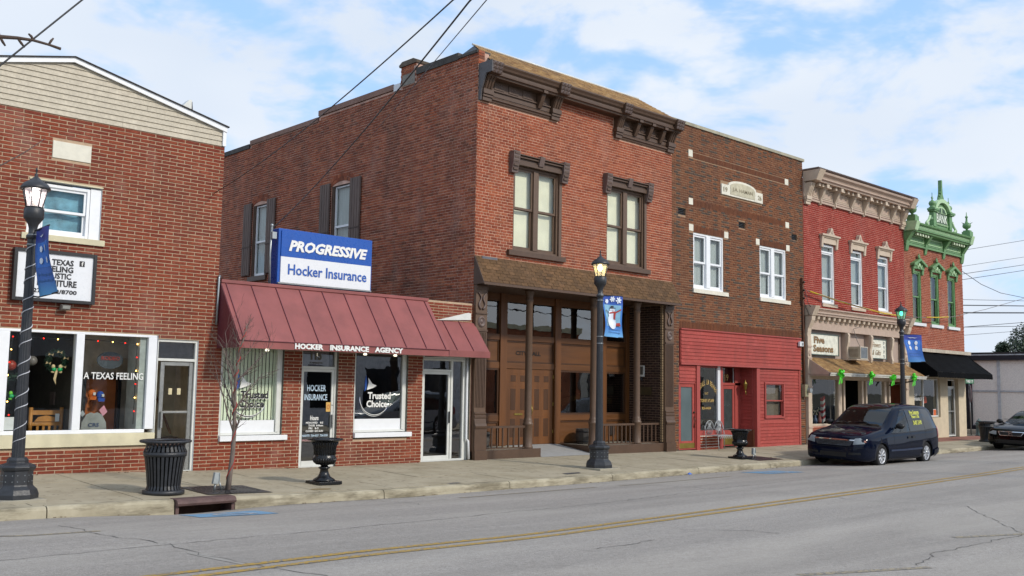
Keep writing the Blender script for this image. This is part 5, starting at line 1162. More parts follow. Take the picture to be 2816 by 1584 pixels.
for i in range(60):
    a = r.uniform(0, 2*pi); d = Vector((cos(a)*.16, sin(a)*.12, -r.uniform(.05, .35))); p = Vector((24.98, .38, 2.4)); e = Vector((-sin(a), cos(a), 0))*.02; m_ = p+d*.5+Vector((0, 0, .06))
    mb.add([p-e*.5, p+e*.5, m_+e, p+d, m_-e], [(0, 1, 2, 4), (4, 2, 3)])
mb.build('fronds', mat('fern green', '4f8a2c', .6, var=.3, bmp=0), t, fix=False); MB().lathe([(.08, 0), (.1, .1)], (24.98, .38, 2.32), 12).build('pot', BROWN, t)
# recessed door 119
YR = .55
MB().box(25.97, 26.12, .10, YR+.05, -.1, 2.5).build('side_jamb', PINKD, B); mb = MB(); mb.box(26.12, 27.80, YR, YR+.06, 1.92, 2.0); mb.box(26.12, 26.72, YR, YR+.06, -.1, 2.5); mb.box(27.44, 27.80, YR, YR+.06, -.1, 2.5); mb.build('door_surround', PINKD, B)
glazing(B, 26.72, 27.44, 2.0, 2.48, YR+.02, GLSK); MB().box(27.36, 27.37, YR, YR+.02, 2.0, 2.48).build('glazing_bar', WHITE, B)
text('119', .34, .22, (26.74, YR+.01, 2.06), (1, 0, 0), GOLD, B, bold=.01)
D_ = MB(); frame(D_, 26.73, 27.43, -.02, 1.91, YR+.02, .11, .045, wb=.5); dr = D_.build('door', PINK, B); MB().box(26.84, 27.32, YR+.04, YR+.045, .48, 1.8).build('pane', mat('dark frosted glass', '3a4242', .2, bmp=0), dr); MB().box(26.76, 27.40, YR+.005, YR+.02, .02, .3).build('kick_plate', BRASS, dr)
MB().box(27.76, 27.799, .1, YR, .5, 2.5).build('recess_wall', PINKD, B); planks(B, .1, YR, .5, 2.5, 27.765, axis='x')
MB().box(27.74, 27.82, .05, YR, -.1, .5).build('recess_brick', BR_MS, B)
MB().box(26.1, 27.8, .0, 1, 2.499, 2.51).build('recess_ceiling', PINKD, B)
t = thing('wall_lantern', 'small brass carriage lantern beside the door marked 119', 'lamp', (27.7, .3, 1.8))
mb = MB(); mb.lathe([(.03, 0), (.045, .03), (.07, .17), (.085, .18), (.03, .26), (.012, .28), (.012, .33)], (27.66, .3, 1.78), 8); mb.build('lantern', BRASS, t); MB().tube([(27.76, .3, 1.75), (27.68, .3, 1.62), (27.66, .3, 1.78)], .012, 6).build('bracket', BRASS, t)
# fittings by the party wall
t = thing('alarm_box', 'small white alarm box at the right end of the coral sign board', 'alarm box', (30.4, -.1, 3.3)); MB().box(30.28, 30.52, -.17, -.09, 3.30, 3.46).build('case', WHITE, t, bevel=.01); MB().box(30.40, 30.48, -.18, -.17, 3.33, 3.43).build('cover', ALU, t)
t = thing('electric_meter', 'grey electric meter box on a brown conduit beside the coral shopfront', 'meter', (30.7, -.05, 1.6))
MB().box(30.60, 30.80, -.16, -.01, 1.58, 2.0).build('box', mat('khaki enamel', '8a8468', .5), t, bevel=.006); MB().prism([(30.80+.09*p, 1.80+.09*q) for p, q in circ(16)], 'y', -.27, -.16).build('dial_case', STEEL, t)
MB().tube([(30.70, -.05, 2.0), (30.70, -.05, 5.0), (30.74, -.05, 5.1)], .035, 8).build('conduit', mat('rusty brown pipe', '5a3a28', .7, var=.3), t)
t = thing('insulator_rack', 'rusty insulator rack with wires on the brown brick corner', 'insulator', (30.7, -.1, 4.9)); MB().box(30.62, 30.66, -.1, -.01, 4.75, 5.7).build('bar', mat('rusty brown pipe', '5a3a28'), t)
for i in range(3): MB().lathe([(.03, 0), (.045, .03), (.03, .06)], (30.64, -.14, 4.95+i*.28), 10).build('insulator', mat('brown porcelain', '33221c', .3), t)
MB().tube([(30.66, -.15, 5.3), (30.8, -.2, 4.8), (30.95, -.3, 4.6), (30.85, -.2, 4.4), (30.72, -.06, 4.9)], .012, 6).build('wire_loop', WIRE, t)
# metal garden seat
WI = mat('white wrought iron', '9a9c9c', .45, var=.15)
t = thing('garden_seat', 'white metal two seat garden bench in front of the lawyer window', 'bench', (25.6, -.15, -.05))
zb = walk_z(25.6, -.2); bx0, bx1, by0, by1 = 25.10, 26.06, -.42, .02
S_ = lambda pts, r, n, nm: MB().tube(pts, r, 6).build(nm, WI, t)
for x_ in (bx0, bx1): S_([(x_, by1, zb), (x_, by1, zb+.43), (x_, by1+.05, zb+.72)], .012, 6, 'leg'); S_([(x_, by0-.03, zb), (x_, by0, zb+.43)], .012, 6, 'leg')
for x_ in (bx0, bx1): S_([(x_, by1+.02, zb+.6), (x_, by0+.1, zb+.64), (x_, by0-.02, zb+.58), (x_, by0+.02, zb+.5), (x_, by0, zb+.43)], .012, 6, 'armrest')
mb = MB(); mb.box(bx0, bx1, by0, by1, zb+.42, zb+.44); sT = mb.build('seat', WI, t)
for k in range(2):
    c_ = bx0+.24+k*.48; S_([(c_+.22*cos(a), by1+.04, zb+.62+.25*sin(a)) for a in [pi*i/10 for i in range(11)]], .014, 6, 'back_arch')
    for q in range(5):
        w_ = -.16+q*.08; S_([(c_+w_*.6, by1+.03, zb+.46), (c_+w_, by1+.04, zb+.60), (c_+w_*.2, by1+.04, zb+.72), (c_+w_*.7, by1+.05, zb+.82)], .011, 6, 'scroll')
for q in range(9): S_([(bx0+.06+q*.105, by0-.01, zb+.42), (bx0+.11+q*.105, by0-.01, zb+.34), (bx0+.16+q*.105, by0-.01, zb+.42)], .008, 6, 'apron_scroll')

# ================================================================== CRIMSON FLOWER SHOP
B = thing('flower_shop', 'crimson painted brick shop with tan bracketed cornice and FIVE SEASONS signs', 'building', (34.7, 0, -.05))
R0, R1 = 30.88, 38.62
wz = [(32.10, 33.02, 4.92, 7.10), (34.22, 35.14, 4.92, 7.10), (36.34, 37.26, 4.92, 7.10)]
wall(B, 'y', 0, R0, R1, 4.4, 9.3, wz, .14, MO_R)
bricks(B, 'y', 0, R0, R1, 4.45, 8.62, wz, .212, .0725, .0115, [BR_R], hdr=0)
shell(B, R0, R1, 0, 15, -.3, 9.3, BR_S, SHEDGE)
T_ = TAN; y_ = -.0
mb = MB(); mb.box(R0, R1, -.05, 0, 8.56, 9.2); mb.prism([(0, 9.17), (-.42, 9.17), (-.43, 9.22), (-.50, 9.25), (-.50, 9.29), (-.47, 9.30), (-.50, 9.36), (-.60, 9.42), (-.62, 9.49), (0, 9.56)], 'x', R0+.05, R1-.02); mb.box(R0, R1, -.09, 0, 8.52, 8.58); mb.box(R0, R1, -.075, -.05, 8.62, 8.65); mb.build('cornice', TAN, B)
mb = MB(); x = R0
while x < R1: mb.prism([(x, 9.555), (x+.1, 9.555), (x+.05, 9.61)], 'y', -.62, .4); x += .1
mb.box(R0, R1, -.6, .5, 9.53, 9.556); mb.build('tile_roof', mat('dark roof tile', '54423a', .8, var=.3), B)
for x_, w_ in ((R0+.03, .34), (R1-.38, .34)): console(x_, w_, 8.36, B, TANL, top=False, zt=9.2, hz=.06, dp=.5); MB().hexa([(x_-.01, -.52, 9.16), (x_+w_+.01, -.52, 9.16), (x_+w_+.01, 0, 9.16), (x_-.01, 0, 9.16), (x_-.02, -.70, 9.52), (x_+w_+.02, -.70, 9.52), (x_+w_+.02, 0, 9.56), (x_-.02, 0, 9.56)]).build('end_block', TANL, B, bevel=.006)
cons = [31.90, 32.92, 34.12, 35.14, 36.36, 37.40]
for x_ in cons:
    mb = MB(); mb.prism([(0, 8.46), (-.08, 8.46), (-.09, 8.60), (-.20, 8.80), (-.30, 9.02), (0, 9.02)], 'x', x_, x_+.13); mb.box(x_-.02, x_+.15, -.40, 0, 9.02, 9.16); mb.box(x_+.035, x_+.095, -.13, -.0, 8.50, 8.7); mb.build('bracket', TANL, B, bevel=.004)
xs_ = [R0+.36]+cons+[R1-.38]
for a, b in zip(xs_, xs_[1:]):
    a += .16; b -= .03
    if b-a > .3:
        mb = MB(); frame(mb, a+.06, b-.06, 8.70, 9.0, -.07, .03, .02); frame(mb, a+.14, b-.14, 8.76, 8.94, -.065, .02, .015); mb.build('frieze_panel', TANL, B)
        n = 2 if b-a < .95 else 3
        for i in range(n): p = a+(i+.5)*(b-a)/n-.06; MB().box(p, p+.12, -.32, 0, 9.05, 9.16).build('dentil', TANL, B)
for a, b, c, d in wz:
    sash_window(B, a, b, c, d-.03, .04, 5.84, WHITE2, GLS, CURTG, jamb=.07, sw=.05, transom=6.80); MB().box(a-.04, b+.1, -.06, .1, c-.12, c).build('sill', TANL, B, bevel=.005)
    c_ = (a+b)/2+.03; mb = MB(); mb.box(a-.06, b+.12, -.07, .03, 7.10, 7.30); mb.box(a-.16, b+.20, -.17, .0, 7.36, 7.42); mb.prism([(0, 7.30), (-.1, 7.30), (-.14, 7.36), (0, 7.36)], 'x', a-.12, b+.16); h_ = mb.build('window_hood', TANL, B, bevel=.006)
    mb = MB(); mb.prism([(c_-.26, 7.42), (c_+.26, 7.42), (c_+.12, 7.50), (c_+.07, 7.62), (c_, 7.69), (c_-.07, 7.62), (c_-.12, 7.50)], 'y', -.17, -.02); mb.build('crest', TANL, h_, bevel=.006)
    MB().prism([(c_-.05, 7.5), (c_, 7.45), (c_+.05, 7.5), (c_, 7.6)], 'y', -.19, -.17).build('boss', TAN, h_)
    for q in (a-.10, b+.03): MB().prism([(0, 6.92), (-.07, 6.95), (-.09, 7.2), (-.12, 7.36), (0, 7.36)], 'x', q, q+.13).build('hood_leg', TANL, h_, bevel=.004)
# shopfront cornice
mb = MB(); mb.prism([(0, 4.42), (-.26, 4.42), (-.27, 4.48), (-.31, 4.50), (-.31, 4.55), (-.28, 4.56), (-.33, 4.62), (-.36, 4.64), (-.36, 4.68), (0, 4.72)], 'x', 31.0, R1-.1); mb.box(31.1, R1-.3, -.06, .1, 3.94, 4.42); mb.build('shop_cornice', TAN, B)
for i in range(19): x_ = 31.42+i*.366; mb = MB(); mb.prism([(0, 4.20), (-.08, 4.20), (-.10, 4.26), (-.2, 4.30), (-.22, 4.41), (0, 4.41)], 'x', x_, x_+.15); mb.build('modillion', TANL, B)
for x_ in (30.88, 38.30):
    MB().hexa([(x_+.0, -.3, 4.40), (x_+.3, -.3, 4.40), (x_+.3, 0, 4.4), (x_, 0, 4.4), (x_-.01, -.46, 4.74), (x_+.31, -.46, 4.74), (x_+.31, 0, 4.78), (x_-.01, 0, 4.78)]).build('end_block', TANL, B, bevel=.006)
    mb = MB(); mb.prism([(0, 3.70), (-.08, 3.70), (-.12, 3.95), (-.26, 4.25), (-.28, 4.39), (0, 4.39)], 'x', x_+.03, x_+.27); mb.build('console', TANL, B, bevel=.005)
    mb = MB(); mb.box(x_+.03, x_+.27, -.1, .15, -.2, 3.70); o = mb.build('pilaster', TANL, B, bevel=.005)
    for z_ in (.5, 1.9, 2.35, 2.9, 3.3): MB().box(x_+.01, x_+.29, -.12, -.1, z_, z_+.05).build('band', TAN, o)
    MB().prism([(x_+.15+.08*a, 3.1+.1*b) for a, b in circ(12)], 'y', -.125, -.1).build('boss', TAN, o)
MB().box(31.15, 38.3, .16, .2, 2.9, 3.95).build('beadboard', mat('tan beadboard', 'a8968a', .6, var=.1, ns=30, bmp=.2, stretch=(1, 1, .02)), B)
for x_ in (33.72, 35.50, 37.22):
    mb = MB(); mb.box(x_, x_+.2, -.02, .17, 2.88, 3.94); o = mb.build('post', TAN, B, bevel=.004)
    mb = MB(); mb.prism([(0, 2.9), (-.06, 2.9), (-.09, 3.0), (-.05, 3.2), (-.05, 3.4), (-.1, 3.6), (-.12, 3.85), (-.08, 3.93), (0, 3.93)], 'x', x_+.02, x_+.16); mb.build('scroll_bracket', TANL, o)
for a, b, lab, tx in ((31.22, 33.27, 'cream FIVE SEASONS signboard with gold shaded lettering', 0), (35.72, 36.98, 'cream FLOWERS & GIFTS signboard right of the air conditioner', 1)):
    t = thing('signboard', lab, 'sign', ((a+b)/2, 0, 3.1)); MB().box(a, b, .04, .10, 3.075, 3.80).build('board', mat('cream signboard', 'd9d8c8', .5), t)
    mb = MB(); frame(mb, a-.02, b+.02, 3.055, 3.82, .02, .03, .08); mb.build('frame', mat('sage frame', '4a5a55', .5), t)
    G2 = mat('ochre lettering', '8a6c44', .5, bmp=0); G3 = mat('brown lettering shade', '4a3c30', .5, bmp=0)
    if tx == 0:
        for m_, d in ((G3, .016), (G2, 0)):
            text('Five', .72, .24, (31.55+d, .034-(.003 if d == 0 else 0), 3.48-d), (1, 0, 0), m_, t, bold=.03); text('Seasons', 1.38, .24, (31.50+d, .034-(.003 if d == 0 else 0), 3.18-d), (1, 0, 0), m_, t, bold=.03)
        sx_ = 31.30
    else:
        text('Flowers', .68, .2, (35.86, .034, 3.50), (1, 0, 0), G2, t, shear=.4); text('& Gifts', .68, .2, (35.86, .034, 3.20), (1, 0, 0), G2, t, shear=.4); sx_ = 36.80
    for i in range(4): z_ = 3.16+i*.17; MB().tube([(sx_+.05*cos(q)*(1 if i % 2 else -1)*(1-q/9), .036, z_+.08*sin(q)*(1-q/9)) for q in [j*.5 for j in range(12)]], .009, 5).build('scrollwork', mat('slate scroll paint', '5c7078', .5), t)
t = thing('air_conditioner', 'beige window air conditioner between the two flower shop signboards', 'air conditioner', (34.1, -.2, 2.95))
MB().box(33.86, 34.42, -.5, .14, 2.97, 3.43).build('case', mat('beige enamel', 'b0a38e', .5, stain=.3), t, bevel=.008)
mb = MB(); frame(mb, 33.86, 34.42, 2.97, 3.43, -.515, .03, .014); mb.build('front_frame', mat('pale enamel', 'c0b8a8', .5), t); MB().box(33.89, 34.39, -.505, -.5, 3.0, 3.40).build('grille_back', mat('dark slate grille', '4c5258', .5), t)
for i in range(9): MB().box(33.89, 34.39, -.512, -.506, 3.02+i*.042, 3.035+i*.042).build('fin', mat('grey fin', '8c9296', .5), t)
for i in range(7): MB().box(33.852, 33.86, -.42, -.05, 3.05+i*.045, 3.07+i*.045).build('side_louvre', mat('brown louvre', '7c6c5c', .5), t)
mb = MB(); mb.box(33.6, 34.5, -.5, .1, 2.93, 2.965); mb.build('shelf', TANL, t)
MB().tube([(34.25, -.3, 3.43), (34.2, -.2, 3.7), (34.15, -.1, 4.1), (34.2, -.3, 4.15)], .012, 5).build('cable', mat('grey cable', '7a7470', .5), t)
# shingled pent awning
y0_, z0_, y1_, z1_ = .0, 2.96, -.84, 2.43; a_, b_ = 31.0, 38.42
MB().add([(a_, y1_, z1_), (b_, y1_, z1_), (b_, y0_+.1, z0_), (a_, y0_+.1, z0_)], [(0, 1, 2, 3)]).build('awning_deck', SHEDGE, B, fix=False)
for r in range(9):
    t0, t1 = r/9, min(1, (r+1)/9+.03); mb = MB(); rr = random.Random(r+70); x = a_-rr.uniform(0, .2)
    P = lambda t_: (y1_+(y0_+.1-y1_)*t_, z1_+(z0_-z1_)*t_)
    (ya, za), (yb, zb2) = P(t0), P(t1)
    while x < b_:
        w_ = rr.choice((.14, .2, .3)); p, q = max(x, a_), min(x+w_, b_); u = rr.uniform(.006, .018)
        if q-p > .02: mb.add([(p+.003, ya-u*.4, za+u), (q-.003, ya-u*.4, za+u), (q-.003, yb, zb2+.004), (p+.003, yb, zb2+.004), (p+.003, ya, za-.005), (q-.003, ya, za-.005)], [(0, 1, 2, 3), (4, 5, 1, 0)])
        x += w_
    mb.build('shingle_course', SHTAN, B, fix=False)
mb = MB(); mb.box(a_, b_+.02, -.88, -.84, 2.31, 2.42); mb.box(a_, b_+.02, -.90, -.88, 2.37, 2.42); mb.build('gutter', mat('off white gutter', 'b9b6ac', .5), B); MB().prism([(.0, 2.95), (-.86, 2.42), (-.86, 2.31), (.0, 2.31)], 'x', a_, a_+.02).build('awning_end', TAN, B); MB().box(a_, b_, -.84, .2, 2.33, 2.345).build('awning_soffit', TAN, B)
# shop windows
mb = MB(); mb.box(31.17, 38.3, .12, .3, 2.2, 2.5)
for p, q in ((33.34, 33.58), (33.72, 33.84), (35.10, 35.24), (35.42, 35.52), (36.92, 37.08), (37.30, 37.40)): mb.box(p, q, .1, .26, -.1, 2.2)
mb.box(31.17, 33.34, .1, .26, .56, .63); mb.box(35.52, 36.92, .1, .26, .56, .63); mb.build('shopfront_frame', TANL, B, bevel=.004)
MB().box(31.17, 33.58, .12, .3, -.2, .56).build('stall_riser', MO_G, B)
for r in range(8):
    for i in range(11):
        a = 31.2+i*.212+(.1 if r % 2 else 0); MB().box(a, min(a+.2, 33.57), .108, .13, -.06+r*.0725, .0+r*.0725).build('brick', BR_G, B, fix=False)
MB().box(35.24, 38.3, .12, .3, -.2, .56).build('stall_riser', TAN, B)
glazing(B, 31.17, 33.34, .63, 2.2, .16, GLSD); glazing(B, 35.52, 36.92, .63, 2.2, .16, GLSD); glazing(B, 33.84, 35.10, .1, 2.2, .8, GLSD); glazing(B, 37.40, 38.2, .1, 2.2, .5, GLSD)
room(B, 31.1, 38.4, .9, 4, -.1, 2.5, DARK, DARK, DARK)
mb = MB(); mb.box(33.9, 33.96, .75, .8, -.05, 2.2); mb.box(34.3, 34.36, .75, .8, -.05, 2.2); mb.build('door_stile', mat('grey door stile', '4a4640', .6), B)
for s, z_ in (('1', 1.62), ('2', 1.44), ('5', 1.26)): text(s, .12, .15, (33.9, .6, z_), (1, 0, 0), TXTW, B, bold=.05)
r = random.Random(12)
for i, (x_, h_, c_) in enumerate(((31.35, .42, 'a8b09a'), (31.55, .55, 'c9c9c0'), (31.8, .35, '9a8a60'), (32.0, .5, 'b9b9b4'), (32.3, .3, '5a6a8a'), (32.6, .42, 'b86a5a'))):
    t = thing('vase', 'small display vase in the dark flower shop window, number %s from the left' % ('one', 'two', 'three', 'four', 'five', 'six')[i], 'vase', (x_, .45, .62), 'vases in the flower shop window')
    MB().lathe([(.05, 0), (.07, .1), (.05, h_*.6), (.025, h_*.8), (.04, h_)], (x_, .45, .62), 12).build('body', mat('vase glaze %d' % i, c_, .3), t)
    mb = MB()
    for k in range(14): a = r.uniform(0, 6.28); mb.ball((x_+.09*cos(a), .45+.05*sin(a), .62+h_+r.uniform(0, .18)), .018, 6, 4)
    mb.build('flowers', mat('dried flowers', 'b9b4a0', .8, var=.4), t)
t = thing('candy_pole', 'red and white striped candy pole behind the van windscreen in the shop window', 'decoration', (32.9, .5, .62))
for i in range(8): z_ = .65+i*.11; MB().hexa([(32.85, .45, z_), (33.0, .45, z_+.08), (33.0, .55, z_+.08), (32.85, .55, z_), (32.85, .45, z_+.11), (33.0, .45, z_+.19), (33.0, .55, z_+.19), (32.85, .55, z_+.11)]).build('stripe', mat('candy red', 'b01c20', .5) if i % 2 else TXTW, t)
wreath('wreath', 'autumn leaf wreath under the shingled awning by the shop door', (34.35, .72, 2.05), .2, mat('autumn leaves', '7a4a24', .8, var=.6, bmp=0), (mat('amber bow', 'a8641c', .6), mat('amber bow', 'a8641c')))
LIMEB = mat('lime green ribbon', '4fd82a', .35, var=.12, bmp=0)
for i, (x_, lab) in enumerate(((31.55, 'leftmost lime green bow on the awning gutter'), (33.72, 'second lime green bow, under the air conditioner'), (35.42, 'third lime green bow, right of the shop awning middle'), (37.15, 'lime green bow right of the far lamp post'))):
    t = thing('ribbon_bow', lab, 'bow', (x_, -.92, 2.4), 'lime green bows on the shop awning'); rr = random.Random(i); mb = MB()
    for k in range(11):
        u = Vector((rr.gauss(0, 1), -abs(rr.gauss(0, .7)), rr.gauss(0, 1))).normalized(); v = u.orthogonal().normalized(); v.rotate(Matrix.Rotation(rr.uniform(0, 3), 3, u)); w_ = u.cross(v); q = rr.uniform(.13, .19); n_ = 8
        ring = [Vector((x_, -.95, 2.38))+u*(q*.5*(1+cos(2*pi*j/n_)))+w_*(.055*sin(2*pi*j/n_)) for j in range(n_)]
        vs = [p+v*.035 for p in ring]+[p-v*.035 for p in ring]; mb.add(vs, [(j, (j+1) % n_, n_+(j+1) % n_, n_+j) for j in range(n_)], 0, True)
    mb.build('loops', LIMEB, t, fix=False); mb = MB()
    for s in (-1, 1): mb.add([(x_-.03, -.95, 2.36), (x_+.03, -.95, 2.36), (x_+s*.05+.04, -.98, 2.22), (x_+s*.09+.03, -.96, 2.05+.03*s), (x_+s*.09-.05, -.96, 2.04), (x_+s*.05-.04, -.98, 2.22)], [(0, 1, 2, 5), (5, 2, 3, 4)])
    mb.build('tails', LIMEB, t, fix=False)

# ================================================================== GREEN CORNICED BANK
B = thing('old_bank', 'rose brick bank with ornate green metal cornice crowned by a BANK gable', 'building', (41.5, 0, -.06))
G0, G1 = 38.64, 44.28
wz = [(39.32, 40.12, 4.65, 6.80), (41.0, 41.80, 4.65, 6.80), (42.68, 43.46, 4.65, 6.80)]
low = [(39.25, 41.68, .78, 2.4), (42.44, 43.52, -.2, 2.4)]
wall(B, 'y', 0, G0, G1, 3.45, 8.3, wz, .16, MO_G, GREEN); bricks(B, 'y', 0, G0+.01, G1, 3.62, 7.9, wz, .212, .0725, .010, [BR_G], hdr=0)
wall(B, 'y', .0, G0, G1, -.3, 3.45, low, .3, CREAM, name='stucco_wall'); shell(B, G0, G1, 0, 16, -.3, 8.4, BR_S, SHEDGE)
MB().box(G0+.1, G1+.35, -.14, .05, 3.47, 3.61).build('ledge', mat('weathered ledge', 'b5aa98', .7, stain=.4), B)
mb = MB(); mb.box(G0, G1, -.06, 0, 7.80, 8.42); mb.prism([(0, 8.30), (-.40, 8.30), (-.42, 8.36), (-.47, 8.38), (-.47, 8.41), (-.44, 8.42), (-.44, 8.56), (-.52, 8.60), (-.54, 8.66), (0, 8.72)], 'x', 38.66, 44.34); mb.box(G0, G1, -.10, 0, 7.78, 7.83); mb.box(G0, G1, -.08, 0, 7.90, 7.93); mb.build('cornice', GREEN, B)
for i in range(60): MB().box(39.05+i*.085, 39.085+i*.085, -.455, -.43, 8.44, 8.54).build('bead', GREENL, B, fix=False)
for x_, w_ in ((38.66, .26), (40.42, .2), (42.20, .2), (44.06, .26)):
    mb = MB(); mb.prism([(0, 7.50), (-.06, 7.56), (-.10, 7.78), (-.12, 7.95), (-.26, 8.15), (-.36, 8.29), (0, 8.29)], 'x', x_, x_+w_); mb.build('console', GREEN, B, bevel=.006)
for x_ in (38.64, 44.06): MB().hexa([(x_, -.48, 8.34), (x_+.28, -.48, 8.34), (x_+.28, 0, 8.34), (x_, 0, 8.34), (x_-.01, -.58, 8.70), (x_+.29, -.58, 8.70), (x_+.29, 0, 8.74), (x_-.01, 0, 8.74)]).build('end_block', GREENL, B, bevel=.006)
for a, b in ((38.98, 40.38), (40.68, 42.14), (42.46, 44.0)):
    mb = MB(); frame(mb, a+.05, b-.05, 7.97, 8.22, -.085, .03, .025); mb.build('frieze_panel', GREENL, B)
for x_ in [39.15+i*.25 for i in range(5)]+[42.7+i*.25 for i in range(5)]: MB().box(x_, x_+.11, -.34, -.24, 8.19, 8.29).build('dentil', mat('cream green dentil', 'ccd8b8', .5), B)
for a, b, c, d in wz:
    sash_window(B, a, b, c, d, .02, 5.72, GREEN, GLSD, mat('dim room blind', '50544c', .8), jamb=.08, sw=.05, backname='blind'); MB().box(a-.12, b+.26, -.08, .1, c-.13, c-.005).build('sill', WHITE, B, bevel=.004)
    c_ = (a+b)/2+.05; h_ = MB().prism([(c_-.62, 6.98), (c_-.6, 7.06), (c_, 7.30), (c_+.6, 7.06), (c_+.62, 6.98), (c_+.5, 6.98), (c_, 7.20), (c_-.5, 6.98)], 'y', -.20, .0).build('window_hood', GREEN, B, bevel=.006)
    mb = MB(); mb.prism([(c_-.5, 6.86), (c_+.5, 6.86), (c_+.48, 6.98), (c_, 7.19), (c_-.48, 6.98)], 'y', -.10, 0); mb.build('tympanum', GREEN, h_)
    mb = MB(); mb.tube([(c_+.28*t_, -.11, 6.96+.07*sin(abs(t_)*9)) for t_ in [-1+i/10 for i in range(21)]], .02, 6); mb.ball((c_, -.12, 7.02), (.08, .03, .09), 10, 6); mb.build('scroll_relief', GREENL, h_)
    mb = MB(); mb.ball((c_, -.1, 7.34), (.09, .05, .06), 10, 6); mb.ball((c_-.05, -.1, 7.39), (.045, .04, .06), 8, 5); mb.ball((c_+.05, -.1, 7.39), (.045, .04, .06), 8, 5); mb.ball((c_, -.1, 7.45), (.035, .03, .06), 8, 5); mb.build('crest', GREEN, h_)
    for q in (c_-.50, c_+.36): mb = MB(); mb.prism([(0, 6.62), (-.06, 6.66), (-.08, 6.85), (-.12, 6.97), (0, 6.97)], 'x', q, q+.14); mb.build('hood_leg', GREEN, h_, bevel=.005)
# gable
cx = 41.52; PY = -.32
mb = MB(); mb.prism([(40.82, 8.70), (42.22, 8.70), (42.18, 9.42)]+[(cx+.66*cos(a), 9.36+.45*sin(a)) for a in [pi*i/16 for i in range(17)]]+[(40.86, 9.42)], 'y', PY, PY+.12); gb = mb.build('gable', GREEN, B)
mb = MB(); n = 18; vs = []
for i in range(n+1):
    a = pi*i/n
    for r_, y_ in ((.64, PY-.12), (.80, PY-.12), (.80, PY+.05), (.64, PY+.05)): vs.append((cx+r_*cos(a), y_, 9.36+(r_-.16)*.98*sin(a)))
mb.add(vs, [(i*4+j, (i+1)*4+j, (i+1)*4+(j+1) % 4, i*4+(j+1) % 4) for i in range(n) for j in range(4)]); mb.build('arch_moulding', GREENL, gb)
mb = MB()
for s in (-1, 1):
    a = cx+s*.78; mb.box(a-.20, a+.20, PY-.15, PY+.15, 9.36, 9.42); mb.box(a-.25, a+.25, PY-.18, PY+.15, 9.42, 9.50); mb.box(a-.13, a+.13, PY-.08, PY+.12, 8.74, 9.36)
mb.build('gable_pier', GREEN, gb, bevel=.006)
mb = MB(); mb.prism([(40.98, 8.90), (42.06, 8.90), (42.06, 9.34)]+[(cx+.54*cos(a), 9.36+.34*sin(a)) for a in [pi*i/16 for i in range(17)]]+[(40.98, 9.34)], 'y', PY-.012, PY); mb.build('name_field', mat('dark green field', '2f4a34', .6), gb)
raised(text('BANK', 1.04, .36, (41.0, PY-.022, 8.97), (1, 0, 0), mat('pale lettering', 'cfd8c8', .5, bmp=0), gb, bold=.02), .02)
mb = MB(); frame(mb, 40.96, 42.08, 8.86, 8.92, PY-.05, .02, .05); mb.prism([(cx+.50*cos(a), 9.38+.30*sin(a)) for a in [pi*i/14 for i in range(15)]], 'y', PY-.03, PY-.01); mb.build('sunburst', GREENL, gb)
for s in (-1, 1): MB().prism([(cx+s*.05, 9.40), (cx+s*.42, 9.40), (cx+s*.26, 9.56), (cx+s*.05, 9.62)], 'y', PY-.036, PY-.03).build('sunburst_pane', mat('dark green field', '2f4a34'), gb)
for s in (-1, 1):   # scroll volutes on both sides
    mb = MB(); b_x = cx+s*.98; mb.tube([(b_x+s*(.10+.10*t_)*cos(t_*1.5+2)-s*.0, PY, 9.0-.18*t_*.3+(.09+.08*t_)*sin(t_*1.5+2)) for t_ in [i*.35 for i in range(9)]], .055, 6); mb.tube([(b_x+s*.1, PY, 9.15), (b_x+s*.25, PY, 8.95), (b_x+s*.42, PY, 8.86), (b_x+s*.5, PY, 8.80), (b_x+s*.44, PY, 8.76)], .055, 6); mb.build('volute', mat('pale green painted relief', 'a9c79b'), gb)
def finial(x_, z_, prof, name='finial', parent=None, n=12):
    mb = MB(); mb.lathe(prof, (x_, PY+.02, z_), n); return mb.build(name, GREEN, parent or gb)
mb = MB(); mb.prism([(cx-.36, 9.80), (cx-.2, 9.92), (cx-.16, 10.08), (cx-.09, 10.2), (cx-.06, 10.45), (cx-.05, 10.82), (cx+.05, 10.82), (cx+.06, 10.45), (cx+.09, 10.2), (cx+.16, 10.08), (cx+.2, 9.92), (cx+.36, 9.80)], 'y', PY-.06, PY+.08); sp = mb.build('spire', GREEN, gb)
for s in (-1, 1):
    for a, b, r_ in ((.30, 9.86, .07), (.19, 10.0, .06), (.14, 10.14, .055), (.10, 10.28, .04)): MB().ball((cx+s*a, PY, b), (r_, .05, r_), 8, 5).build('crocket', GREEN, sp)
    fn = finial(cx+s*.80, 9.50, [(.14, 0), (.15, .05), (.09, .09), (.13, .16), (.15, .22), (.12, .30), (.05, .34), (.03, .37), (.03, .5), (.015, .52), (.015, .68)]); MB().box(cx+s*.80-.08, cx+s*.80+.08, PY, PY+.04, 9.93, 9.97).build('cross_arm', GREEN, fn)
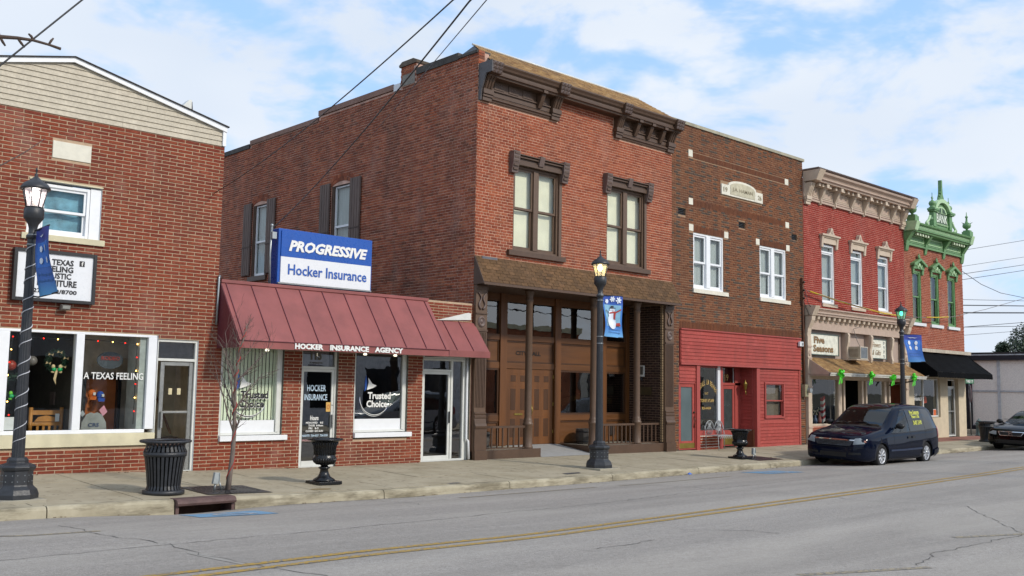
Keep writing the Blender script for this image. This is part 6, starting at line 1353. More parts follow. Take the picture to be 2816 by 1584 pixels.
for x_ in (38.82, 44.18):
    mb = MB(); mb.box(x_-.17, x_+.17, PY-.18, PY+.18, 8.70, 8.92); mb.box(x_-.13, x_+.13, PY-.14, PY+.14, 8.92, 8.98); mb.build('urn_base', GREEN, B, bevel=.008)
    prof = [(.05, .0), (.05, .06), (.15, .12), (.18, .2), (.16, .3), (.08, .34)] + ([(.05, .4), (.035, .55), (.06, .58), (.06, .63), (.02, .66), (.012, .82)] if x_ > 40 else [(.07, .38), (.02, .42)])
    u_ = finial(x_, 8.98, prof, 'urn', B, 10)
    for k in range(6): a = k*pi/3; MB().add([(x_+.14*cos(a), PY+.14*sin(a), 9.26), (x_+.24*cos(a), PY+.24*sin(a), 9.36), (x_+.12*cos(a+.3), PY+.12*sin(a+.3), 9.30)], [(0, 1, 2)]).build('thorn', GREEN, u_, fix=False)
# ground floor of the bank
mb = MB(); frame(mb, 39.27, 41.66, .80, 2.38, .08, .06, .08); mb.box(40.22, 40.29, .08, .16, .86, 2.32); mb.build('window_frame', ALUW, B); glazing(B, 39.33, 40.22, .86, 2.32, .12, GLSD); glazing(B, 40.29, 41.60, .86, 2.32, .12, GLSD)
mb = MB(); frame(mb, 42.46, 43.42, -.04, 2.38, .12, .05, .08); mb.box(42.51, 43.37, .12, .2, 2.03, 2.09); mb.build('door_frame', ALUW, B); D_ = MB(); frame(D_, 42.51, 43.37, .0, 2.03, .13, .06, .04); D_.box(42.57, 43.31, .13, .16, 1.0, 1.04); dr = D_.build('door', ALU, B); glazing(B, 42.57, 43.31, .06, 1.97, .15, GLSD, dr)
MB().box(42.9, 43.3, .25, .27, .0, 2.0).build('door_blind', mat('grey door blind', '7a7a78', .8), B)
room(B, 38.8, 44.2, .4, 3.5, -.1, 2.5, DARK, mat('grey showroom wall', '4e5256', .8), DARK)
text('Sew', .42, .2, (39.30, .10, 1.62), (1, 0, 0), TXTW, B, shear=.3, bold=.02); text('PERFECT', .72, .12, (39.46, .10, 1.47), (1, 0, 0), TXTW, B, bold=.03)
for lab, x0_, x1_, z0_, z1_, c_ in (('orange red garment hanging in the bank shop window', 40.75, 41.02, 1.35, 1.6, 'd0421c'), ('tan cloth draped in the bank shop window', 40.45, 40.6, .95, 1.75, 'b08a5c')):
    t = thing('garment', lab, 'clothing', ((x0_+x1_)/2, .3, z0_)); mb = MB(); mb.prism([(x0_, z0_), (x1_, z0_+.03), (x1_-.02, z1_), ((x0_+x1_)/2, z1_+.05), (x0_+.02, z1_-.03)], 'y', .28, .34); mb.build('cloth', mat('cloth '+c_, c_, .8), t, bevel=.01)
t = thing('window_notice', 'orange notice in the lower corner of the bank shop window', 'notice', (41.3, .1, .9)); MB().box(41.22, 41.46, .1, .105, .86, 1.1).build('sheet', mat('orange card', 'd0642c', .6), t); MB().box(41.2, 41.48, .106, .11, .84, 1.12).build('border', WHITE, t)
t = thing('fabric_awning', 'black fabric awning with scalloped valance on the old bank', 'awning', (41.6, 0, 2.4))
BKF = mat('black canvas', '08090b', .9, var=.3, ns=2, bmp=.2, spec=.08)
ba, bb = 38.95, 44.42; mb = MB(); mb.grid(lambda u, v: (ba+(bb-ba)*u, -.02-1.08*v, 3.46-.84*v-.03*sin(pi*v)+.006*sin(u*31)), 40, 8); mb.build('canopy', BKF, t, fix=False)
mb = MB(); n = 60; vs = []
for i in range(n+1): u = i/n; vs += [(ba+(bb-ba)*u, -1.10, 2.62), (ba+(bb-ba)*u, -1.115, 2.42-.02*abs(sin(u*pi*22)))]
mb.add(vs, [(2*i, 2*i+2, 2*i+3, 2*i+1) for i in range(n)]); mb.build('valance', BKF, t, fix=False)
for x_ in (ba, bb): MB().add([(x_, -.02, 3.46), (x_, -1.10, 2.62), (x_, -1.11, 2.42), (x_, -.02, 2.42)], [(0, 1, 2, 3)]).build('side_panel', BKF, t, fix=False)
for x_ in (38.45,): MB().tube([(36.9, -.1, 2.05), (37.9, -.5, 2.22), (38.6, -.9, 2.45)], .03, 6).build('brace', mat('brown iron brace', '4a4238', .6), t)

# ================================================================== FAR GREY BUILDING
B = thing('grey_panel_building', 'low grey building with pebble panels and dark fascia across the side street', 'building', (56, 8, -.1))
PEB = mat('pebble dash panel', 'e4ded6', .9, var=.16, ns=30, bmp=.5); DKB = mat('dark slate fascia', '20242c', .5); 
MB().box(52.02, 80, -1.4, 22, -.3, 3.7).build('wall', PEB, B)
y = -1.35; k = 0
for i in range(16):
    y0_ = -1.45+i*1.46; 
    for z0_, z1_ in ((.27, 1.90), (1.98, 3.46)): MB().box(51.99, 52.02, y0_+.08, y0_+1.40, z0_, z1_).build('panel', PEB, B)
    MB().box(51.93, 52.02, y0_-.06, y0_+.07, .2, 3.48).build('mullion', mat('grey steel mullion', 'b4b8bc', .5), B)
MB().box(51.95, 51.988, -1.4, 22, 1.905, 1.975).build('rail', mat('grey steel mullion', '8c9298'), B); MB().box(51.95, 51.988, -1.4, 22, .2, .265).build('rail', mat('grey steel mullion', '8c9298'), B)
MB().box(51.96, 52.0, -1.4, 22, .0, .2).build('plinth', DKB, B); mb = MB(); mb.box(51.80, 80, -1.6, 22, 3.5, 3.74); mb.build('fascia', DKB, B); MB().box(51.78, 80, -1.62, 22, 3.74, 3.80).build('gutter', mat('white gutter', 'a8acb0', .5), B); MB().box(51.85, 80, -1.55, 22, 3.80, 3.90).build('roof_edge', SHEDGE, B)
MB().box(51.92, 51.99, 2.8, 3.6, .0, 3.48).build('dark_door', mat('dark navy door', '1a2028', .4), B)
MB().box(49.9, 50.5, -2.6, 8, -.2, .02).build('kerb_block', CONC, B)
# ================================================================== STREET FURNITURE
LGLASS = glass_mat('lantern glass', (.85, .85, .82), 1.45)
def lamp_post(x, y, label, lit, base_rot=0, pole_r=.08, wrap=None, panem=None):
    z = walk_z(x, y); t = thing('street_lamp', label, 'street lamp', (x, y, z), 'black lantern street lamps on the sidewalk')
    MB().box(x-.34, x+.34, y-.34, y+.34, z-.06, z+.035).build('footing', CONC, t, bevel=.01)
    mb = MB(); a0 = pi/8+base_rot
    mb.lathe([(.315, .03), (.315, .10), (.29, .17), (.235, .22), (.228, .24), (.225, .44), (.25, .46), (.265, .50), (.24, .53), (.15, .56), (.15, .60), (.12, .64)], (x, y, z), 8, smooth=False, a0=a0); mb.build('base', IRON, t, bevel=.006)
    mb = MB()
    for i in range(8):
        a = a0+pi/8+i*pi/4; c_, s_ = cos(a), sin(a); r_ = .212
        for du in (-.05, .05):
            for dz in (.29, .38): mb.ball((x+r_*c_-s_*du, y+r_*s_+c_*du, z+dz), .008, 6, 4)
    mb.build('bolt', STEEL, t)
    MB().lathe([(pole_r+.012, .6), (pole_r+.01, .9), (pole_r, 1.6), (pole_r-.012, 3.95)], (x, y, z), 32, smooth=False, star=.08).build('pole', IRON, t)
    MB().lathe([(.065, 3.93), (.09, 3.95), (.09, 3.99), (.062, 4.01), (.06, 4.10), (.075, 4.16), (.13, 4.24), (.145, 4.26), (.145, 4.40), (.12, 4.43)], (x, y, z), 24).build('collar', IRON, t)
    n = 8; R0_, R1_ = .12, .185; z0_, z1_ = z+4.43, z+4.72
    hd = MB().lathe([(.212, 4.70), (.218, 4.73), (.20, 4.76), (.17, 4.80), (.09, 4.85), (.035, 4.90), (.02, 4.92), (.03, 4.94), (.012, 4.96), (.012, 4.99), (.02, 5.0), (.003, 5.06)], (x, y, z), 16).build('lantern_roof', IRON, t)
    for i in range(n):
        a = i*2*pi/n+.2; b = a+2*pi/n
        MB().tube([(x+R0_*cos(a), y+R0_*sin(a), z0_), (x+R1_*cos(a), y+R1_*sin(a), z1_)], .009, 5).build('glazing_bar', IRON, t)
        k = .97; MB().add([(x+R0_*k*cos(a), y+R0_*k*sin(a), z0_), (x+R0_*k*cos(b), y+R0_*k*sin(b), z0_), (x+R1_*k*cos(b), y+R1_*k*sin(b), z1_-.01), (x+R1_*k*cos(a), y+R1_*k*sin(a), z1_-.01)], [(0, 1, 2, 3)]).build('pane', panem or LGLASS, t, fix=False)
    MB().ball((x, y, z+4.63), (.06, .06, .085), 14, 9).build('bulb', lit, t); MB().lathe([(.14, 4.43), (.02, 4.44), (.03, 4.55), (.01, 4.58)], (x, y, z), 12).build('lamp_seat', mat('pale enamel', 'c0b8a8'), t)
    return t, z
HOTW = mat('lit white lamp', 'ffffff', .4, bmp=0, emit=('fff4e8', 26)); HOTY = mat('lit warm lamp', 'fff0c0', .4, bmp=0, emit=('ffe2a0', 14)); HOTG = mat('lit green lamp', 'a0ffd0', .4, bmp=0, emit=('40f0a8', 5))
l1, z1 = lamp_post(4.52, -3.12, 'nearest street lamp, wound with a silver light cord, in front of the furniture store', HOTW, panem=frosted_mat('frosted lantern pane', 'd8ccd0', ('ffeef0', .12), .5))
h = []; 
for i in range(420): q = i/420; a = q*2*pi*13; r_ = .078-.01*q; h.append((4.52+r_*cos(a), -3.12+r_*sin(a), z1+.66+2.95*q+.03*sin(q*40)))
t = thing('light_cord', 'silver light cord spiralling up the nearest lamp post', 'string lights', (4.52, -3.12, z1+.7)); MB().tube(h, .0075, 5).build('cord', mat('silver cord', 'b9babf', .4), t)
l1.scale = (.93, .93, .935)
l2, z2 = lamp_post(17.09, -2.77, 'street lamp in front of city hall carrying the snowman banner', HOTY, panem=frosted_mat('warm frosted lantern pane', 'e8dcb0', ('ffecc8', .28), .4))
l3, z3 = lamp_post(33.05, -2.45, 'far street lamp with a green glow behind the parked van', HOTG, panem=frosted_mat('green frosted lantern pane', '9ab8a8', ('70d8a8', .1), .5))
for t_, x_, y_, z_, hs in ((l1, 4.52, -3.12, z1, (3.99, 3.84)), (l2, 17.09, -2.77, z2, (4.0, 3.86, 3.02, 2.86)), (l3, 33.05, -2.45, z3, (4.0, 3.86, 3.04, 2.9))):
    for q in hs: MB().lathe([(.074, q), (.079, q+.004), (.079, q+.014), (.074, q+.018)], (x_, y_, z_), 20).build('steel_band', STEEL, t_)
def banner_mat(name, top, mid, bot, zlo, zhi):
    m, t, b = base_mat(name); ge = nd(t, 'ShaderNodeNewGeometry'); sp = nd(t, 'ShaderNodeSeparateXYZ'); t.links.new(ge.outputs['Position'], sp.inputs[0])
    mr = nd(t, 'ShaderNodeMapRange'); mr.inputs[1].default_value = zlo; mr.inputs[2].default_value = zhi; t.links.new(sp.outputs['Z'], mr.inputs[0])
    t.links.new(ramp(t, mr.outputs[0], [(0, rgb(bot)), (.25, rgb(mid)), (.72, rgb(mid)), (.85, rgb(top))]), b.inputs['Base Color']); b.inputs['Roughness'].default_value = .55
    bump(t, b, noise(t, pos(t), 40, 3), .1, .01); return m
FLK = mat('white print', 'd4dce8', .6, bmp=0)
def banner(x, y, z, d, w_, ztop, zbot, label, kind, sway, lamp):
    t = thing('street_banner', label, 'banner', (x+d[0]*.35, y+d[1]*.35, z+zbot), 'winter banners on the lamp posts'); d = Vector((*d, 0)).normalized(); nrm = Vector((d.y, -d.x, 0))
    if nrm.y > 0 and abs(nrm.y) > .5: nrm = -nrm
    bm = banner_mat('banner cloth '+kind, *{'snowman': ('2348a0', '3a78c8', '6aa8d8'), 'flake': ('23348c', '2a5ca8', '3c78b0'), 'near': ('23348c', '2a5ca8', '4a90c0')}[kind], z+zbot, z+ztop)
    def S(u, v, off=0):  # u along arm, v up
        s_ = (1-v)
        p = Vector((x, y, z))+d*(.10+u*w_+sway[0]*s_*s_+.03*sin(v*5+u*2)*(.4+s_))+nrm*(.03*sin(u*5+v*4)+sway[1]*s_)
        return p+Vector((0, 0, zbot+(ztop-zbot)*v+sway[2]*(u-.5)*s_))+nrm*off
    o = MB().grid(lambda u, v: S(u, v), 10, 22).build('cloth', bm, t, fix=False)
    def flat(pts, nm, m, off): off = off*1.7+.006; MB().add([S(u, v, off) for u, v in pts], [tuple(range(len(pts)))]).build(nm, m, o, fix=False)
    asp = w_/(ztop-zbot)
    def disc(cu, cv, r, nm, m, off=.006, sx_=1): flat([(cu+r*a*sx_, cv+r*b*asp) for a, b in circ(16)], nm, m, off)
    def flake(cu, cv, r):
        for i in range(3):
            a = i*pi/3+.2; c_, s_ = cos(a), sin(a); q = .03
            flat([(cu-r*c_-q*s_, cv+(-r*s_+q*c_)*asp), (cu-r*c_+q*s_, cv+(-r*s_-q*c_)*asp), (cu+r*c_+q*s_, cv+(r*s_-q*c_)*asp), (cu+r*c_-q*s_, cv+(r*s_+q*c_)*asp)], 'snowflake', FLK, .007+.001*i)
    if kind == 'snowman':
        MB().grid(lambda u, v: S(.08+.84*u, .26+.52*v, .004), 10, 12).build('picture_panel', mat('pale ice blue print', '7fb0cc', .6, bmp=0), o, fix=False)
        for a in ((.22, .86, .09), (.48, .92, .11), (.76, .90, .13)): flake(*a)
        disc(.40, .36, .27, 'snow_body', FLK, .008); disc(.46, .53, .2, 'snow_body', FLK, .009); disc(.50, .64, .13, 'snow_head', FLK, .010)
        RD = mat('red print', '9c3028'); flat([(.34, .56), (.66, .60), (.66, .63), (.36, .60)], 'scarf', RD, .013); flat([(.58, .61), (.68, .60), (.62, .42), (.52, .45)], 'scarf', RD, .014); flat([(.66, .58), (.90, .66), (.92, .70), (.66, .62)], 'scarf', RD, .013)
        flat([(.36, .69), (.66, .70), (.66, .715), (.56, .715), (.55, .76), (.42, .755), (.42, .71), (.36, .705)], 'hat', mat('dark hat print', '2a3038', .6, bmp=0), .014)
        for q in (.44, .54): disc(q, .65, .016, 'eye', TXTK, .014)
        flat([(.5, .64), (.60, .625), (.5, .63)], 'nose', mat('orange print', 'd07830', .6, bmp=0), .015); flat([(.12, .66), (.34, .58), (.34, .56), (.12, .63)], 'arm', mat('brown print', '5a4030', .6, bmp=0), .013)
        flat([(.62, .28), (.9, .28), (.86, .36), (.68, .35)], 'gift', RD, .012)
        tx = (("Season's", .16), ('Greetings', .08))
    else:
        MB().grid(lambda u, v: S(.10+.80*u, .42+.38*v, .004), 10, 12).build('picture_panel', mat('mid blue print', '2f6cc0', .6, bmp=0), o, fix=False)
        for a in ((.32, .70), (.68, .70), (.32, .52), (.68, .52)): flake(*a, .075)
        flat([(.25, .90), (.4, .87), (.5, .885), (.6, .87), (.75, .90), (.6, .89), (.5, .90), (.4, .89)], 'swirl', FLK, .006); tx = (('Happy', .28), ('Holidays', .18))
    for s, v0 in tx:
        o2 = text(s, 1, 1, (0, 0, 0), (1, 0, 0), mat('faded blue lettering', '2c5a8c', .6, bmp=0), t, zd=(0, 1, 0), ext=0, base=(0, 0, 0), bold=.0)
        for vt in o2.data.vertices: q = S(.15+.7*vt.co.x, v0+.055*vt.co.y, .008)-BASE[t]; vt.co = q
        BASE[o2] = BASE[t]
    for v, k in ((1, 'arm'), (0, 'arm')):
        e = Vector((x, y, z+(ztop if v else zbot)+.01)); p1 = S(1, v)
        MB().tube([e, e+(S(.0, v)-e)*.9, p1+Vector((0, 0, .01))], .012, 6).build('arm', BLACK, t)
    return t
banner(4.52, -3.12, z1, (.02, -1), .58, 3.80, 2.86, 'blue snowflake banner seen nearly edge on at the nearest lamp', 'near', (.05, -.10, .03), l1)
banner(17.09, -2.77, z2, (.98, -.1), .60, 4.0, 3.03, 'blue banner with a snowman in a red scarf by city hall', 'snowman', (.03, .0, -.02), l2)
banner(33.05, -2.45, z3, (.97, -.2), .95, 3.92, 2.98, 'deep blue banner with four snowflakes above the parked van', 'flake', (.22, .0, .03), l3)
# slatted bins
def bin_(x, y, label):
    z = walk_z(x, y); t = thing('litter_bin', label, 'litter bin', (x, y, z), 'slatted black litter bins')
    def R(q): return .30 if q < .03 else .245+.0*q if q < .1 else .25+.075*(q-.1)/.55 if q < .66 else .325-.06*(q-.66)/.07 if q < .73 else .30+.05*(q-.73)/.07
    P = [(.0, .295), (.035, .30), (.075, .262), (.13, .248), (.3, .265), (.5, .293), (.60, .312), (.655, .318), (.70, .295), (.745, .285), (.79, .345)]
    n = 30
    mbp = None
    for i in range(n):
        a = 2*pi*i/n; da = .065; vs = []
        for q, r_ in P:
            for s in (-1, 1): vs.append((x+r_*cos(a+s*da), y+r_*sin(a+s*da), z+q))
        for q, r_ in P:
            for s in (-1, 1): vs.append((x+(r_-.008)*cos(a+s*da), y+(r_-.008)*sin(a+s*da), z+q))
        k = len(P); f = [(2*j, 2*j+1, 2*j+3, 2*j+2) for j in range(k-1)]+[(2*k+2*j, 2*k+2*j+2, 2*k+2*j+3, 2*k+2*j+1) for j in range(k-1)]
        MB().add(vs, f).build('slat', IRON, t, fix=False)
    MB().lathe([(.29, .0), (.31, .0), (.312, .06), (.29, .065)], (x, y, z), 40).build('base_ring', IRON, t)
    MB().lathe([(.296, .575), (.318, .575), (.324, .64), (.30, .64)], (x, y, z), 40).build('band', IRON, t)
    mb = MB(); mb.tube([(x+.365*cos(a), y+.365*sin(a), z+.80) for a in [2*pi*i/40 for i in range(40)]], .022, 8, closed=True); mb.tube([(x+.335*cos(a), y+.335*sin(a), z+.80) for a in [2*pi*i/40 for i in range(40)]], .018, 8, closed=True); mb.build('rim', IRON, t)
    MB().lathe([(.22, .03), (.25, .5), (.265, .70)], (x, y, z), 24).build('liner', VOID, t)
    MB().lathe([(.25, .72), (.27, .76), (.20, .765)], (x, y, z), 24).build('liner_rim', mat('rusty liner rim', '5a4438', .7), t)
bin_(6.62, -3.19, 'black slatted litter bin on the kerb in front of the furniture store door')
bin_(41.3, -2.0, 'black slatted litter bin between the van and the far black car')
def urn(x, y, label):
    z = walk_z(x, y); t = thing('urn_planter', label, 'urn', (x, y, z), 'black cast iron urns on the sidewalk')
    MB().box(x-.235, x+.235, y-.235, y+.235, z, z+.06).build('plinth', IRONB, t, bevel=.008)
    MB().lathe([(.20, .06), (.19, .09), (.12, .13), (.085, .19), (.07, .26), (.10, .28), (.105, .30), (.07, .31), (.06, .33)], (x, y, z), 24).build('stem', IRONB, t)
    MB().lathe([(.06, .33), (.15, .36), (.20, .42), (.205, .47), (.185, .50), (.18, .52), (.185, .62), (.215, .73), (.26, .765), (.30, .775), (.325, .785), (.325, .80), (.29, .81), (.25, .80), (.22, .76)], (x, y, z), 40).build('bowl', IRONB, t)
    mb = MB(); n = 28
    for i in range(n):
        a = 2*pi*i/n; mb.tube([(x+r_*cos(a), y+r_*sin(a), z+q) for q, r_ in ((.52, .187), (.60, .188), (.68, .202), (.745, .235))], .011, 5)
        mb.tube([(x+r_*cos(a), y+r_*sin(a), z+q) for q, r_ in ((.355, .14), (.40, .192), (.46, .208))], .012, 5)
    mb.build('fluting', IRONB, t)
    MB().lathe([(.23, .765), (.01, .775)], (x, y, z), 20).build('soil', mat('reddish potting bark', '6a3a28', .9, var=.5, ns=30, bmp=.6), t)
urn(9.80, -2.70, 'black cast iron urn in front of the insurance office door'); urn(23.34, -2.37, 'black cast iron urn in front of the coral red shopfront')
# outlets by the tree grates
def outlet(x, y, label, lean):
    z = walk_z(x, y); t = thing('outlet_post', label, 'power outlet', (x, y, z)); MB().tube([(x, y, z), (x+.02, y, z+.12)], .018, 8).build('conduit', STEEL, t); MB().tube([(x+.13, y, z), (x+.08, y, z+.14)], .014, 8).build('conduit', STEEL, t)
    mb = MB(); mb.hexa([(x-.04, y-.035, z+.11), (x+.05, y-.035, z+.10), (x+.05, y+.03, z+.10), (x-.04, y+.03, z+.11), (x-.03+lean, y-.035, z+.29), (x+.06+lean, y-.035, z+.28), (x+.06+lean, y+.03, z+.28), (x-.03+lean, y+.03, z+.29)]); mb.build('box', mat('pale grey outlet box', '9ea4a4', .5), t, bevel=.006)
    MB().box(x+.05+lean*.5, x+.058+lean*.5, y-.05, y+.01, z+.14, z+.28).build('lid', mat('pale grey outlet box', '9ea4a4'), t)
outlet(7.52, -3.06, 'grey outdoor outlet box beside the foot of the bare young tree', .02); outlet(23.86, -2.45, 'grey outdoor outlet box on the empty tree grate', .0)
# young bare tree
BARK = mat('grey brown bark', '6e625a', .85, var=.35, ns=25, stain=.3, bmp=.5, stretch=(1, 1, .3)); TWIG = mat('twig brown', '5c4c46', .85, var=.2)
def tree():
    x, y = 7.73, -3.11; z = walk_z(x, y); t = thing('young_tree', 'bare young street tree wound with a red light cord, growing from the grate', 'tree', (x, y, z)); r = random.Random(4)
    tr = [(x, y, z), (x+.03, y, z+.28), (x+.06, y, z+.6), (x+.07, y, z+.9), (x+.06, y, z+1.3), (x+.05, y, z+1.75), (x+.08, y, z+2.02), (x+.12, y, z+2.32), (x+.19, y, z+2.58), (x+.22, y, z+2.72)]
    MB().tube(tr, [.048, .040, .037, .034, .029, .024, .019, .015, .010, .005], 10).build('trunk', BARK, t)
    twigs = MB()
    def branch(p, d, L, rad, lv):
        pts = [Vector(p)]; n = 6; d = Vector(d).normalized()
        for i in range(n):
            d = (d+Vector((r.uniform(-.16, .16), r.uniform(-.16, .16), r.uniform(-.02, .16)))).normalized(); pts.append(pts[-1]+d*L/n)
        if lv == 0: MB().tube(pts, [rad*(1-.8*i/n) for i in range(n+1)], 6).build('limb', BARK, t)
        else: twigs.tube(pts, [max(.0018, rad*(1-.85*i/n)) for i in range(n+1)], 4)
        if lv < 2:
            for i in range(1, n+1, 1 if lv == 0 else 2):
                for k in range(2 if (lv == 0 and i % 2) else 1):
                    a = d.orthogonal().normalized(); a.rotate(Matrix.Rotation(r.uniform(0, 6.28), 3, d)); branch(pts[i], d*.9+a*r.uniform(.5, .9), L*r.uniform(.28, .46), rad*.42*(1-.5*i/n), lv+1)
    # (start on trunk, point aimed at, length)
    for i0, aim, L in ((3, (-.42, .1, 1.2), 1.15), (3, (.2, -.3, .7), .6), (4, (-.5, -.2, .95), 1.3), (4, (.62, .1, .75), .9), (4, (-.25, .4, .8), .8), (5, (.60, -.1, .62), .85), (5, (-.3, .2, .75), .75), (5, (.05, .5, .6), .6), (6, (.5, .1, .55), .55), (6, (-.28, -.2, .5), .5), (7, (.35, .1, .5), .4), (7, (-.2, .1, .4), .35), (8, (.2, .1, .3), .25)):
        branch(tr[i0], aim, L, .017 if i0 < 6 else .009, 0)
    twigs.build('twigs', TWIG, t, fix=False, kind='stuff')
    P = []
    for i in range(300):
        q = i/299*(len(tr)-1.6); k = int(q); f = q-k; c_ = Vector(tr[k]).lerp(Vector(tr[k+1]), f); rr = .044-.034*q/9+.004; tw = q*2.1 if q < 3.5 else 7.35+(q-3.5)*5; a = tw*1.7
        P.append((c_.x+rr*cos(a), c_.y+rr*sin(a), c_.z))
    t2 = thing('light_cord', 'red light cord twisted up the bare young tree', 'string lights', (x, y, z)); MB().tube(P, .007, 5).build('cord', mat('red cord', 'a82820', .5, bmp=0), t2)
tree()
# foreground twig entering at the left edge
t = thing('tree_branch', 'bare twig with buds reaching in across the sky at the left edge', 'branch', (1.4, -11, 3.9)); r = random.Random(2)
pts = [(1.2, -11.0, 3.93), (1.6, -11, 3.97), (1.84, -11, 4.01), (1.95, -11, 4.03), (2.05, -11, 4.04), (2.15, -11, 4.035), (2.23, -11, 4.025)]
MB().tube(pts, [.02, .016, .014, .012, .010, .009, .011], 8).build('limb', mat('dark twig bark', '4a3c34', .8, bmp=.5), t)
for i, (a, dx, dz) in enumerate(((2, -.02, .04), (3, .05, -.05), (4, -.03, .04), (5, .03, .055), (2, .04, -.05))):
    p = Vector(pts[a]); MB().tube([p, p+Vector((dx*.5, 0, dz*.6)), p+Vector((dx, .01, dz))], [.008, .009, .006], 6).build('bud', mat('dark twig bark', '4a3c34'), t)
t = thing('tree_branch', 'thin bare twig crossing the brick left of the plaque', 'branch', (3.0, -6, 3.6)); MB().tube([(3.1, -5, 4.1), (3.55, -5, 4.37), (3.8, -5, 4.57), (4.02, -5, 4.78)], [.012, .010, .008, .005], 6).build('limb', TWIG, t)
# far tree crown above the grey building
t = thing('leafy_tree', 'dark green leafy tree rising behind the grey panel building', 'tree', (78, 10, 0)); r = random.Random(8); mb = MB()
MB().tube([(78, 10, -.3), (78, 10, 3), (77.6, 10.2, 4.5)], [.3, .24, .12], 8).build('trunk', BARK, t)
for (cx_, cy_, cz, R_) in ((78.4, 10.2, 4.6, 1.5), (79.9, 9.8, 5.2, 1.5), (77.4, 10.6, 4.1, .8), (80.2, 10, 6.0, 1.2), (81.5, 9.5, 4.9, 1.6), (76.5, 10.6, 3.9, .45), (77.3, 10.6, 5.2, .5)):
    for i in range(1100):
        v = Vector((r.gauss(0, 1), r.gauss(0, 1), r.gauss(0, 1))).normalized()*R_*(r.random()**.33)*(1+.25*mnoise.noise(Vector((cx_, cz, i*.1)))); p = Vector((cx_, cy_, cz))+v; e = Vector((r.uniform(-1, 1), r.uniform(-1, 1), r.uniform(-1, 1))).normalized()*.10; f = e.orthogonal().normalized()*.06
        mb.add([p-e, p+f, p+e, p-f], [(0, 1, 2, 3)])
mb.build('crown', mat('dark green leaves', '2c3a24', .7, var=.6, ns=.8, bmp=0), t, fix=False)
# hydrant, stop sign, street name sign
x, y = 45.3, -.12; z = walk_z(x, y); t = thing('fire_hydrant', 'grey green fire hydrant between the bank corner and the far bin', 'fire hydrant', (x, y, z)); HY = mat('grey green enamel', '5c7470', .5, stain=.2)
MB().lathe([(.17, 0), (.17, .04), (.13, .06), (.12, .5), (.16, .52), (.16, .56), (.13, .58), (.11, .66), (.05, .71), (.03, .72), (.03, .76)], (x, y, z), 16).build('barrel', HY, t)
MB().tube([(x-.22, y, z+.45), (x+.22, y, z+.45)], .06, 10).build('hose_outlet', HY, t); MB().tube([(x, y-.2, z+.42), (x, y, z+.42)], .07, 10).build('pumper_outlet', HY, t)
x, y = 45.6, .35; z = -.07; t = thing('stop_sign', 'stop sign seen edge on beside the bank corner', 'sign', (x, y, z)); MB().tube([(x, y, z), (x-.06, y, 2.5)], .03, 8).build('post', STEEL, t)
dx_, dy_ = .86, .51
for nm_, o_, m_ in (('plate', 0, mat('bare aluminium sign back', 'b0b4b8', .4, .3)), ('red_face', .012, mat('stop red', 'a01820', .4))):
    P8 = [(.38*a, 1.78+.38*b) for a, b in circ(8, 1/cos(pi/8), pi/8)]; vs = [(x+p*dx_+dy_*k_, y+p*dy_-dx_*k_, q) for k_ in (o_, o_+.006) for p, q in P8]
    MB().add(vs, [tuple(range(8)), tuple(range(15, 7, -1))]+[(i, (i+1) % 8, 8+(i+1) % 8, 8+i) for i in range(8)]).build(nm_, m_, t)
t = thing('street_name_sign', 'small green street name sign hanging by the bank corner', 'sign', (45.2, .2, 2.3)); MB().box(44.75, 45.68, .2, .215, 2.24, 2.44).build('plate', mat('street sign green', '14683c', .4), t); text('THIRD  ST', .75, .12, (44.83, .195, 2.28), (1, 0, 0), TXTW, t, bold=.02); MB().tube([(45.6, .23, 2.34), (45.6, .33, 2.34)], .015, 6).build('bracket', STEEL, t)

# ================================================================== WIRES
def wire(name, label, pts, r_, m=WIRE, group='overhead wires', sag=0, n=24):
    t = thing(name, label, 'wire', pts[0], group); P = []
    pts = [Vector(p) for p in pts]
    for a, b in zip(pts, pts[1:]):
        for i in range(n): q = i/n; p = a.lerp(b, q); p.z -= sag*4*q*(1-q); P.append(p)
    P.append(pts[-1]); MB().tube(P, r_, 6).build('strand', m, t); return t
def ext(a, b, k): a, b = Vector(a), Vector(b); return tuple(b+(b-a)*k)
a1, b1 = (10.14, .05, 4.95), (5.93, -11, 5.43); wire('overhead_wire', 'thick overhead wire, middle of the three, dropping to the box sign', [a1, b1, ext(a1, b1, 1.3)], .010, sag=.12)
a1, b1 = (9.89, -.3, 5.79), (5.73, -11, 5.39); wire('overhead_wire', 'overhead wire, left one of the three above the brick side wall', [(8.95, .6, 5.5), b1, ext((8.95, .6, 5.5), b1, 1.3)], .008, sag=.15)
a1, b1 = (15.5, 1.9, 9.9), (6.16, -11, 5.52); wire('overhead_wire', 'thin overhead wire, right one of the three reaching the city hall parapet', [(15.5, 4.5, 8.6), b1, ext((15.5, 4.5, 8.6), b1, .6)], .006)
wire('overhead_wire', 'overhead wire crossing the top left corner above the gable', [(1.0, -11, 2.62), (1.85, -11, 3.81), (2.35, -11, 4.41), (4.5, -11.6, 7.0)], .007)
R = [(8.81, 10.26, .014), (8.02, 9.34, .012), (7.64, 8.91, .016), (7.36, 8.60, .016), (6.39, 6.92, .014), (6.11, 6.64, .03), (5.74, 6.26, .042), (5.03, 5.74, .018), (5.03, 5.53, .018), (4.63, 5.29, .012)]
nth = ['highest', 'second highest', 'third highest', 'fourth highest', 'thin fifth', 'thick sixth', 'thickest', 'rising eighth', 'ninth', 'lowest']
for (a, b, r_), w_ in zip(R, nth):
    k = 1.12; f = lambda z_: 1.737+(z_-1.737)*k; s_ = (b-a)/8.25
    wire('utility_line', w_+' utility line in the sky right of the bank', [(49*k-9, 4.4, f(a)-9*s_), (57.4*k+14, 4.4, f(b)+14*s_)], r_, group='utility lines right of the bank')
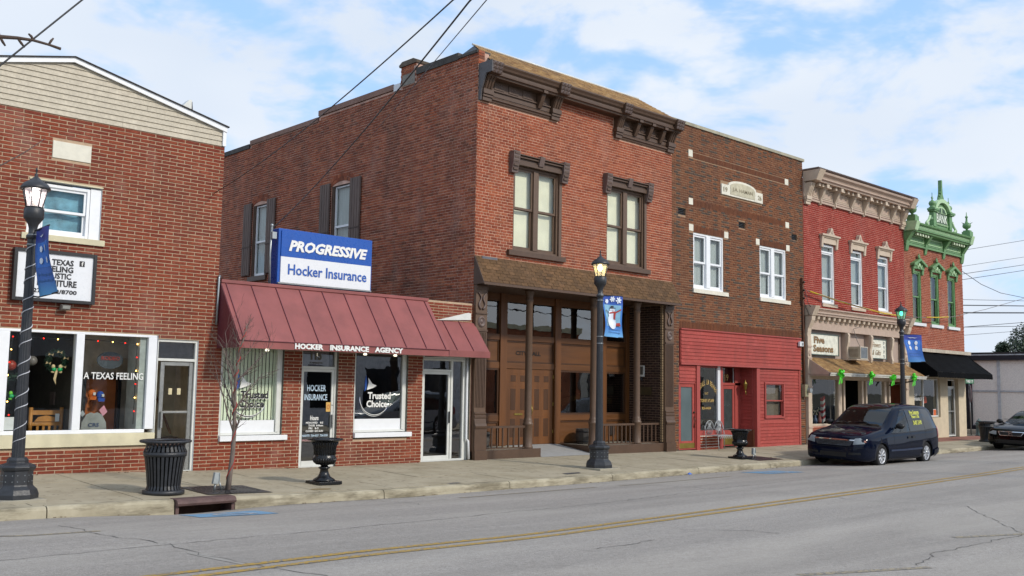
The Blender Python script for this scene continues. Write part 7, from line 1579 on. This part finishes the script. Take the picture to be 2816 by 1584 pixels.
wire('utility_line', 'drooping utility line that sags between the others right of the bank', [(46, 2, 8.6), (49.25, 2, 7.80), (51.5, 2, 7.35), (54.0, 2, 7.10), (57.3, 2, 7.09), (62, 2, 7.3)], .014, group='utility lines right of the bank', n=4)
yc_pts = [(30.78, -.16, 5.26), (32.69, -.3, 5.05), (35.62, -.3, 4.82), (36.9, -.3, 4.78), (38.5, -.3, 4.79), (39.85, -.3, 4.86), (42.41, -.3, 5.04), (46, -.3, 5.6), (50.7, -.3, 6.44)]
t = wire('service_cable', 'sagging service cable with yellow sleeves in front of the crimson and green buildings', yc_pts, .012, m=mat('grey cable', '7a7470'), group=None, n=4)
for a, b in (((30.95, -.18, 5.24), (35.62, -.3, 4.825)), ((35.62, -.3, 4.825), (36.9, -.3, 4.785)), ((36.9, -.3, 4.785), (37.6, -.3, 4.785)), ((39.85, -.3, 4.865), (42.0, -.3, 5.01))): MB().tube([a, ((a[0]+b[0])/2, a[1]+(b[1]-a[1])/2, (a[2]+b[2])/2-.03*(b[0]-a[0])/4), b], .028, 6).build('yellow_sleeve', YEL, t)

# ================================================================== CARS
def paint(name, col, flake=.3):
    m, t, b = base_mat(name); b.inputs['Base Color'].default_value = (*rgb(col), 1); b.inputs['Metallic'].default_value = flake; b.inputs['Roughness'].default_value = .34; b.inputs['Coat Weight'].default_value = .5; b.inputs['Coat Roughness'].default_value = .02; b.inputs['Specular IOR Level'].default_value = .0
    n = noise(t, pos(t), 3, 4); t.links.new(ramp(t, n, [(.3, (.28,)*3), (.7, (.42,)*3)]), b.inputs['Roughness']); return m
TYRE = mat('tyre rubber', '141415', .85, bmp=.2); RIM = mat('silver alloy', 'd0d2d6', .3, .3, bmp=0); CHR = mat('chrome', 'cfd2d6', .12, 1, bmp=0, var=.03); PLB = mat('black car plastic', '111214', .5, bmp=.05)
CGL = glass_mat('car glass', (.42, .47, .45), 1.6); HLG = mat('headlight lens', '8f9699', .2, .1, var=.15, bmp=0); AMB = mat('amber lens', '8c5a48', .2, bmp=0)
def pchip(x, X, Y):
    if x <= X[0]: return Y[0]
    if x >= X[-1]: return Y[-1]
    n = len(X); i = max(k for k in range(n-1) if X[k] <= x); d = [(Y[k+1]-Y[k])/(X[k+1]-X[k]) for k in range(n-1)]
    m = lambda k: d[0] if k == 0 else d[-1] if k == n-1 else (0 if d[k-1]*d[k] <= 0 else 2*d[k-1]*d[k]/(d[k-1]+d[k]))
    h_ = X[i+1]-X[i]; t_ = (x-X[i])/h_; a, b = m(i), m(i+1)
    return float((1+2*t_)*(1-t_)**2*Y[i]+t_*(1-t_)**2*h_*a+t_*t_*(3-2*t_)*Y[i+1]+t_*t_*(t_-1)*h_*b)
def car(name, label, cat, prm, pm):
    """bodies lofted from cross sections, front towards -x; near side is -y"""
    t = thing(name, label, cat, (0, 0, 0)); L0, L1 = prm['len']; st = prm['st']
    # station: x, half width at sill/belt/roof, z sill, z belt, z top, crown
    xs_ = [s[0] for s in st]
    def S(x): 
        return [pchip(x, xs_, [s[i] for s in st]) for i in range(7)]
    def sec(x, v):
        _, ws, wb, wr, zs, zb, zt = S(x)
        # v 0..1 : sill -> belt (.5) -> roof edge (.75) -> centre (1)
        K = [(0, ws*.93, zs), (.08, ws, zs+.05), (.28, ws+.02, zs+(zb-zs)*.45), (.45, wb, zb-.06), (.5, wb-.015, zb), (.74, wr+.015, zt-(zt-zb)*.16), (.80, wr-.06, zt-(zt-zb)*.05), (1, 0, zt+.015)]
        return pchip(v, [k[0] for k in K], [k[1] for k in K]), pchip(v, [k[0] for k in K], [k[2] for k in K])
    VV = [0, .08, .18, .28, .37, .45, .5, .56, .62, .68, .74, .77, .80, .88, .94, 1]
    XX = sorted(set([round(L0+(L1-L0)*i/46, 3) for i in range(47)]+[round(x, 3) for x in xs_]))
    mb = MB(); vs = []
    for x in XX:
        row = [(x, -sec(x, v)[0], sec(x, v)[1]) for v in VV]; row += [(p[0], -p[1], p[2]) for p in row[-2::-1]]; vs += row
    m_ = len(VV)*2-1; fs = [(i*m_+j, (i+1)*m_+j, (i+1)*m_+j+1, i*m_+j+1) for i in range(len(XX)-1) for j in range(m_-1)]
    fs += [(i*m_+m_-1, (i+1)*m_+m_-1, (i+1)*m_, i*m_) for i in range(len(XX)-1)]
    mb.add(vs, fs, 0, True); mb.add(vs[:m_], [tuple(range(m_))], 0, True); mb.add(vs[-m_:], [tuple(range(m_))[::-1]], 0, True)
    body = mb.build('body', pm, t)
    wr_ = prm['wr']; ax = prm['axle']; tr = prm['hw']
    cut = MB()
    for x in ax:
        for s in (-1, 1):
            pts = [(x+(wr_+.055)*a, wr_-.02+(wr_+.055)*b) for a, b in circ(28)]; cut.prism(pts, 'y', s*(tr+.3), s*(tr-.33))
    co = cut.build('cut', PLB); md = body.modifiers.new('w', 'BOOLEAN'); md.object = co; md.operation = 'DIFFERENCE'; md.solver = 'EXACT'; md.material_mode = 'TRANSFER'
    dg = bpy.context.evaluated_depsgraph_get(); me = bpy.data.meshes.new_from_object(body.evaluated_get(dg)); body.modifiers.clear(); body.data = me; bpy.data.objects.remove(co)
    def patch(nm, x0f, x1f, v0, v1, m, off=.004, nx=10, nv=6, side=(-1, 1), par=None):
        for s in side:
            g_ = MB()
            def F(u, q):
                v = v0+(v1-v0)*q; a = x0f(q) if callable(x0f) else x0f; b = x1f(q) if callable(x1f) else x1f; x = a+(b-a)*u; y_, z_ = sec(x, v)
                y2, z2 = sec(x, min(1, v+.02)); n_ = Vector((0, (z2-z_), (y_-y2))).normalized() if abs(y_-y2)+abs(z2-z_) > 1e-5 else Vector((0, 0, 1)); return (x, s*(y_+n_.y*off), z_+n_.z*off)
            g_.grid(F, nx, nv); g_.build(nm, m, par or body, fix=False)
    for nm, x0f, x1f, v0, v1 in prm['glass']: patch(nm, x0f, x1f, v0, v1, CGL if nm != 'privacy_window' else mat('dark privacy glass', '0c1016', .06, bmp=0, spec=.6), .006)
    def top_patch(nm, x0, x1, wfrac, m, off=.006, n=10, zoff=0):
        g_ = MB()
        def F(u, q):
            x = x0+(x1-x0)*u; a = (-1+2*q)*wfrac; y_, z_ = sec(x, .80); _, zt = sec(x, 1); yy_ = a*y_; v = 1-abs(a)*.2; _, zz = sec(x, v); dz = (sec(x+.01, v)[1]-zz)/.01; n_ = Vector((-dz, 0, 1)).normalized(); return (x+n_.x*off, yy_, zz+n_.z*off)
        g_.grid(F, n, 12); return g_.build(nm, m, body, fix=False)
    top_patch('windscreen', *prm['ws'], .93, CGL); top_patch('rear_window', *prm['rw'], .88, CGL)
    # dark cowl and wiper
    top_patch('cowl', prm['ws'][0]-.10, prm['ws'][0]-.0, .95, PLB, .005, 2)
    for k in (-.45, .25): x0_ = prm['ws'][0]; MB().tube([(x0_-.02, k, sec(x0_, .95)[1]+.03), (x0_+.12, k+.25, sec(x0_+.12, .95)[1]+.03), (x0_+.10, k+.6, sec(x0_+.1, .93)[1]+.03)], .008, 5).build('wiper', PLB, body)
    for x in ax:
        for s in (-1, 1):
            w_ = bpy.data.objects.new('wheel', None); C.objects.link(w_); w_.parent = t; BASE[w_] = Vector(); yy_ = s*(tr-.01); zc = wr_-.0
            def cyl(prof, n=32): # prof: (r, y)
                g_ = MB(); vs = []
                for r_, y_ in prof:
                    for i in range(n): a = 2*pi*i/n; vs.append((x+r_*cos(a), yy_-s*y_, zc+r_*sin(a)))
                g_.add(vs, [(i*n+j, i*n+(j+1) % n, (i+1)*n+(j+1) % n, (i+1)*n+j) for i in range(len(prof)-1) for j in range(n)], 0, True); g_.add(vs[:n], [tuple(range(n))]); g_.add(vs[-n:], [tuple(range(n))]); return g_
            R_ = wr_; rr = R_*.64
            g_ = cyl([(rr*.98, .03), (rr, .0), (R_*.9, .0), (R_*.985, .03), (R_, .06), (R_, .18), (R_*.96, .21), (rr, .21)]); g_.build('tyre', TYRE, w_)
            g_ = cyl([(rr*.99, .008), (rr*.97, .0), (rr*.90, .012), (rr*.87, .06)]); g_.f = g_.f[:-2]; g_.mi = g_.mi[:-2]; g_.sm = g_.sm[:-2]; g_.build('rim', RIM, w_, fix=False)
            g_ = cyl([(rr*.9, .07), (rr*.2, .07)]); g_.build('brake_disc', mat('dark brake', '1a1a1c', .6), w_)
            n = prm['spokes']
            for i in range(n):
                a = 2*pi*i/n+.2; da = .5*pi/n*1.1; P = lambda r_, b_, y_: (x+r_*cos(b_), yy_-s*y_, zc+r_*sin(b_))
                MB().add([P(rr*.18, a-da*1.3, .012), P(rr*.18, a+da*1.3, .012), P(rr*.93, a+da*.8, .012), P(rr*.93, a-da*.8, .012), P(rr*.5, a, .0), P(rr*.18, a-da*1.3, .05), P(rr*.18, a+da*1.3, .05), P(rr*.93, a+da*.8, .05), P(rr*.93, a-da*.8, .05)], [(0, 1, 4), (1, 2, 4), (2, 3, 4), (3, 0, 4), (0, 3, 8, 5), (1, 6, 7, 2)]).build('spoke', RIM, w_, fix=False)
            g_ = cyl([(rr*.2, -.004), (rr*.24, .02)], 16); g_.build('hub_cap', CHR, w_)
    for s in (-1, 1):   # mirrors
        x, yb, zb_ = prm['mirror']; mb = MB(); mb.ball((x, s*(yb+.17), zb_+.03), (.09, .13, .085), 14, 8); mb.tube([(x+.02, s*yb, zb_-.04), (x, s*(yb+.1), zb_)], .03, 6); mb.build('mirror', PLB, t)
    return t, body, patch, top_patch, sec
VB = paint('dark blue metallic paint', '081022', .0)
F_ = lambda a, b: (lambda q: a+(b-a)*q)
van = dict(len=(-2.42, 2.38), wr=.335, axle=(-1.46, 1.40), hw=.985, spokes=9, mirror=(-.62, .93, 1.14),
   st=[(-2.42, .60, .60, .45, .30, .52, .62), (-2.38, .72, .74, .60, .24, .62, .74), (-2.28, .86, .88, .74, .20, .76, .86), (-2.05, .95, .94, .80, .19, .84, .94), (-1.6, .98, .95, .82, .19, .90, 1.02), (-1.15, .98, .96, .82, .19, .94, 1.09), (-1.08, .98, .96, .82, .19, .945, 1.11), (-.1, .985, .97, .75, .19, .95, 1.69), (.25, .985, .975, .77, .19, .96, 1.745), (1.2, .985, .975, .77, .19, .99, 1.765), (1.8, .98, .97, .74, .20, 1.02, 1.74), (2.1, .96, .95, .73, .24, 1.03, 1.66), (2.28, .93, .93, .73, .28, 1.04, 1.36), (2.38, .88, .88, .72, .30, 1.0, 1.12)],
   glass=[('side_window', F_(-.86, .02), F_(.31, .20), .515, .735), ('privacy_window', F_(.345, .235), F_(1.33, 1.24), .515, .742), ('privacy_window', F_(1.345, 1.255), F_(2.20, 1.80), .52, .738)],
   ws=(-1.03, -.12), rw=(1.95, 2.22))
t, body, patch_, top_, sec_ = car('parked_van', 'dark blue minivan with yellow shop lettering parked at the kerb by the flower shop', 'van', van, VB)
# front face details
def face(nm, yz, xo, m, th=.02, par=None):
    return MB().prism(yz, 'x', xo, xo+th).build(nm, m, par or body, bevel=.004)
def ring_pts(pts, fx): return [(fx(y, z), y, z) for y, z in pts]
def fx(y, z):  # front surface x for a given y,z (van)
    lo, hi = -2.42, -1.2
    for x in np.linspace(lo, hi, 90):
        for v in (.0,):
            pass
        ys = [sec_(x, v_) for v_ in (0, .08, .28, .45, .5, .74, .8, 1)]
        if z <= ys[-1][1]:
            yw = np.interp(z, [p[1] for p in ys], [p[0] for p in ys]) if z >= ys[0][1] else 0
            if abs(y) <= yw: return float(x)
    return hi
def front_patch(nm, corners, m, off=.012, nu=8, nv=4, par=None, S=None):
    (a, b, c, d) = corners; g_ = MB()
    def F(u, v):
        y = (a[0]*(1-u)+b[0]*u)*(1-v)+(d[0]*(1-u)+c[0]*u)*v; z = (a[1]*(1-u)+b[1]*u)*(1-v)+(d[1]*(1-u)+c[1]*u)*v; return ((S or fx)(y, z)-off, y, z)
    return g_.grid(F, nu, nv).build(nm, m, par or body, fix=False)
gr = front_patch('grille', [(-.50, .60), (.50, .60), (.60, .76), (-.60, .76)], PLB, .015, 12, 4)
for i in range(4): z_ = .62+i*.035; front_patch('grille_bar', [(-.50-.02*i, z_), (.50+.02*i, z_), (.50+.02*i, z_+.008), (-.50-.02*i, z_+.008)], mat('grey grille bar', '6a7078', .3, .5), .026, 12, 1, gr)
front_patch('chrome_trim', [(-.60, .755), (.60, .755), (.62, .785), (-.62, .785)], CHR, .024, 12, 1); front_patch('winged_badge', [(-.10, .75), (.10, .75), (.07, .79), (-.07, .79)], CHR, .034, 4, 1)
for s in (-1, 1):
    q = lambda a: (s*a[0], a[1]); front_patch('headlight', [q((.58, .645)), q((.88, .69)), q((.82, .85)), q((.60, .82))], HLG, .014, 6, 4)
    front_patch('turn_signal', [q((.86, .72)), q((.90, .73)), q((.87, .82)), q((.83, .82))], AMB, .014, 4, 3)
    front_patch('fog_light_recess', [q((.46, .36)), q((.80, .38)), q((.78, .44)), q((.46, .42))], PLB, .012, 6, 2)
front_patch('bumper_seam', [(-.86, .56), (.86, .56), (.86, .568), (-.86, .568)], PLB, .01, 14, 1); front_patch('air_intake', [(-.40, .30), (.40, .30), (.40, .42), (-.40, .42)], PLB, .012, 8, 2)
for x_ in (-.72, .33, 1.33): patch_('door_seam', F_(x_, x_), F_(x_+.008, x_+.008), .10, .50, PLB, .003, 1, 8)
for x_ in (.33, 1.33): patch_('pillar_seam', F_(x_-.0, x_-.08), F_(x_+.03, x_-.05), .5, .74, PLB, .004, 1, 4)
patch_('side_moulding', -.98, 1.02, .235, .265, mat('blue plastic moulding', '1c2a44', .45, bmp=0), .016, 12, 1); patch_('lower_line', -1.05, 1.05, .09, .10, PLB, .004, 12, 1); patch_('window_line', -.80, 2.15, .505, .52, PLB, .006, 14, 1); patch_('upper_window_line', .0, 1.85, .735, .745, PLB, .006, 12, 1)
for x_ in (.20, .48): patch_('door_handle', x_-.09, x_+.09, .395, .425, PLB, .02, 4, 1)
patch_('slide_rail', 1.35, 2.1, .49, .5, PLB, .006, 6, 1); patch_('tail_light', 2.20, 2.31, .36, .56, mat('red tail lens', '8c1c20', .2, bmp=0), .01, 4, 5); patch_('rear_bumper', 1.85, 2.37, .03, .2, VB, .03, 6, 3)
for s, u0, w_, v0, h_ in (('Five Seasons', .52, .62, .70, .04), ('Flowers & Gifts', .60, .50, .655, .028), ('324-4825  324-8900', .62, .56, .60, .042)):
    YL = mat('yellow vinyl lettering', 'c9cc50', .5, bmp=0); o2 = text(s, 1, 1, (0, 0, 0), (1, 0, 0), YL, body, zd=(0, 1, 0), ext=0, base=(0, 0, 0), bold=.03)
    for vt in o2.data.vertices:
        x_ = u0+w_*vt.co.x; v_ = v0+h_*(vt.co.y-.5); y_, z_ = sec_(x_, v_); vt.co = (x_, -(y_+.016), z_+.006)
patch_('underline', .54, 1.12, .672, .676, mat('yellow vinyl lettering', 'c9cc50'), .014, 4, 1, side=(-1,))
top_('hood_line', -2.1, -1.15, .86, VB, .004, 8); MB().box(-1.5, 2.0, -.8, .8, .18, .24).build('underbody', PLB, t)
for s in (-.35, .35): MB().box(-.35, .0, s-.25, s+.25, .6, 1.25).build('seat', mat('grey seat cloth', '3c4046', .9), t)
MB().box(-.98, -.55, -.75, .75, .75, 1.0).build('dashboard', mat('dark dashboard', '26282c', .8), t); MB().ball((-.3, .35, 1.32), (.1, .12, .13)).build('headrest', mat('grey seat cloth', '3c4046'), t)
t.scale = (.97, .97, .97); t.location = (27.44, -4.17, -.270); t.rotation_euler = (radians(1.5), 0, radians(0.3)); VAN = t
# far black saloon
HB = paint('black metallic paint', '050507', .0)
sal = dict(len=(-2.42, 2.40), wr=.325, axle=(-1.45, 1.35), hw=.91, spokes=10, mirror=(-.60, .88, .98),
   st=[(-2.42, .55, .55, .40, .32, .45, .52), (-2.38, .72, .72, .55, .24, .56, .66), (-2.28, .82, .82, .68, .20, .66, .75), (-2.0, .88, .87, .74, .19, .74, .84), (-1.4, .91, .89, .76, .19, .82, .92), (-.95, .91, .89, .76, .19, .86, .98), (-.85, .91, .89, .76, .19, .87, 1.0), (-.05, .915, .90, .62, .19, .90, 1.40), (.3, .915, .90, .60, .19, .91, 1.45), (.9, .915, .90, .60, .19, .93, 1.43), (1.4, .91, .89, .64, .2, .95, 1.26), (1.75, .90, .88, .70, .22, .96, 1.06), (2.25, .86, .84, .70, .26, .94, 1.02), (2.40, .80, .78, .66, .30, .85, .94)],
   glass=[('side_window', F_(-.60, .0), F_(.28, .25), .53, .72), ('side_window', F_(.34, .31), F_(1.35, .95), .53, .72)], ws=(-.80, -.10), rw=(1.15, 1.65))
t, body, patch_, top_, sec_ = car('parked_car', 'black saloon car with chrome rimmed grille at the far right edge', 'car', sal, HB)
gr = front_patch('grille', [(-.36, .56), (.36, .56), (.44, .69), (-.44, .69)], PLB, .014, 10, 4)
for c_ in ([(-.46, .68), (.46, .68), (.46, .705), (-.46, .705)], [(-.36, .545), (.36, .545), (.36, .565), (-.36, .565)], [(-.37, .545), (-.34, .545), (-.43, .70), (-.46, .70)], [(.34, .545), (.37, .545), (.46, .70), (.43, .70)]): front_patch('chrome_trim', c_, CHR, .03, 8, 2)
mb = MB(); gx = fx(0, .63)-.05
for a, b, c_, d in ((-.065, .58, -.04, .68), (.04, .58, .065, .68), (-.06, .615, .06, .64)): mb.box(gx, gx+.02, a, c_, b, d)
mb.build('letter_badge', CHR, gr)
for s in (-1, 1):
    q = lambda a: (s*a[0], a[1]); front_patch('headlight', [q((.50, .57)), q((.80, .60)), q((.76, .72)), q((.52, .70))], HLG, .014, 6, 4); front_patch('turn_signal', [q((.80, .59)), q((.86, .62)), q((.82, .72)), q((.76, .72))], AMB, .014, 4, 3)
front_patch('air_intake', [(-.55, .27), (.55, .27), (.50, .40), (-.50, .40)], PLB, .012, 8, 2)
for x_ in (-.62, .31, 1.15): patch_('door_seam', F_(x_, x_), F_(x_+.008, x_+.008), .10, .50, PLB, .003, 1, 8)
MB().box(-1.5, 2.0, -.75, .75, .18, .24).build('underbody', PLB, t)
MB().box(-.8, -.45, -.7, .7, .65, .88).build('dashboard', mat('dark dashboard', '26282c'), t)
for s in (-.33, .33): MB().box(-.2, .05, s-.22, s+.22, .5, 1.1).build('seat', mat('grey seat cloth', '3c4046'), t)
t.location = (40.55, -4.05, -.28); t.rotation_euler = (radians(1), 0, 0)

W2 = dup(VAN, (23.4, -13.2, -.17), 'silver minivan parked across the street, seen only as a reflection in the office window'); SILV = paint('silver metallic paint', '9aa0a6', .3)
def repaint(o):
    for c in [q for q in bpy.data.objects if q.parent is o]:
        for s_ in c.material_slots:
            if s_.material == VB: s_.link = 'OBJECT'; s_.material = SILV
            elif s_.material and 'yellow' in s_.material.name: s_.link = 'OBJECT'; s_.material = SILV
        repaint(c)
repaint(W2)
# ================================================================== OTHER SIDE OF THE STREET (seen in the panes)
def across(name, label, x0, x1, y0, h_, m, extra=None, cat='building'):
    B = thing(name, label, cat, ((x0+x1)/2, y0, 0)); MB().box(x0, x1, y0-10, y0, -.3, h_).build('wall', m, B); MB().box(x0-.1, x1+.1, y0-.1, y0+.12, h_-.25, h_+.05).build('parapet', extra or WHITE, B)
    n = int((x1-x0)/3.2)
    for i in range(n):
        a = x0+.8+i*(x1-x0-1)/n; MB().box(a, a+2.1, y0-.03, y0+.02, .6, 2.7).build('window', mat('dark window across the street', '20242a', .1, bmp=0), B)
    return B
across('shop_across_street', 'low grey building across the street reflected in the office window', 12, 36, -24, 3.9, mat('grey stucco', 'e4e6ea', .8))
across('shop_across_street', 'brick building across the street reflected in the city hall glass', 36.2, 48, -24, 5.6, BR_S, LIME); across('shop_across_street', 'pale building across the street reflected in the bank window', 48.2, 64, -24, 4.4, mat('pale stucco', 'cfc9bc', .8))
for i, (x_, lab) in enumerate(((27.5, 'utility pole across the street reflected left in the city hall transom'), (33.5, 'utility pole across the street reflected right in the city hall transom'))):
    t = thing('utility_pole', lab, 'pole', (x_, -19.2, 0)); MB().tube([(x_, -19.2, -.3), (x_, -19.2, 10.5)], [.17, .12], 10).build('shaft', mat('dark creosote wood', '3a2e26', .9), t); MB().box(x_-.06, x_+.06, -20.3, -18.1, 9.6, 9.75).build('crossarm', mat('dark creosote wood', '3a2e26'), t)
for z_, lab in ((6.2, 'lower'), (7.0, 'middle'), (8.2, 'upper')): wire('street_wire', lab+' wire along the far side of the street, reflected in the transoms', [(2, -19, z_), (27.5, -19, z_), (33.5, -19, z_), (60, -19, z_)], .03, group='wires across the street', sag=.3)

# litter and leaves
t = thing('paper_scrap', 'small blue paper scrap lying in the gutter past the city hall lamp', 'litter', (19.3, -3.75, -.2)); mb = MB(); x, y = 19.3, yc(19.3)-.14; z = road_z(x, y)
mb.add([(x-.06, y-.03, z+.01), (x+.05, y-.05, z+.02), (x+.07, y+.04, z+.05), (x-.03, y+.05, z+.02), (x, y, z+.06)], [(0, 1, 4), (1, 2, 4), (2, 3, 4), (3, 0, 4)]); mb.build('scrap', mat('blue paper', '3f68b8', .6), t, fix=False)
r = random.Random(21); mb = MB()
for cx_, cy_, sx_, sy_, k, f_ in ((35.6, -3.25, .5, .06, 40, road_z), (24.1, -2.6, .35, .12, 22, walk_z), (37.6, -3.2, .7, .06, 30, road_z), (12.5, -3.83, 3, .05, 30, road_z), (3.5, -3.98, 1.5, .05, 14, road_z), (9.5, -.1, 3, .06, 26, walk_z), (21, -3.6, 2.5, .06, 30, road_z)):
    for i in range(k):
        x, y = r.gauss(cx_, sx_), r.gauss(cy_, sy_)
        if f_ is road_z: y = min(y, yc(x)-.07)
        z = f_(x, y)+.006; a = r.uniform(0, 6.28); s_ = r.uniform(.012, .035); mb.add([(x+s_*cos(a), y+s_*sin(a), z), (x-s_*.6*sin(a), y+s_*.6*cos(a), z+.012), (x-s_*cos(a), y-s_*sin(a), z+.004), (x+s_*.6*sin(a), y-s_*.6*cos(a), z+.01)], [(0, 1, 2, 3)])
tag(mb.build('dead_leaves', brick_mat('dry leaf', ['5a3a22', '6e4a2a', '4a3020', '80603a']), fix=False), 'dry leaves and grit scattered along the kerb and gutter', 'leaves', kind='stuff')
